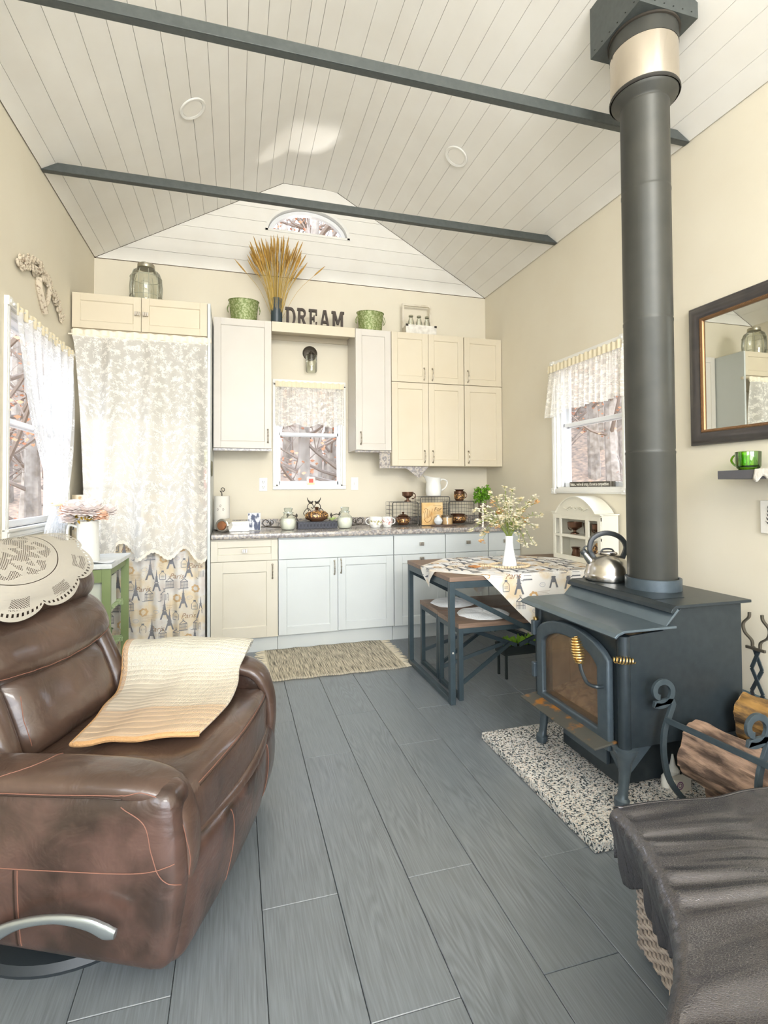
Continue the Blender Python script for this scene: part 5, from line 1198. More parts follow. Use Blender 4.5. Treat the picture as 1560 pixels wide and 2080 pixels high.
# ------------------------------------------------------------------ wood stove
M_st = mat('stove_black_steel', '283035', .34, .3, var=('30383c', 30, .3, .7), bump=(150, .08, .001))
M_cast = mat('stove_cast_iron', '4d585f', .38, .3, var=('434e55', 30, .3, .7), bump=(150, .12, .001))
M_skyplate = mat('stove_plate_sky_sheen', '66737b', .30, .5, var=('59666e', 8, .3, .7))  # sky sheen on the plates put into a lighter, bluer base colour
M_rust = mat('rusted_steel', '57564f', .6, .4, var=('a9702f', 16, .55, .68))
M_brass = mat('brass', 'dfc080', .25, .95)
SX0, SX1, SY0, SY1, SZ0 = 1.41, 2.0, 1.615, 2.20, .265
HZ = .037
prof = [(SX0+.03, SZ0), (SX1, SZ0), (SX1, .785), (1.695, .785), (1.605, .70), (SX0+.03, .69)]
t = thing('wood_stove', 'black steel wood stove with arched glass door, standing on the granite slab', 'stove', ((SX0+SX1)/2, (SY0+SY1)/2, HZ))
for ya in (SY0, SY1-.012):
    part('side_panel', prism(nb(), prof, lambda u, v: Vector((u, ya, v)), (0, .012, 0)), M_st, t, smooth=0, bev=.003)
part('back_panel', box(nb(), SX1-.012, SY0+.0125, SZ0, SX1, SY1-.0125, .785), M_st, t, smooth=0)
part('bottom_panel', box(nb(), SX0+.03, SY0+.0125, SZ0, SX1-.0125, SY1-.0125, SZ0+.012), M_st, t, smooth=0)
for y in (SY0+.018, SY1-.018):
    part('corner_post', lathe(nb(), [(0, 0), (.024, 0), (.024, .43), (0, .43)], SX0+.022, y, SZ0-.005, 20), M_st, t)
smoked = glassmat('smoked_stove_glass', 'f6ede2', .06, .08, .4)
_N, _L = smoked.node_tree.nodes, smoked.node_tree.links; _mx = [n for n in _N if n.type == 'MIX_SHADER'][0]; _o = [n for n in _N if n.type == 'OUTPUT_MATERIAL'][0]
_d = _N.new('ShaderNodeBsdfDiffuse'); _d.inputs[0].default_value = H('8f755c'); _m2 = _N.new('ShaderNodeMixShader'); _n = _N.new('ShaderNodeTexNoise'); _n.inputs['Scale'].default_value = 6; _tc = _N.new('ShaderNodeTexCoord')
_r = _N.new('ShaderNodeMapRange'); _r.inputs[3].default_value = .0; _r.inputs[4].default_value = .34; _L.new(_tc.outputs['Object'], _n.inputs[0]); _L.new(_n.outputs[0], _r.inputs[0]); _L.new(_r.outputs[0], _m2.inputs[0]); _L.new(_mx.outputs[0], _m2.inputs[1]); _L.new(_d.outputs[0], _m2.inputs[2]); _L.new(_m2.outputs[0], _o.inputs[0])
# front frame round the door opening
yc = (SY0+SY1)/2+.0; DY0, DY1, DZ0 = 1.672, 2.158, .232
def archtop(y, y0, y1, zs, rise):
    s = (y-y0)/(y1-y0)*2-1; return zs+rise*math.sqrt(max(0, 1-(s*.93)**2))-rise*math.sqrt(1-.93**2)
def archpoly(y0, y1, z0, zs, rise, n=18):
    return [(y0, z0), (y1, z0)]+[(y1+(y0-y1)*i/n, archtop(y1+(y0-y1)*i/n, y0, y1, zs, rise)) for i in range(n+1)]
def ring_prism(outer, inner, x, d):
    b = nb(); n = len(outer)
    A = [b.verts.new((x, *p)) for p in outer]; B = [b.verts.new((x, *p)) for p in inner]; C = [b.verts.new((x+d, *p)) for p in outer]; D = [b.verts.new((x+d, *p)) for p in inner]
    for i in range(n):
        j = (i+1) % n; b.faces.new((A[i], A[j], B[j], B[i])); b.faces.new((C[j], C[i], D[i], D[j])); b.faces.new((A[j], A[i], C[i], C[j])); b.faces.new((B[i], B[j], D[j], D[i]))
    return b
gi = archpoly(1.748, 2.105, .305, .535, .105)
n_ = len(gi); 
def face_outer():
    return [(SY0+.03, SZ0), (SY1-.03, SZ0)]+[(SY1-.03+(SY0-SY1+.06)*i/18, .695) for i in range(19)]
part('front_panel', ring_prism(face_outer(), gi, SX0+.014, .02), M_st, t, smooth=0)
d = part('door', ring_prism(archpoly(DY0, DY1, DZ0, .585, .125), archpoly(1.738, 2.112, .297, .54, .108), SX0-.018, .03), M_cast, t, smooth=30, bev=.008, segs=3)
part('glass_pane', prism(nb(), archpoly(1.736, 2.114, .295, .54, .107), lambda u, v: Vector((SX0+.002, u, v)), (.004, 0, 0)), smoked, d, smooth=0, label='brown-smoked glass pane')
# firebox lining and ash
M_brick = mat('firebrick', 'bda483', .9, var=('7a6753', 12, .35, .7), bump=(60, .4, .003))
for (xa, ya, xb, yb_) in ((1.80, 1.70, 1.82, 2.14), (1.45, 2.141, 1.80, 2.16), (1.45, 1.68, 1.80, 1.699)):
    k = 3
    for i in range(k):
        for j in range(2):
            if xb-xa < .05: q = (xa, ya+(yb_-ya)*i/k+.001, xb, ya+(yb_-ya)*(i+1)/k-.001)
            else: q = (xa+(xb-xa)*i/k+.001, ya, xa+(xb-xa)*(i+1)/k-.001, yb_)
            part('firebrick', box(nb(), q[0], q[1], .28+j*.2, q[2], q[3], .478+j*.2), M_brick, t, smooth=0, bev=.002)
b = nb(); grid(b, lambda u, v: Vector((1.45+.34*u, 1.70+.43*v, .29+.055*math.sin(PI*u)**.5*(.6+.4*math.sin(PI*v))+.018*noise.noise(Vector((u*6, v*9, 0)))+.01*noise.noise(Vector((u*20, v*25, 3))))), 40, 50); part('ash_bed', b, mat('wood_ash', 'd8c4a6', .95, var=('8d7862', 30, .4, .6)), t, kind='stuff')
# shelf plate, riser, top plate
b = nb(); prism(b, [(1.352, .700), (1.36, .693), (1.375, .705), (1.40, .7125), (1.64, .7125), (1.64, .722), (1.395, .722), (1.366, .712), ], lambda u, v: Vector((u, SY0-.03, v)), (0, SY1-SY0+.06, 0)); part('front_shelf_plate', b, M_skyplate, t, smooth=0, bev=.002)
b = nb(); prism(b, [(1.595, .7225), (1.655, .785), (1.663, .779), (1.603, .7225)], lambda u, v: Vector((u, SY0-.02, v)), (0, SY1-SY0+.04, 0)); part('riser', b, M_skyplate, t, smooth=0)
b = nb(); prism(b, [(1.618, .771), (1.63, .768), (1.648, .786), (2.025, .7865), (2.025, .798), (1.645, .798), (1.625, .786)], lambda u, v: Vector((u, SY0-.025, v)), (0, SY1-SY0+.05, 0)); part('top_plate', b, M_st, t, smooth=0, bev=.002)
b = nb(); prism(b, [(1.645, .7985), (1.80, .7985), (1.95, .7985)][:2]+[(1.80, .800), (1.645, .800)], lambda u, v: Vector((u, 1.70, v)), (0, .4, 0))
part('cook_plate', b, M_st, t, smooth=0)
part('flue_collar', lathe(nb(), [(.098, 0), (.116, 0), (.116, .05), (.108, .052), (.104, .05), (.104, .0)], 1.835, 1.90, .7985, 36), M_cast, t)
# ash lip, pedestal, drawer
b = nb(); prism(b, [(1.315, .262), (1.32, .255), (SX0+.012, .268), (SX0+.012, .276)], lambda u, v: Vector((u, 1.66, v)), (0, .52, 0)); part('ash_lip', b, M_rust, t, smooth=0, bev=.001, label='rust-streaked steel ash lip')
part('pedestal', box(nb(), 1.50, 1.74, .05, 1.92, 2.11, SZ0-.0005), M_st, t, smooth=0, bev=.004)
d = part('ash_drawer', rbox(nb(), (1.478, 1.79, .11), (1.4995, 2.08, .235), .006, 4), M_cast, t)
part('drawer_lip', box(nb(), 1.466, 1.80, .19, 1.4775, 2.07, .205), M_cast, d, smooth=0)
for (x, y, sy) in ((1.44, 1.645, -1), (1.44, 2.17, 1), (1.94, 1.645, -1), (1.94, 2.17, 1)):
    b = nb(); lathe(b, [(0, 0), (.026, 0), (.03, .012), (.03, .028), (.022, .036), (.0195, .06), (.022, .12), (.03, .17), (.048, .205), (.055, .228), (0, .228)], x, y, HZ+.0005-.0, 24, sx=.85)
    for v in b.verts: v.co.x += (.018 if x > 1.7 else -.018)*max(0, 1-(v.co.z-HZ)/.1)
    prism(b, [(x-.05, SZ0-.008), (x+.12*(1 if x < 1.7 else -1), SZ0-.008), (x+.02, SZ0-.10)], lambda u, v: Vector((u, y+sy*.012, v)), (0, .008, 0))
    prism(b, [(y, SZ0-.008), (y-sy*.10, SZ0-.008), (y, SZ0-.10)], lambda u, v: Vector((x-.02, u, v)), (.008, 0, 0))
    part('leg', b, M_cast, t)
# door handle with coiled brass grip, latch knob, hinges
hd = part('door_handle', tube(nb(), curvepts([(SX0-.018, 1.70, .475), (SX0-.05, 1.70, .478), (SX0-.062, 1.735, .482), (SX0-.065, 1.765, .52), (SX0-.065, 1.775, .55)], 5), .0075, 8), M_st, t)
def coil(b, p0, p1, R0, turns, r):
    p0, p1 = Vector(p0), Vector(p1); s, u = frame_of(p1-p0); n = int(turns*12)
    tube(b, [p0.lerp(p1, k/n)+(s*math.cos(2*PI*turns*k/n)+u*math.sin(2*PI*turns*k/n))*R0*(.45+.75*math.sin(PI*(.12+.8*k/n))) for k in range(n+1)], r, 6); return b
part('coil_grip', coil(nb(), (SX0-.065, 1.775, .545), (SX0-.066, 1.80, .645), .019, 10, .0036), M_brass, hd, label='brass coil grip')
part('damper_knob', coil(nb(), (SX0-.03, 1.627, .605), (SX0+.045, 1.60, .60), .012, 7, .0026), M_brass, t, label='brass coil damper knob')
for z in (.585, .385): part('hinge', box(nb(), SX0-.03, 2.16, z-.035, SX0+.01, 2.185, z+.035), M_cast, t, smooth=0, bev=.005)
part('hinge_cap', lathe(nb(), [(0, 0), (.012, 0), (.012, .012), (0, .016)], SX0-.01, 2.172, .6205, 14), M_brass, t)
# stove pipe
PX, PY, PR = 1.835, 1.905, .103
t = thing('stove_pipe', 'tall dark steel stove pipe rising from the wood stove to the ceiling box', 'stove pipe', (PX, PY, .801))
M_pipe = mat('stove_pipe_steel', '454642', .42, .4, var=('4d4d48', 8, .3, .7), bump=(60, .05, .001))
zs = [.8005, 1.42, 2.02, 2.62, 3.02]
for a, c in zip(zs, zs[1:]):
    part('pipe_section', lathe(nb(), [(PR-.0015, 0), (PR-.0015, .008), (PR, .012), (PR, c-a-.012), (PR+.0012, c-a-.010), (PR+.0012, c-a-.0005), (PR-.004, c-a)], PX, PY, a, 48), M_pipe, t)
part('upper_cone', lathe(nb(), [(PR-.002, 0), (PR+.003, .01), (.135, .028), (.146, .05), (.146, .058)], PX, PY, 3.0205, 48), M_pipe, t)
part('polished_sleeve', lathe(nb(), [(.143, .0), (.1435, .002), (.1435, .215)], PX, PY, 3.06, 48), mat('polished_stainless', 'd9cfc0', .16, 1), t, label='polished steel upper sleeve')
part('black_band', lathe(nb(), [(.146, 0), (.149, .003), (.149, .012), (.146, .014)], PX, PY, 3.06, 48), mat('black_band', '2d2b27', .5), t)
b = nb(); cx0, cx1, cy0, cy1 = 1.675, 1.992, 1.755, 2.068; zb = 3.352
box(b, cx0, cy0, zb, cx1, cy1, zb+.004)
for (xa, ya, xb, yb_) in ((cx0, cy0, cx1, cy0+.003), (cx0, cy1-.003, cx1, cy1)): prism(b, [(cx0, zb+.004), (cx1, zb+.004), (cx1, zc(cx1)-.001), (cx0, zc(cx0)-.001)], lambda u, v: Vector((u, ya, v)), (0, .003, 0))
for xa in (cx0, cx1-.003): box(b, xa, cy0+.003, zb+.004, xa+.003, cy1-.003, zc(xa+.003)-.001)
t = thing('ceiling_support_box', 'square dark steel support box at the ceiling around the top of the stove pipe', 'flue box', ((cx0+cx1)/2, (cy0+cy1)/2, zb))
part('box_shell', b, M_iron, t, smooth=0)
part('collar', lathe(nb(), [(.146, 0), (.152, -.003), (.152, -.012), (.146, -.014)], PX, PY, zb, 48), mat('black_collar', '37322b', .6), t)
part('inner_sleeve', lathe(nb(), [(.1445, -.08), (.145, -.0005)], PX, PY, zb, 48), M_pipe, t)
b = nb()
for k in range(6):
    lathe(b, [(0, -.0015), (.004, 0), (0, .0015)], cx0-.0005, cy0+.03+k*.05, zb+.02+.0*k, 8)
    lathe(b, [(0, -.0015), (.004, 0), (0, .0015)], cx0+.03+k*.05, cy0-.0005, zb+.02, 8)
part('rivets', b, M_pipe, t, kind='stuff')
# kettle
kx, ky, kz = 1.785, 2.132, .7985
t = thing('kettle', 'round brushed steel whistling kettle with black loop handle on the stove top', 'kettle', (kx, ky, kz))
M_br = mat('brushed_steel', 'c8c4bd', .22, 1, stretch=(60, 60, 1), bump=(6, .06, .0005))
part('kettle_body', lathe(nb(), [(0, 0), (.100, 0), (.106, .005), (.110, .025), (.107, .038), (.104, .042), (.100, .068), (.083, .1), (.058, .122), (.040, .130)], kx, ky, kz, 56), M_br, t)
l = part('lid', lathe(nb(), [(.04, .1305), (.046, .132), (.043, .138), (.02, .143), (0, .144)], kx, ky, kz, 36), M_br, t)
hx = Vector((.93, -.37, 0)).normalized()
K = Vector((kx, ky, kz))
part('lid_grip', tube(nb(), curvepts([K+hx*-.032+Vector((0, 0, .137)), K+hx*-.018+Vector((0, 0, .152)), K+hx*.018+Vector((0, 0, .152)), K+hx*.032+Vector((0, 0, .137))], 5), .0045, 8), mat('black_plastic', '34383a', .35), l)
part('handle', tube(nb(), curvepts([K+hx*-.065+Vector((0, 0, .112)), K+hx*-.085+Vector((0, 0, .15)), K+hx*-.07+Vector((0, 0, .205)), K+hx*-.01+Vector((0, 0, .232)), K+hx*.055+Vector((0, 0, .215)), K+hx*.088+Vector((0, 0, .165)), K+hx*.07+Vector((0, 0, .108))], 6), [.011]*5+[.0125]*28+[.012]*4, 10, sec=[(.8, .8), (0, 1), (-.8, .8), (-1, 0), (-.8, -.8), (0, -1), (.8, -.8), (1, 0)]), MATS['black_plastic'], t)
part('spout', tube(nb(), [K+hx*-.075+Vector((0, 0, .085)), K+hx*-.10+Vector((0, 0, .118)), K+hx*-.112+Vector((0, 0, .133))], [.023, .018, .016], 14), M_br, t)
part('whistle_cap', tube(nb(), [K+hx*-.112+Vector((0, 0, .134)), K+hx*-.121+Vector((0, 0, .145))], [.0175, .015], 14), MATS['black_plastic'], t)
part('whistle_lever', tube(nb(), curvepts([K+hx*-.118+Vector((0, 0, .146)), K+hx*-.105+Vector((0, 0, .165)), K+hx*-.082+Vector((0, 0, .16))], 5), .004, 8), MATS['black_plastic'], t)
# ------------------------------------------------------------------ recliner
TH = math.radians(-20); FV = Vector((math.cos(TH), math.sin(TH), 0)); SV = Vector((-FV.y, FV.x, 0)); N0 = Vector((-.165, 1.365, 0))
def LC(s, f, z): return N0+SV*s+FV*f+Vector((0, 0, z))
M_lea = mat('brown_leather', '58423a', .33, var=('33261f', 7, .38, .62, 4), coat=.45, bump=(170, .22, .0012), spec=.55)
M_lea2 = mat('brown_leather_worn', '564339', .34, var=('41322a', 5, .35, .66, 4), coat=.45, bump=(150, .22, .0012), spec=.55)
M_stitch = mat('tan_stitching', '80594a', .7); M_seam = mat('dark_seam_piping', '33261f', .5)
def lrbox(lo, hi, r, n=10, fn=None):
    """rounded box in chair space (s,f,z)"""
    b = rbox(nb(), lo, hi, r, n, fn)
    for v in b.verts: v.co = LC(*v.co)
    return b
def sweep2(pts, w, h, up, sd=None, ns=20, e=.6):
    """superellipse section: w along side vector, h along other; lists allowed"""
    b = nb(); P = [Vector(p) for p in pts]; m = len(P); rings = []; up = Vector(up)
    W_ = w if isinstance(w, list) else [w]*m; H_ = h if isinstance(h, list) else [h]*m
    for i, p in enumerate(P):
        d = (P[min(i+1, m-1)]-P[max(i-1, 0)]).normalized(); s = up; u = d.cross(s).normalized()
        ring = []
        for k in range(ns):
            a = 2*PI*k/ns; ca, sa = math.cos(a), math.sin(a)
            ring.append(b.verts.new(p+s*(math.copysign(abs(ca)**e, ca)*W_[i]/2)+u*(math.copysign(abs(sa)**e, sa)*H_[i]/2)))
        rings.append(ring)
    for A, B in zip(rings, rings[1:]):
        for j in range(ns): b.faces.new((A[j], A[(j+1) % ns], B[(j+1) % ns], B[j]))
    b.faces.new(rings[0][::-1]); b.faces.new(rings[-1]); return b
def interp(L_, n):
    out = []
    for i in range(n):
        t = i/(n-1)*(len(L_)-1); k = min(int(t), len(L_)-2); out.append(L_[k]+(L_[k+1]-L_[k])*(t-k))
    return out
t = thing('recliner', 'brown leather recliner with tan stitching and a silver side lever, front left', 'armchair', LC(.46, -.45, 0))
RC = t
for _m in (M_lea, M_lea2):
    N, L, bs = nodes(_m); b0 = [n for n in N if n.type == 'BUMP'][0]; tc = N.new('ShaderNodeTexCoord'); nz = N.new('ShaderNodeTexNoise'); nz.inputs['Scale'].default_value = 9; nz.inputs['Detail'].default_value = 3; nz.inputs['Distortion'].default_value = 1.2
    b2 = N.new('ShaderNodeBump'); b2.inputs['Strength'].default_value = .35; b2.inputs['Distance'].default_value = .02; L.new(tc.outputs['Object'], nz.inputs[0]); L.new(nz.outputs[0], b2.inputs['Height']); L.new(b2.outputs[0], b0.inputs['Normal'])
BV = {}
def bvh(o):
    if o not in BV: BV[o] = BVHTree.FromPolygons([v.co.copy() for v in o.data.vertices], [tuple(p.vertices) for p in o.data.polygons])
    return BV[o]
def stitch(pts, par, n=9, r=.0013, dark=True):
    og = ORG[par]; P = []
    for q in curvepts([LC(*p) for p in pts], n):
        c, nr, i, d = bvh(par).find_nearest(q-og); P.append(c+og+nr*.0006)
    part('seam_piping' if r == .0012 else 'stitching', tube(nb(), P, .0022 if r == .0012 else r, 5), M_seam if r == .0012 else M_stitch, par, label='dark piped seam' if r == .0012 else 'tan stitched seam')
    return P
part('swivel_base', (lambda b: b)(lathe(nb(), [(.27, 0), (.33, 0), (.335, .012), (.325, .03), (.27, .034)], *LC(.36, -.42, 0).xy, 0, 60)), mat('black_base', '2a3034', .45), t)
part('base_post', lathe(nb(), [(0, .03), (.1, .03), (.1, .11), (0, .11)], *LC(.40, -.42, 0).xy, 0, 24), MATS['black_base'], t)
def sidefn(far):
    def f(p, q):
        s, ff, z = p
        zn = (z-.05)/.47
        z += max(0, 1-zn*1.6)*(-ff)*.10                       # hem rises to the back
        bulge = .016*math.sin(PI*min(1, max(0, zn)))*math.sin(PI*min(1, max(0, (ff+.95)/.95)))
        s += (-bulge if not far else bulge)*(1 if (q[0] < 0) != far else 0)
        ff += .035*math.sin(PI*min(1, max(0, zn*.95)))**.8*(1 if ff > -.3 else 0)*max(0, (ff+.3)/.3)
        return (s, ff, z)
    return f
sp = part('side_panel', lrbox((0, -.93, .05), (.115, 0, .505), .042, 18, sidefn(False)), M_lea, t)
stitch([(-.010, -.90, .318), (-.016, -.6, .318), (-.014, -.3, .314), (-.004, -.08, .312), (.010, .018, .33)], sp)
stitch([(-.014, -.375, .312), (-.015, -.374, .22), (-.006, -.372, .115)], sp); stitch([(-.014, -.385, .312), (-.015, -.384, .22), (-.006, -.382, .115)], sp, r=.0012)
stitch([(-.003, -.115, .47), (-.004, -.055, .43), (-.003, -.035, .36), (.003, -.012, .30), (.022, .03, .27)], sp)
sp = part('side_panel', lrbox((.775, -.93, .05), (.885, 0, .535), .042, 18, sidefn(True)), M_lea, t)
stitch([(.87, .02, .50), (.875, .04, .4), (.875, .04, .25), (.87, .01, .12)], sp)
def arm(s0, dz, rise, g=1):
    P = curvepts([(s0, -.95, .49+dz), (s0, -.6, .503+dz), (s0, -.3, .508+dz+rise), (s0+.004*g, -.12, .502+dz+rise), (s0+.010*g, -.03, .478+dz+rise), (s0+.014*g, .014, .42+dz), (s0+.016*g, .030, .34+dz), (s0+.016*g, .026, .27), (s0+.012*g, .018, .225)], 6)
    m = len(P); hh = interp([.05, .055, .058, .055, .05, .042, .036, .03, .016], m); ww = interp([.15, .15, .152, .145, .12, .085, .07, .058, .03], m)
    return sweep2([LC(*p) for p in P], ww, hh, SV, ns=24, e=.7)
a1 = part('armrest', arm(.062, .0, 0), M_lea2, t); a2 = part('armrest', arm(.825, .028, .012, -1), M_lea2, t)
stitch([(-.012, -.92, .487), (-.014, -.5, .497), (-.014, -.2, .500), (-.010, -.11, .50), (-.006, -.055, .505), (.004, .0, .478), (.010, .034, .415), (.018, .056, .34), (.030, .054, .27)], a1)
stitch([(-.013, -.92, .477), (-.0145, -.5, .487), (-.0145, -.2, .490), (-.0115, -.11, .49)], a1, r=.0012)
stitch([(.91, -.25, .53), (.90, -.05, .52), (.87, .045, .44), (.86, .062, .34), (.85, .06, .26)], a2)
stitch([(-.002, -.45, .528), (.03, -.40, .538), (.075, -.37, .5415), (.13, -.36, .535)], a1)
# front footrest panel
def footfn(p, q):
    s, ff, z = p; k = math.sin(PI*min(1, max(0, (s-.0)/.89))); zn = (z-.05)/.27
    ff += .055*k*(.4+.6*zn)*(1 if q[1] > -.99 else 0)+.012*math.sin(PI*min(1, max(0, zn)))
    for sm in (.27, .66): ff -= .010*math.exp(-((s-sm)/.012)**2)*(1 if q[1] > .5 else 0)
    z += .05*(abs(s-.1)/.83)**2*(1-zn)
    return (s, ff, z)
fr = part('footrest', lrbox((.022, -.14, .055), (.868, .02, .325), .04, 22, footfn), M_lea, t)
for sm in (.275, .665): stitch([(sm+.0, .055+.045*math.sin(PI*sm), .312), (sm+.012, .062+.05*math.sin(PI*sm), .25), (sm+.014, .052+.045*math.sin(PI*sm), .17), (sm+.004, .032+.03*math.sin(PI*sm), .085)], fr)
def seatfn(p, q):
    s, ff, z = p; k = math.sin(PI*min(1, max(0, (s-.13)/.68)))
    z += .018*k*(1 if q[2] > 0 else 0)+.004*math.sin(ff*30+s*9)*(1 if q[2] > .9 else 0)
    if q[1] > .5: ff += .035*k; 
    if z > .40 and ff < -.32: z -= .035*min(1, (-.32-ff)/.2)
    return (s, ff, z)
se = part('seat_cushion', lrbox((.10, -.66, .27), (.785, .022, .470), .05, 18, seatfn), M_lea2, t)
stitch([(.15, .022, .452), (.25, .044, .463), (.42, .056, .468), (.6, .052, .466), (.73, .030, .455), (.79, .012, .445)], se)
stitch([(.15, .028, .444), (.25, .050, .455), (.42, .062, .460), (.6, .058, .458), (.73, .036, .447), (.79, .018, .437)], se, r=.0012)
part('seat_gusset', lrbox((.11, -.12, .28), (.78, .026, .335), .025, 12, lambda p, q: (p.x, p.y+.045*math.sin(PI*(p.x-.13)/.68), p.z)), M_lea2, t)
# back: lumbar, middle, headrest puffs leaning backwards, on a rear shell
def lean(f, z): return f-(z-.45)*.42
def puff(s0, s1, z0, z1, f0, th, r, dep=.03, smile=0., seed=0, n=18, wr=.004, m=None):
    def fn(p, q):
        s, ff, z = p; sn = (s-s0)/(s1-s0); zn = (z-z0)/(z1-z0)
        k = math.sin(PI*min(1, max(0, sn)))**.35*math.sin(PI*min(1, max(0, zn)))**.7
        if q[1] > 0: ff += dep*k+wr*math.sin(s*52+seed+2*math.sin(z*9+seed))*k*(1-.5*zn)
        if q[1] > 0: ff -= .035*(abs(sn*2-1))**8
        zz = z+smile*((sn*2-1)**2)*(1-zn)
        return (s, lean(ff, zz), zz)
    return lrbox((s0, f0-th, z0), (s1, f0, z1), r, n, fn)
part('rear_shell', puff(.11, .83, .30, 1.0, -.66, .14, .06, 0, 0), M_lea, t)
for s0, s1 in ((.135, .235), (.70, .80)):
    w = part('back_wing', puff(s0, s1, .42, .74, -.535, .17, .045, .012, 0, 1, 12, .002), M_lea2, t)
lb = part('lumbar_cushion', puff(.215, .715, .43, .70, -.525, .18, .07, .03, .0, 2), M_lea2, t)
mc = part('middle_cushion', puff(.13, .815, .635, .855, -.515, .2, .085, .04, .045, 4), M_lea2, t)
hd_ = part('headrest', puff(.125, .82, .815, 1.075, -.505, .22, .10, .035, .0, 7, wr=.002), M_lea2, t)
def backpt(s, z, d=0): return (s, lean(-.505+.03+d, z), z)
stitch([(.17, lean(-.53, .70)+.0, .70), (.3, lean(-.475, .66), .655), (.45, lean(-.462, .64), .638), (.62, lean(-.475, .66), .66), (.73, lean(-.50, .69), .70), (.80, lean(-.545, .74), .745)], mc)
stitch([(.71, lean(-.505, .66), .655), (.735, lean(-.50, .6), .60), (.75, lean(-.505, .53), .52), (.752, lean(-.515, .46), .45)], lb)
stitch([(.25, lean(-.505, .64), .63), (.235, lean(-.505, .58), .56), (.235, lean(-.515, .5), .48)], lb)
# lever
hub = LC(-.03, -.46, .135)
lv = part('recline_lever', sweep2([LC(*p) for p in curvepts([(-.035, -.475, .105), (-.038, -.455, .135), (-.042, -.41, .175), (-.046, -.34, .210), (-.048, -.25, .228), (-.048, -.17, .222), (-.047, -.125, .205), (-.046, -.10, .200)], 5)], .016, interp([.045, .05, .034, .022, .020, .030, .036, .022], 36), SV, ns=16, e=.8), mat('brushed_aluminium', 'b9c2c6', .28, .9), t, label='curved silver recline lever')
b = lathe(nb(), [(0, -.002), (.02, -.002), (.024, .004), (.024, .035), (0, .035)], 0, 0, 0, 20); bmesh.ops.transform(b, matrix=Matrix.Translation(LC(-.042, -.46, .135)) @ SV.to_track_quat('Z', 'Y').to_matrix().to_4x4(), verts=b.verts[:]); part('lever_hub', b, MATS['brushed_aluminium'], lv)
# lace doily over the headrest
def headp(s, l, off=.004):
    """l = arc length from the crest of the headrest forwards (positive) or back (negative)"""
    zc_, fc, R_ = .985, -.505-.085, .092
    if l > R_*1.35:
        k = l-R_*1.35; a = 1.35; f, z = fc+(R_+off)*math.sin(a), zc_+(R_+off)*math.cos(a); f += .012*math.sin(min(1, k/.12)*PI); z -= k
    elif l < -R_*1.3:
        k = -l-R_*1.3; f, z = fc-(R_+off)*.96, zc_-k
    else:
        a = l/R_; f, z = fc+(R_+off)*math.sin(a), zc_+(R_+off)*math.cos(a)
    sn = (s-.125)/.695; bul = .036*math.sin(PI*min(1, max(0, sn)))**.35*math.sin(PI*min(1, max(.001, (z-.815)/.26)))**.7
    ed = abs(sn*2-1)**8
    f += bul*min(1, max(0, (l+.05)/.06))-.035*ed*min(1, max(0, l/.05)); z -= .012*ed*(1 if abs(l) < .13 else 0)
    return LC(s, lean(f, z), z+.004)
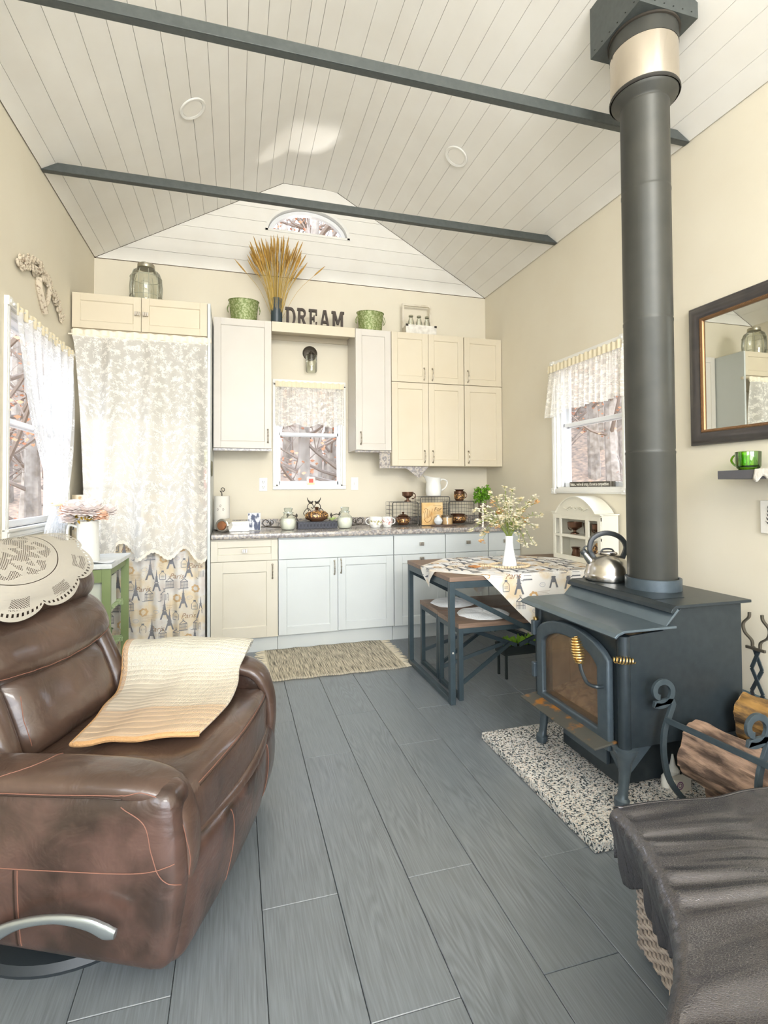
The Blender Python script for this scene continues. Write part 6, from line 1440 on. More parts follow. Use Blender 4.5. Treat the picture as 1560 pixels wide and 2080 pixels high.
def doily_mat():
    m = bpy.data.materials.new('ecru_lace'); m.use_nodes = True; N, L, bs = nodes(m); bs.inputs['Base Color'].default_value = H('b9b4a8'); bs.inputs['Roughness'].default_value = .85
    tc = N.new('ShaderNodeTexCoord'); sp = N.new('ShaderNodeSeparateXYZ'); L.new(tc.outputs['UV'], sp.inputs[0])
    def M(op, a=None, b_=None, c=None):
        q = N.new('ShaderNodeMath'); q.operation = op
        for i, x in enumerate((a, b_, c)):
            if x is None: continue
            if isinstance(x, (int, float)): q.inputs[i].default_value = x
            else: L.new(x, q.inputs[i])
        return q.outputs[0]
    # uv: u = angle turn, v = radius 0..1 ; metric xy stored as u,v of 2nd use -> use radius bands
    rad = sp.outputs[1]; ang = M('MULTIPLY', sp.outputs[0], 2*PI)
    x = M('MULTIPLY', rad, M('COSINE', ang)); y = M('MULTIPLY', rad, M('SINE', ang))
    d1 = M('SINE', M('MULTIPLY', M('ADD', x, y), 260)); d2 = M('SINE', M('MULTIPLY', M('SUBTRACT', x, y), 260))
    mesh = M('GREATER_THAN', M('ADD', d1, d2), .25)
    band = M('MULTIPLY', M('LESS_THAN', M('ADD', rad, M('MULTIPLY', M('COSINE', M('MULTIPLY', ang, 8)), .03)), .50), M('GREATER_THAN', M('ADD', rad, M('MULTIPLY', M('COSINE', M('MULTIPLY', ang, 8)), .05)), .18))
    band2 = M('MULTIPLY', M('MULTIPLY', M('GREATER_THAN', rad, .76), M('LESS_THAN', rad, .90)), M('GREATER_THAN', M('COSINE', M('MULTIPLY', ang, 11)), .25))
    petal = M('LESS_THAN', M('ABSOLUTE', M('SUBTRACT', rad, M('MULTIPLY_ADD', M('COSINE', M('MULTIPLY', ang, 16)), .05, .40))), .035)
    nz = N.new('ShaderNodeTexNoise'); nz.inputs['Scale'].default_value = 14; L.new(tc.outputs['UV'], nz.inputs[0]); fl = M('GREATER_THAN', nz.outputs[0], .60)
    solid = M('MAXIMUM', petal, fl)
    hole = M('MULTIPLY', M('MULTIPLY', mesh, M('MAXIMUM', band, band2)), M('SUBTRACT', 1, solid))
    dots = M('MULTIPLY', M('MULTIPLY', M('GREATER_THAN', rad, .925), M('LESS_THAN', rad, .96)), M('GREATER_THAN', M('COSINE', M('MULTIPLY', ang, 120)), .2))
    ring = M('MULTIPLY', M('GREATER_THAN', rad, .585), M('LESS_THAN', rad, .595))
    hole = M('MAXIMUM', M('MAXIMUM', hole, dots), ring)
    L.new(M('MULTIPLY', M('SUBTRACT', 1, hole), .9), bs.inputs['Alpha'])
    bp = N.new('ShaderNodeBump'); bp.inputs['Strength'].default_value = .5; bp.inputs['Distance'].default_value = .002; L.new(M('ADD', M('MULTIPLY', solid, .5), M('MULTIPLY', nz.outputs[0], .4)), bp.inputs['Height']); L.new(bp.outputs[0], bs.inputs['Normal'])
    return m
def doil(u, v):
    a = 2*PI*u; r = v
    sc = 1 if v < .8 else 1-(v-.8)/.2*(.10-.17*abs(math.cos(a*5.5))**.5)
    s = .37+math.cos(a)*.395*r*sc; l = .045+math.sin(a)*.235*r*sc
    return headp(min(max(s, .127), .818), l)
b = nb(); grid(b, doil, 300, 46)
solo('lace_doily', b, doily_mat(), 'ecru lace doily draped over the headrest of the leather recliner', 'doily')
# crocheted throw over the far arm
M_th = mat('cream_crochet', 'dccfae', .95, sheen=.3); N, L, bs = nodes(M_th)
tc = N.new('ShaderNodeTexCoord'); sp = N.new('ShaderNodeSeparateXYZ'); L.new(tc.outputs['UV'], sp.inputs[0])
def MM(op, a, b_=None, c=None, N=N, L=L):
    q = N.new('ShaderNodeMath'); q.operation = op
    for i, x in enumerate((a, b_, c)):
        if x is None: continue
        if isinstance(x, (int, float)): q.inputs[i].default_value = x
        else: L.new(x, q.inputs[i])
    return q.outputs[0]
rowh = MM('ABSOLUTE', MM('SINE', MM('MULTIPLY', sp.outputs[1], 105))); st = MM('ABSOLUTE', MM('SINE', MM('ADD', MM('MULTIPLY', sp.outputs[0], 260), MM('MULTIPLY', sp.outputs[1], 105))))
hgt = MM('MULTIPLY', MM('POWER', rowh, .5), MM('MULTIPLY_ADD', st, .5, .5))
bp = N.new('ShaderNodeBump'); bp.inputs['Strength'].default_value = 1; bp.inputs['Distance'].default_value = .006; L.new(hgt, bp.inputs['Height']); L.new(bp.outputs[0], bs.inputs['Normal'])
edge = MM('MAXIMUM', MM('LESS_THAN', sp.outputs[0], .045), MM('GREATER_THAN', sp.outputs[1], .82)); mix = N.new('ShaderNodeMix'); mix.data_type = 'RGBA'
mix.inputs[6].default_value = H('d9d3c1'); mix.inputs[7].default_value = H('c5a27a'); 
grad = MM('MAXIMUM', MM('MULTIPLY', MM('SUBTRACT', sp.outputs[1], .45), 1.2), MM('MULTIPLY', edge, .85)); cl_ = N.new('ShaderNodeClamp'); L.new(grad, cl_.inputs[0]); L.new(cl_.outputs[0], mix.inputs[0]); L.new(mix.outputs[2], bs.inputs['Base Color'])
rows = [  # each row from the back-left edge to the front-right edge, chair space
 [(.955, -.58, .50), (.955, -.42, .50), (.957, -.25, .50), (.957, -.14, .50)],
 [(.94, -.60, .565), (.94, -.44, .585), (.945, -.26, .590), (.945, -.09, .585)],
 [(.865, -.60, .605), (.865, -.44, .612), (.865, -.26, .618), (.865, -.075, .606)],
 [(.785, -.575, .60), (.785, -.42, .603), (.785, -.26, .600), (.79, -.070, .585)],
 [(.735, -.55, .53), (.74, -.40, .535), (.745, -.26, .54), (.755, -.080, .545)],
 [(.62, -.50, .492), (.64, -.38, .495), (.66, -.24, .505), (.68, -.06, .512)],
 [(.48, -.46, .498), (.50, -.36, .500), (.52, -.22, .506), (.54, -.035, .505)],
 [(.36, -.42, .500), (.39, -.32, .500), (.42, -.20, .506), (.44, -.035, .504)],
 [(.22, -.40, .497), (.255, -.31, .496), (.27, -.20, .500), (.31, -.05, .500)]]
cols = [curvepts([rows[j][i] for j in range(len(rows))], 8) for i in range(4)]
strip = [curvepts([cols[i][j] for i in range(4)], 14) for j in range(len(cols[0]))]
def thr(u, v):
    j = min(int(v*(len(strip)-1)+1e-6), len(strip)-1); i = min(int(u*(len(strip[0])-1)+1e-6), len(strip[0])-1)
    p = strip[j][i]; return LC(p[0], p[1], p[2]+.005+.003*math.sin(u*14+v*9))
b = nb(); grid(b, thr, len(strip[0])-1, len(strip)-1)
t = thing('crochet_throw', 'cream crocheted throw with tan border lying over the far arm and seat of the recliner', 'blanket', LC(.6, -.3, .5))
part('throw_cloth', b, M_th, t, solid=.010, solid_off=1)
b = nb(); edgep = [thr(0, k/60) for k in range(61)]+[thr(k/40, 1) for k in range(1, 41)]
tube(b, [p+Vector((0, 0, .002)) for p in edgep], .0085, 8); part('tan_border', b, mat('tan_yarn', 'bd9568', .95, bump=(160, 1, .004)), t, label='thick tan crocheted border')
# ------------------------------------------------------------------ ottoman with draped leather cover (near right)
outl = [(1.0, 1.165), (.985, 1.08), (.952, .985), (.905, .89), (.845, .80), (.75, .715), (.62, .63), (.45, .55)]
oc = curvepts([(x, y, 0) for x, y in outl], 5)
n_o = len(oc)
def ott(u, v):
    """u along the curved left edge, v 0 centre far right .. 1 edge .. over and down"""
    i = u*(n_o-1); k = min(int(i), n_o-2); e = oc[k].lerp(oc[k+1], i-k)
    far = Vector((2.30, 1.02-.9*u, 0)) if u < .999 else Vector((2.3, .12, 0))
    if v < .62:
        w = v/.62; p = far.lerp(e, w); z = .405-.012*w+.006*noise.noise(Vector((p.x*5, p.y*5, 0)))
        uu = u+.05*math.sin(w*4+u*9); nn = noise.noise(Vector((uu*11, w*1.6, 3)))+.5*noise.noise(Vector((uu*26, w*3, 7)))
        z += .009*nn*max(0, w-.2)*1.5*(.35+.65*min(1, u*1.6))+.014*noise.noise(Vector((uu*17, w*2, 4)))*max(0, w-.70)*2.6
        z -= .028*math.exp(-((w-.76)/.05)**2)*.3
        return Vector((p.x, p.y, z))
    q = (v-.62)/.38; tdir = (oc[min(k+1, n_o-1)]-oc[max(k, 0)]).normalized(); nrm = Vector((tdir.y, -tdir.x, 0)); nrm = nrm if nrm.x < 0 else -nrm
    pk = .022*noise.noise(Vector((u*24, q*1.5, 5)))*q+.012*noise.noise(Vector((u*60, q*2, 1)))*q
    a = min(1, q/.22)*PI/2; base = e
    out = .028*math.sin(a)+pk-.05*max(0, q-.25); z = .393-.028*(1-math.cos(a))-max(0, q-.22)*(.19+.03*math.sin(u*23+1))
    return Vector((base.x+nrm.x*out, base.y+nrm.y*out, z))
M_cov = mat('charcoal_leatherette', '737276', .24, var=('666468', 5, .35, .7), coat=.2, metal=.85); N, L, bs = nodes(M_cov)
tc = N.new('ShaderNodeTexCoord'); mp = N.new('ShaderNodeMapping'); mp.inputs['Scale'].default_value = (1, 3.2, 1); mp.inputs['Rotation'].default_value = (0, 0, .5); vv = N.new('ShaderNodeTexVoronoi'); vv.feature = 'DISTANCE_TO_EDGE'; vv.inputs['Scale'].default_value = 120
bp = N.new('ShaderNodeBump'); bp.inputs['Strength'].default_value = .4; bp.inputs['Distance'].default_value = .0012; mr = N.new('ShaderNodeMapRange'); mr.inputs[2].default_value = .12
L.new(tc.outputs['Object'], mp.inputs[0]); L.new(mp.outputs[0], vv.inputs[0]); L.new(vv.outputs['Distance'], mr.inputs[0]); L.new(mr.outputs[0], bp.inputs['Height']); L.new(bp.outputs[0], bs.inputs['Normal'])
t = thing('wicker_bench', 'low wicker bench hidden under the charcoal leather cover, front right', 'bench', (1.5, .6, 0))
M_wick = mat('grey_brown_wicker', '8b8078', .6, var=('a5988c', 60, .4, .6))
inn = []
for k, p in enumerate(oc):
    tdir = (oc[min(k+1, n_o-1)]-oc[max(k-1, 0)]).normalized(); nrm = Vector((tdir.y, -tdir.x, 0)); nrm = -nrm if nrm.x < 0 else nrm; inn.append(p+nrm*.055)
b = nb(); A = [b.verts.new((p.x, p.y, .02)) for p in inn]+[b.verts.new((2.3, .2, .02)), b.verts.new((2.3, 1.0, .02))]; B = [b.verts.new((v.co.x, v.co.y, .385)) for v in A]
b.faces.new(A); b.faces.new(B[::-1])
for i in range(len(A)): b.faces.new((A[i], A[(i+1) % len(A)], B[(i+1) % len(A)], B[i]))
part('core', b, mat('wicker_core', '4a423c', .8), t, smooth=0)
b = nb()
ip = curvepts(inn, 4)
# horizontal weavers pass over/under vertical stakes
L_acc = [0]
for p, q in zip(ip, ip[1:]): L_acc.append(L_acc[-1]+(q-p).length)
def ialong(s):
    for k in range(len(ip)-1):
        if L_acc[k+1] >= s: f = (s-L_acc[k])/max(1e-9, L_acc[k+1]-L_acc[k]); return ip[k].lerp(ip[k+1], f), (ip[k+1]-ip[k]).normalized()
    return ip[-1], (ip[-1]-ip[-2]).normalized()
tot = min(L_acc[-1], .62)
for j in range(26):
    z = .03+j*.0135; pts = []
    for k in range(int(tot/.0045)):
        p, d = ialong(k*.0045); nrm = Vector((d.y, -d.x, 0)); nrm = nrm if nrm.x < 0 else -nrm
        pts.append(p+nrm*(.004+.0035*math.sin(k*.0045*2*PI/.036+(PI if j % 2 else 0)))+Vector((0, 0, z)))
    tube(b, pts, .0048, 5)
for k in range(int(tot/.018)):
    p, d = ialong(k*.018+.009); nrm = Vector((d.y, -d.x, 0)); nrm = nrm if nrm.x < 0 else -nrm
    tube(b, [p+nrm*.004+Vector((0, 0, .02)), p+nrm*.004+Vector((0, 0, .38))], .003, 5)
part('weave', b, M_wick, t, kind='stuff')
b = nb(); grid(b, ott, 260, 110)
# back hem of the cover
g = nb()
def backhem(u, v):
    p = ott(0, u*.62); q = v; out = .024*math.sin(min(1, q/.3)*PI/2); return Vector((p.x+.06*out, p.y+out, p.z-.024*(1-math.cos(min(1, q/.3)*PI/2))-max(0, q-.3)*.18))
grid(b, backhem, 90, 16)
solo('leather_cover', b, M_cov, 'creased charcoal leather cover draped over the low wicker bench, front right', 'cover', loc=(1.5, .6, .2), solid=.003, solid_off=-1)
# ------------------------------------------------------------------ mirror, wall shelf, picture, sign
t = thing('wall_mirror', 'large rectangular mirror in a black and gilt-beaded frame on the right wall', 'mirror', (XR, 1.86, 1.86))
MY0, MY1, MZ0, MZ1, MXW = 1.35, 2.222, 1.482, 2.233, 2.436
def frame_ring(y0, y1, z0, z1, prof, m_, nm, par, **kw):
    """prof: list of (inset, standoff) rings"""
    b = nb(); R_ = []
    for ins, so in prof: R_.append([b.verts.new((MXW-so, *p)) for p in ((y0+ins, z0+ins), (y1-ins, z0+ins), (y1-ins, z1-ins), (y0+ins, z1-ins))])
    for A, B in zip(R_, R_[1:]):
        for i in range(4): b.faces.new((A[i], A[(i+1) % 4], B[(i+1) % 4], B[i]))
    return part(nm, b, m_, par, **kw)
M_mf = mat('black_bronze_frame', '3d3a3a', .28, .2, coat=.4, var=('4a4542', 12, .3, .7))
frame_ring(MY0, MY1, MZ0, MZ1, [(0, 0), (0, .018), (.004, .022), (.009, .022), (.014, .026), (.028, .034), (.045, .034), (.058, .026), (.062, .02), (.066, .02)], M_mf, 'frame', t, smooth=60)
frame_ring(MY0, MY1, MZ0, MZ1, [(.066, .0), (.066, .021), (.072, .024), (.079, .019), (.082, .014), (.082, .004)], mat('old_gilt', '8a6b4c', .35, .7), 'gilt_slip', t, smooth=60)
b = nb()
def bead(y, z): lathe(b, [(0, -.003), (.0032, 0), (0, .003)], MXW-.0235, y, z, 6)
k = 0
while MZ0+.072+k*.0075 < MZ1-.07: bead(MY1-.072, MZ0+.072+k*.0075); bead(MY0+.072, MZ0+.072+k*.0075); k += 1
k = 0
while MY0+.075+k*.0075 < MY1-.07: bead(MY0+.075+k*.0075, MZ0+.072); bead(MY0+.075+k*.0075, MZ1-.072); k += 1
part('beading', b, mat('copper_beading', 'b58a66', .35, .8), t, kind='stuff', smooth=0)
part('mirror_glass', box(nb(), MXW-.007, MY0+.08, MZ0+.08, MXW-.002, MY1-.08, MZ1-.08), mat('mirror_silver', 'e6e8e2', .01, 1), t, smooth=0)
solo('floating_shelf', box(nb(), 2.26, 1.30, 1.294, XR-.002, 1.932, 1.335), mat('charcoal_shelf', '5a595c', .5), 'charcoal floating wall shelf below the mirror', 'shelf', smooth=0, bev=.002)
gm = glassmat('green_glass', 'b4de62', .14); 
t = thing('green_glass_mug', 'clear green glass mug on the charcoal wall shelf', 'mug', (2.34, 1.84, 1.3355))
r = .052
part('cup_body', lathe(nb(), [(0, .004), (.036, .004), (.046, .010), (.050, .02), (.052, .086), (.0495, .088), (.047, .022), (.036, .014), (0, .014)], 2.34, 1.84, 1.3355, 36), gm, t)
part('base_ring', lathe(nb(), [(.030, 0), (.040, 0), (.041, .004), (.030, .004)], 2.34, 1.84, 1.3355, 36), gm, t)
part('handle', tube(nb(), curvepts([(2.34, 1.886, 1.405), (2.34, 1.91, 1.408), (2.34, 1.925, 1.385), (2.34, 1.905, 1.36), (2.34, 1.887, 1.355)], 5), .005, 8), gm, t)
t = thing('lace_runner', 'white lace cloth corner hanging over the edge of the charcoal shelf at the picture edge', 'cloth', (2.3, 1.6, 1.336))
b = nb(); grid(b, lambda u, v: Vector((2.41-.155*min(1, v*1.4), 1.72-.4*u+.035*v, 1.3375 if v < .714 else 1.3375-(v-.714)*.14*(1+.3*math.sin(u*40)))) if v < .714 else Vector((2.2565, 1.72-.4*u+.035*v, 1.3375-(v-.714)*.16*(1+.3*math.sin(u*40)))), 60, 14); part('cloth_panel', b, mat('white_crochet', 'e2ddd2', .9, bump=(120, 1, .003)), t, solid=.002)
t = thing('botanical_plaque', 'small white plaque with black sprig drawing on the right wall, below the shelf', 'picture', (XR, 1.74, 1.11))
part('panel', box(nb(), XR-.016, 1.64, 1.035, XR-.001, 1.853, 1.192), mat('plaque_white', 'e3dfd5', .6), t, smooth=0, bev=.003)
b = nb()
for k in range(5):
    z = 1.08+k*.018; tube(b, curvepts([(XR-.0172, 1.79, z-.02), (XR-.0172, 1.81, z), (XR-.0172, 1.826-.003*k, z+.014)], 4), [.001]+[.003]*6+[.001]*2, 4)
tube(b, curvepts([(XR-.0172, 1.78, 1.05), (XR-.0172, 1.79, 1.11), (XR-.0172, 1.80, 1.17)], 4), .0014, 4)
part('sprig_drawing', b, mat('black_ink', '3d3a38', .8), t, smooth=0)
t = thing('sill_sign', 'long narrow dark wooden sign with white lettering on the right window sill', 'sign', (2.46, 3.08, RW[2]+.012))
part('sign_board', box(nb(), XR+.012, 2.86, RW[2]+.0125, XR+.028, 3.325, RW[2]+.050), mat('taupe_sign', '5a554d', .7), t, smooth=0)
tv = text_mesh("Relax... we're all crazy, it's not a competition.", .030, bold=.001)
mxw = max(p[0] for p in tv[0]); b = nb(); put_mesh2d(b, ([(p[0]*.415/mxw, p[1]) for p in tv[0]], tv[1]), lambda u, v: Vector((XR+.0112, 3.315-u, RW[2]+.022+v)))
box(b, XR+.011, 2.883, RW[2]+.013, XR+.0118, 2.886, RW[2]+.050)
part('lettering', b, mat('white_lettering', 'e9e5da', .7), t, smooth=0)
# ------------------------------------------------------------------ log rack, logs, tongs, box, bottles
M_rack = mat('wrought_iron_rack', '3f4a50', .4, .4, var=('4a555a', 40, .3, .8))
t = thing('log_rack', 'black wrought iron log rack with scrolled ends, right of the wood stove', 'log rack', (1.62, 1.40, 0))
def scroll(x, y, top, k=1.0):
    """upright flat bar in the plane y: scroll curling outwards at the top, cradle towards +x at the foot"""
    c = Vector((x-.036*k, y, top-.047*k)); P = []
    for i in range(18):
        a = math.radians(250-i*22); r = (.018+.031*min(1, i/11))*k; P.append(c+Vector((math.cos(a)*r*1.05, 0, math.sin(a)*r)))
    P += [Vector((x+.016*k, y, top-.085*k)), Vector((x+.004, y, top-.13*k)), Vector((x-.022, y, top-.19*k)), Vector((x-.028, y, top-.27*k)), Vector((x-.010, y, top-.36*k)), Vector((x+.035, y, top-.43*k)), Vector((x+.10, y, .045)), Vector((x+.19, y, .03)), Vector((x+.30, y, .03))]
    return tube(nb(), curvepts(P, 3), .0105, sec=[(-1, -.55), (1, -.55), (1, .55), (-1, .55)], up=(0, 1, 0))
U1, U2 = (1.575, 1.565), (1.625, 1.245)
for (x, y) in (U1, U2): part('scrolled_upright', scroll(x, y, .535), M_rack, t, smooth=0, bev=.0015)
part('crossbar', bar(nb(), (1.592-.035, 1.565, .385), (1.642-.035, 1.20, .385), .008, .02), M_rack, t, smooth=0)
for y in (1.565, 1.245): part('foot', bar(nb(), (1.66, y, .009), (1.92, y, .009), .02, .012), M_rack, t, smooth=0)
for y, x0 in ((1.565, 1.67), (1.245, 1.72)): part('foot_post', bar(nb(), (x0+.1, y, .015), (x0+.1, y, .035), .012, .012, (0, 1, 0)), M_rack, t, smooth=0)
def bark_mat(name, c1, c2):
    m = mat(name, c1, .9, var=(c2, 34, .40, .60, 10), stretch=(1, .25, 1)); N, L, bs = nodes(m)
    tc = N.new('ShaderNodeTexCoord'); mp = N.new('ShaderNodeMapping'); mp.inputs['Scale'].default_value = (1, .16, 1); nz = N.new('ShaderNodeTexNoise'); nz.inputs['Scale'].default_value = 45; nz.inputs['Detail'].default_value = 8
    bp = N.new('ShaderNodeBump'); bp.inputs['Strength'].default_value = 1; bp.inputs['Distance'].default_value = .012; L.new(tc.outputs['Object'], mp.inputs[0]); L.new(mp.outputs[0], nz.inputs[0]); L.new(nz.outputs[0], bp.inputs['Height']); L.new(bp.outputs[0], bs.inputs['Normal']); return m
def log(p0, p1, r, m, me, label, seed, sq=1.0):
    p0, p1 = Vector(p0), Vector(p1); ax = (p1-p0).normalized(); s, u = frame_of(ax); R = random.Random(seed); ph = [R.uniform(0, 6) for _ in range(5)]
    def rad(a, v): 
        base = 1+.10*math.cos(3*a+ph[0])+.06*math.cos(2*a+ph[1])+.04*math.sin(7*a+ph[2]+v*3)
        if sq < 1: base *= (1-.22*max(0, math.cos(a-2.2))**3)
        return r*base*(1+.05*noise.noise(Vector((math.cos(a)*3, math.sin(a)*3, v*8+seed)))+.07*noise.noise(Vector((math.cos(a)*9, math.sin(a)*9, v*5+seed)))+.04*noise.noise(Vector((math.cos(a)*22, math.sin(a)*22, v*9+seed))))
    t = thing('firewood_log', label, 'log', (p0+p1)/2-Vector((0, 0, r)), 'split firewood logs in the rack')
    b = nb(); grid(b, lambda q, v: p0.lerp(p1, v)+(s*math.cos(2*PI*q)+u*math.sin(2*PI*q))*rad(2*PI*q, v), 64, 60, closeu=True); part('bark', b, m, t, smooth=60)
    for e, pp in ((0, p0), (1, p1)):
        b = nb(); grid(b, lambda q, v: pp+ax*((1 if e else -1)*.004*(1-v)+.003*noise.noise(Vector((q*9, v*6, seed))))+(s*math.cos(2*PI*q)+u*math.sin(2*PI*q))*rad(2*PI*q, e)*v*.995, 48, 8, closeu=True); bmesh.ops.remove_doubles(b, verts=b.verts[:], dist=1e-5); part('cut_end', b, me, t)
M_bk1 = bark_mat('bark_pinkish', 'a08470', '54443a'); M_bk2 = bark_mat('bark_ochre', '94703c', '4a3a28'); M_end = mat('sawn_wood', 'c7a679', .85, var=('a5835a', 30, .35, .65), bump=(60, .5, .003))
log((1.715, 1.58, .250), (1.765, 1.19, .248), .104, M_bk1, M_end, 'thick pinkish-brown split log in the rack, nearer the leather cover', 3, .9)
log((1.80, 1.58, .085), (1.85, 1.21, .085), .048, M_bk1, M_end, 'lower log in the rack, mostly hidden under the pinkish-brown one', 8)
log((1.975, 1.58, .335), (2.06, 1.19, .325), .098, M_bk2, M_end, 'ochre-barked round log in the rack, behind the pinkish-brown one', 5)
log((1.985, 1.57, .122), (2.05, 1.19, .122), .080, M_bk2, M_end, 'ochre-barked bottom log at the back of the rack', 9)
t = thing('fire_tongs', 'black iron fireplace tongs leaning beside the wood stove near the wall', 'tongs', (2.33, 1.83, 0))
X = 2.36; P = lambda y, z: Vector((X, y, z))
for s in (-1, 1):
    yy = lambda v: 1.835-s*v     # s=-1: left in the photo is larger y
    b = nb()
    tube(b, curvepts([P(yy(-.030), .66), P(yy(-.034), .635), P(yy(-.062), .60), P(yy(-.055), .56), P(yy(-.022), .53), P(yy(-.018), .50)], 5), .006, sec=[(-1.2, -.6), (1.2, -.6), (1.2, .6), (-1.2, .6)])
    part('jaw', b, mat('tongs_bronze', '5f5a50', .5, .5), t, smooth=0)
    for (a, c) in (((-.018, .50), (.022, .40)), ((.022, .40), (-.030, .29)), ((-.030, .29), (.016, .16)), ((.016, .16), (.03, .02))):
        part('arm', bar(nb(), P(yy(a[0]), a[1])+Vector((s*.004, 0, 0)), P(yy(c[0]), c[1])+Vector((s*.004, 0, 0)), .016, .005, (1, 0, 0)), M_rack, t, smooth=0)
part('grip_bar', bar(nb(), P(1.875, .497)+Vector((-.012, 0, 0)), P(1.785, .497)+Vector((-.012, 0, 0)), .012, .012), MATS['tongs_bronze'], t, smooth=0)
t = thing('cardboard_box', 'dark teal cardboard box with red oval mark on the floor behind the stove and tongs', 'box', (2.32, 1.84, 0))
part('box_body', box(nb(), 2.215, 1.70, .0, 2.425, 1.97, .255), mat('teal_card', '3d5560', .6, var=('48606a', 10, .3, .7)), t, smooth=0, bev=.003)
b = nb(); prism(b, [(2.33+.045*math.cos(a*PI/10), 1.91+.028*math.sin(a*PI/10)) for a in range(20)], lambda u, v: Vector((u, v, .2552)), (0, 0, .001)); part('red_oval', b, mat('red_mark', 'c9484a', .6), t, smooth=0)
tv = text_mesh('URRY', .045, bold=.002); b = nb(); put_mesh2d(b, tv, lambda u, v: Vector((2.2145, 1.84-u, .20+v-.03))); part('lettering', b, MATS['white_lettering'], t, smooth=0)
for (x, y, r, h, lab, nm) in ((1.695, 1.705, .018, .085, 'white cone-nozzled glue bottle on the hearth beside the log rack, left', 'cone'), (1.745, 1.72, .026, .115, 'white sealant bottle with long nozzle on the hearth beside the log rack, right', 'long')):
    t = thing('glue_bottle', lab, 'bottle', (x, y, HZ), 'white bottles on the hearth')
    part('bottle_body', lathe(nb(), [(0, 0), (r, 0), (r, h*.45), (r*.5, h*.6), (0, h*.6)], x, y, HZ, 20), mat('white_plastic', 'dedcd3', .4), t)
    part('nozzle', lathe(nb(), [(r*.45, h*.6), (r*.12, h), (0, h)], x, y, HZ, 14), MATS['white_plastic'], t)
t = thing('white_carton', 'small white carton with a purple round emblem on the hearth beside the glue bottles', 'box', (1.72, 1.66, HZ))
part('carton_body', box(nb(), 1.69, 1.655, HZ, 1.77, 1.685, HZ+.05), mat('cream_carton', 'd9d4c8', .6), t, smooth=0)
b = nb()
for p in ringp(1.715, HZ+.026, .016, .016, .004, 16)+ringp(1.715, HZ+.026, .009, .009, .003, 12): poly(b, [(q[0], 1.6545, q[1]) for q in p])
part('emblem', b, mat('purple_print', '6a3a6b', .6), t, smooth=0)
# ------------------------------------------------------------------ green kitchen cart
t = thing('kitchen_cart', 'sage green wooden kitchen cart with white top, between the recliner and the niche', 'cart', (-.89, 3.41, 0))
M_sage = mat('sage_green_paint', '8a9a6c', .5, var=('7d8e60', 5, .3, .7)); M_sage2 = mat('pale_sage_paint', 'a9bd92', .5)
cx0, cx1, cy0, cy1, cz = -1.095, -.672, 3.15, 3.68, .842
part('white_top', box(nb(), cx0, cy0-.012, cz-.024, cx1+.008, cy1+.01, cz), mat('white_cart_top', 'dfe4e6', .4, var=('d5dadb', 20, .4, .6)), t, smooth=0, bev=.002)
for x in (cx0+.01, cx1-.045):
    for y in (cy0, cy1-.035): part('leg', box(nb(), x, y, 0, x+.045, y+.022, cz-.0245), M_sage, t, smooth=0, bev=.001)
for x in (cx0+.012, cx1-.03): part('side_rail', box(nb(), x, cy0+.0225, cz-.07, x+.016, cy1-.0355, cz-.0245), M_sage, t, smooth=0)
part('front_rail', box(nb(), cx0+.0555, cy0+.002, cz-.10, cx1-.0455, cy0+.018, cz-.03), M_sage, t, smooth=0)
for z in (.545, .31):
    for y in (cy0+.023, cy1-.052): part('shelf_rail', box(nb(), cx0+.012, y, z-.03, cx1-.03, y+.016, z-.0005), M_sage2, t, smooth=0)
    for k in range(7): part('slat', box(nb(), cx0+.012, cy0+.023+k*.068, z, cx1-.03, cy0+.023+k*.068+.045, z+.012), M_sage2, t, smooth=0)
t = thing('shelf_bin', 'white plastic bin on the upper slatted shelf of the green cart', 'bin', (-.9, 3.4, .558))
b = nb(); x0, x1, y0, y1, z0, z1 = -1.05, -.725, 3.20, 3.55, .5575, .735
box(b, x0, y0, z0, x1, y1, z0+.004)
for q in ((x0, y0, x1, y0+.004), (x0, y1-.004, x1, y1), (x0, y0+.004, x0+.004, y1-.004), (x1-.004, y0+.004, x1, y1-.004)): box(b, q[0], q[1], z0+.004, q[2], q[3], z1)
part('bin_body', b, mat('pale_bin', 'd8ded2', .45), t, smooth=0, bev=.001)
for k in range(3): part('paper_sheet', box(nb(), x1-.03-k*.012, y0+.02, z0+.005, x1-.026-k*.012, y1-.03-k*.02, z1+.02+.008*k), mat('grey_paper', 'c6c8c2', .8), t, smooth=0)
solo('green_pot', lathe(nb(), [(0, 0), (.045, 0), (.055, .08), (.06, .085), (.05, .085), (.045, .006), (0, .006)], -.78, 3.45, .3225, 24), mat('deep_green_glaze', '3f6a35', .3), 'small deep green pot on the lower shelf of the green cart', 'pot')
solo('orange_packet', rbox(nb(), (-.86, 3.27, .3225), (-.75, 3.33, .41), .01, 4), mat('orange_pack', 'cf8a52', .6), 'small orange packet on the lower shelf of the green cart', 'packet')
t = thing('note_paper', 'curled white paper slips lying on the white cart top', 'paper', (-.74, 3.24, cz))
part('paper_sheet', grid(nb(), lambda u, v: Vector((-.80+.13*u, 3.18+.10*v, cz+.003+.004*math.sin(u*6+v*2)+.003)), 12, 6), mat('white_paper', 'e9ecee', .8), t)
vx2, vy2, vz2 = -.832, 3.33, cz+.0005
t = thing('flower_jug', 'tall white cylindrical jug with the blush peonies on the green cart', 'jug', (vx2, vy2, vz2))
part('jug_body', lathe(nb(), [(0, 0), (.062, 0), (.064, .004), (.059, .10), (.0592, .104), (.058, .108), (.056, .236), (.053, .236), (.056, .01), (0, .01)], vx2, vy2, vz2, 40), M_wh, t)
part('handle', tube(nb(), curvepts([(vx2-.055, vy2, vz2+.2), (vx2-.10, vy2, vz2+.21), (vx2-.105, vy2, vz2+.12), (vx2-.06, vy2, vz2+.07)], 5), .007, 8), M_wh, t)
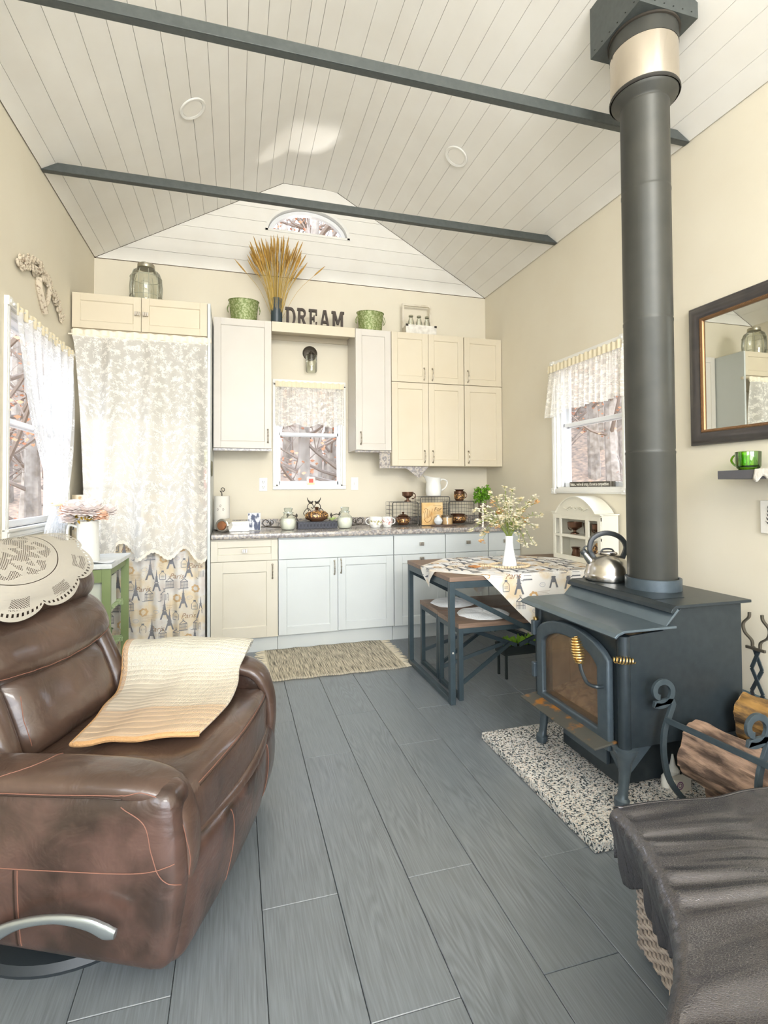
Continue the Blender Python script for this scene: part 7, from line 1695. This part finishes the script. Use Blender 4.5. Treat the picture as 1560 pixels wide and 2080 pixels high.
t = thing('peony_bunch', 'bunch of blush and white silk peonies in the white jug', 'flowers', (vx2, vy2, vz2+.2))
M_pw = mat('blush_petal', 'f6edea', .7, var=('f1d9cc', 18, .5, .75)); M_po = mat('peach_petal', 'f0c9ae', .7); M_yl = mat('mustard_foliage', 'b0902a', .7, var=('c7a640', 30, .35, .65))
R = random.Random(6)
for (dx, dy, dz, r, mi) in ((-.055, -.05, .085, .075, 0), (.03, -.055, .08, .075, 0), (-.105, .0, .075, .055, 1), (.105, 0, .07, .055, 0), (0, .04, .10, .06, 0), (.08, -.05, .045, .045, 1), (-.10, -.03, .03, .045, 0)):
    c = Vector((vx2+dx, vy2+dy, vz2+.24+dz-.02)); b = nb()
    for k in range(70):
        i = k/70; e = PI/2-i*2.3; a = k*2.399; d = Vector((math.cos(a)*math.cos(e), math.sin(a)*math.cos(e), math.sin(e))); s, u = frame_of(d); ln = r*(.72+.3*i); w = r*.36
        o = c; tip = o+d*ln+u*r*.12
        P = [o+d*ln*.2, o+d*ln*.6+s*w, tip+s*w*.55, tip+u*r*.08, tip-s*w*.55, o+d*ln*.6-s*w]; poly(b, P)
    h = part('peony_head', b, M_po if mi else M_pw, t, smooth=0, solid=.0012)
b = nb()
for k in range(70):
    a = R.uniform(0, 2*PI); q = Vector((vx2+math.cos(a)*R.uniform(.0, .075), vy2-.02+math.sin(a)*.05, vz2+.237+R.uniform(0, .04))); d = Vector((R.uniform(-1, 1), R.uniform(-1, 1), R.uniform(-.5, .8))).normalized(); s, u = frame_of(d)
    poly(b, [q, q+d*.012+s*.009, q+d*.028, q+d*.012-s*.009])
part('foliage', b, M_yl, t, kind='stuff', smooth=0)
# ------------------------------------------------------------------ woods outside
M_gr = mat('leaf_litter', 'b59a82', .95, var=('86776a', 9, .35, .65, 8)); b = nb()
def gz(x, y):
    d = max(0, y-8)*.34+max(0, x-6)*.30+max(0, -x-5)*.2; return -.55+d+.12*noise.noise(Vector((x*.3, y*.3, 0)))
grid(b, lambda u, v: Vector((-30+70*u, -14+54*v, gz(-30+70*u, -14+54*v))), 60, 50)
tg = solo('forest_floor', b, M_gr, 'leaf-strewn forest floor sloping up outside the windows', 'ground', loc=(0, 10, -.5)); tg['kind'] = 'structure'; del tg['category']
M_tr = mat('grey_bark', 'aaa196', .9, var=('82786c', 6, .35, .65)); M_tw = mat('twig', '8a7c70', .9); M_lv = mat('russet_leaves', 'c9805c', .8, var=('d9a37c', 5, .35, .65))
R = random.Random(17)
def tree(seed, h, r):
    R = random.Random(seed); b = nb(); tw = nb(); lf = nb()
    top = Vector((R.uniform(-.5, .5), R.uniform(-.5, .5), h)); P = curvepts([(0, 0, -.3), (R.uniform(-.15, .15), 0, h*.4), top], 5); m = len(P)
    tube(b, P, [r*(1-.75*i/m) for i in range(m)], 8)
    for k in range(16):
        z = R.uniform(.18, .95)*h; i = min(m-2, int(z/h*(m-1))); o = P[i]; a = R.uniform(0, 2*PI); L_ = R.uniform(.6, 2.2); d = Vector((math.cos(a), math.sin(a), R.uniform(.2, .9)))
        Q = curvepts([o, o+d*L_*.5+Vector((0, 0, -.05)), o+d*L_+Vector((0, 0, .15))], 3); tube(tw, Q, [r*.28*(1-.8*j/len(Q)) for j in range(len(Q))], 5, cap=False)
        for j in range(5):
            q = Q[R.randrange(2, len(Q))]; d2 = Vector((R.uniform(-1, 1), R.uniform(-1, 1), R.uniform(-.2, 1)))*R.uniform(.2, .7); tube(tw, [q, q+d2*.5+Vector((0, 0, .04)), q+d2], [r*.07, r*.05, .003], 4, cap=False)
            if R.random() < .5:
                for _ in range(7):
                    c = q+d2*R.random()+Vector((R.uniform(-.15, .15), R.uniform(-.15, .15), R.uniform(-.15, .15))); n = Vector((R.uniform(-1, 1), R.uniform(-1, 1), R.uniform(-1, 1))).normalized(); s, u = frame_of(n); poly(lf, [c, c+s*.04+u*.02, c+s*.08, c+s*.04-u*.03])
    return b, tw, lf
protos = []
for k in range(4):
    b, tw, lf = tree(40+k, 8.5, .11+.03*k)
    rt = thing('bare_tree', 'bare autumn tree in the woods outside the windows', 'tree', (0, 0, 0), 'bare trees in the woods outside')
    part('trunk', b, M_tr, rt); part('branches', tw, M_tw, rt, smooth=0, kind='stuff'); part('dry_leaves', lf, M_lv, rt, smooth=0, kind='stuff'); protos.append(rt)
spots = []
def wedge(n, r0, r1, d0, d1, ax):
    k = 0
    while k < n:
        d = R.uniform(d0, d1); q = R.uniform(r0, r1); p = (q*d, d) if ax else (d, d/q)
        if all((p[0]-a)**2+(p[1]-c)**2 > .5 for a, c in spots): spots.append(p); k += 1
wedge(18, .03, .30, 6.8, 17, 1); wedge(22, .62, 1.0, 6.0, 14, 0); wedge(12, -.46, -.24, 7, 16, 1)
for i, (x, y) in enumerate(spots):
    z = gz(x, y)
    w = 'sink and arched' if i < 18 else 'right wall' if i < 40 else 'left wall'
    if i < 4: rt = protos[i]; rt.location = (x, y, z); rt.rotation_euler.z = R.uniform(0, 6)
    else: rt = dup(protos[i % 4], (x, y, z), rotz=R.uniform(0, 6))
    rt['label'] = 'bare autumn tree in the woods seen through the '+w+' window'+('s' if i < 18 else ''); rt['group'] = 'bare trees beyond the '+w+' window'+('s' if i < 18 else '')
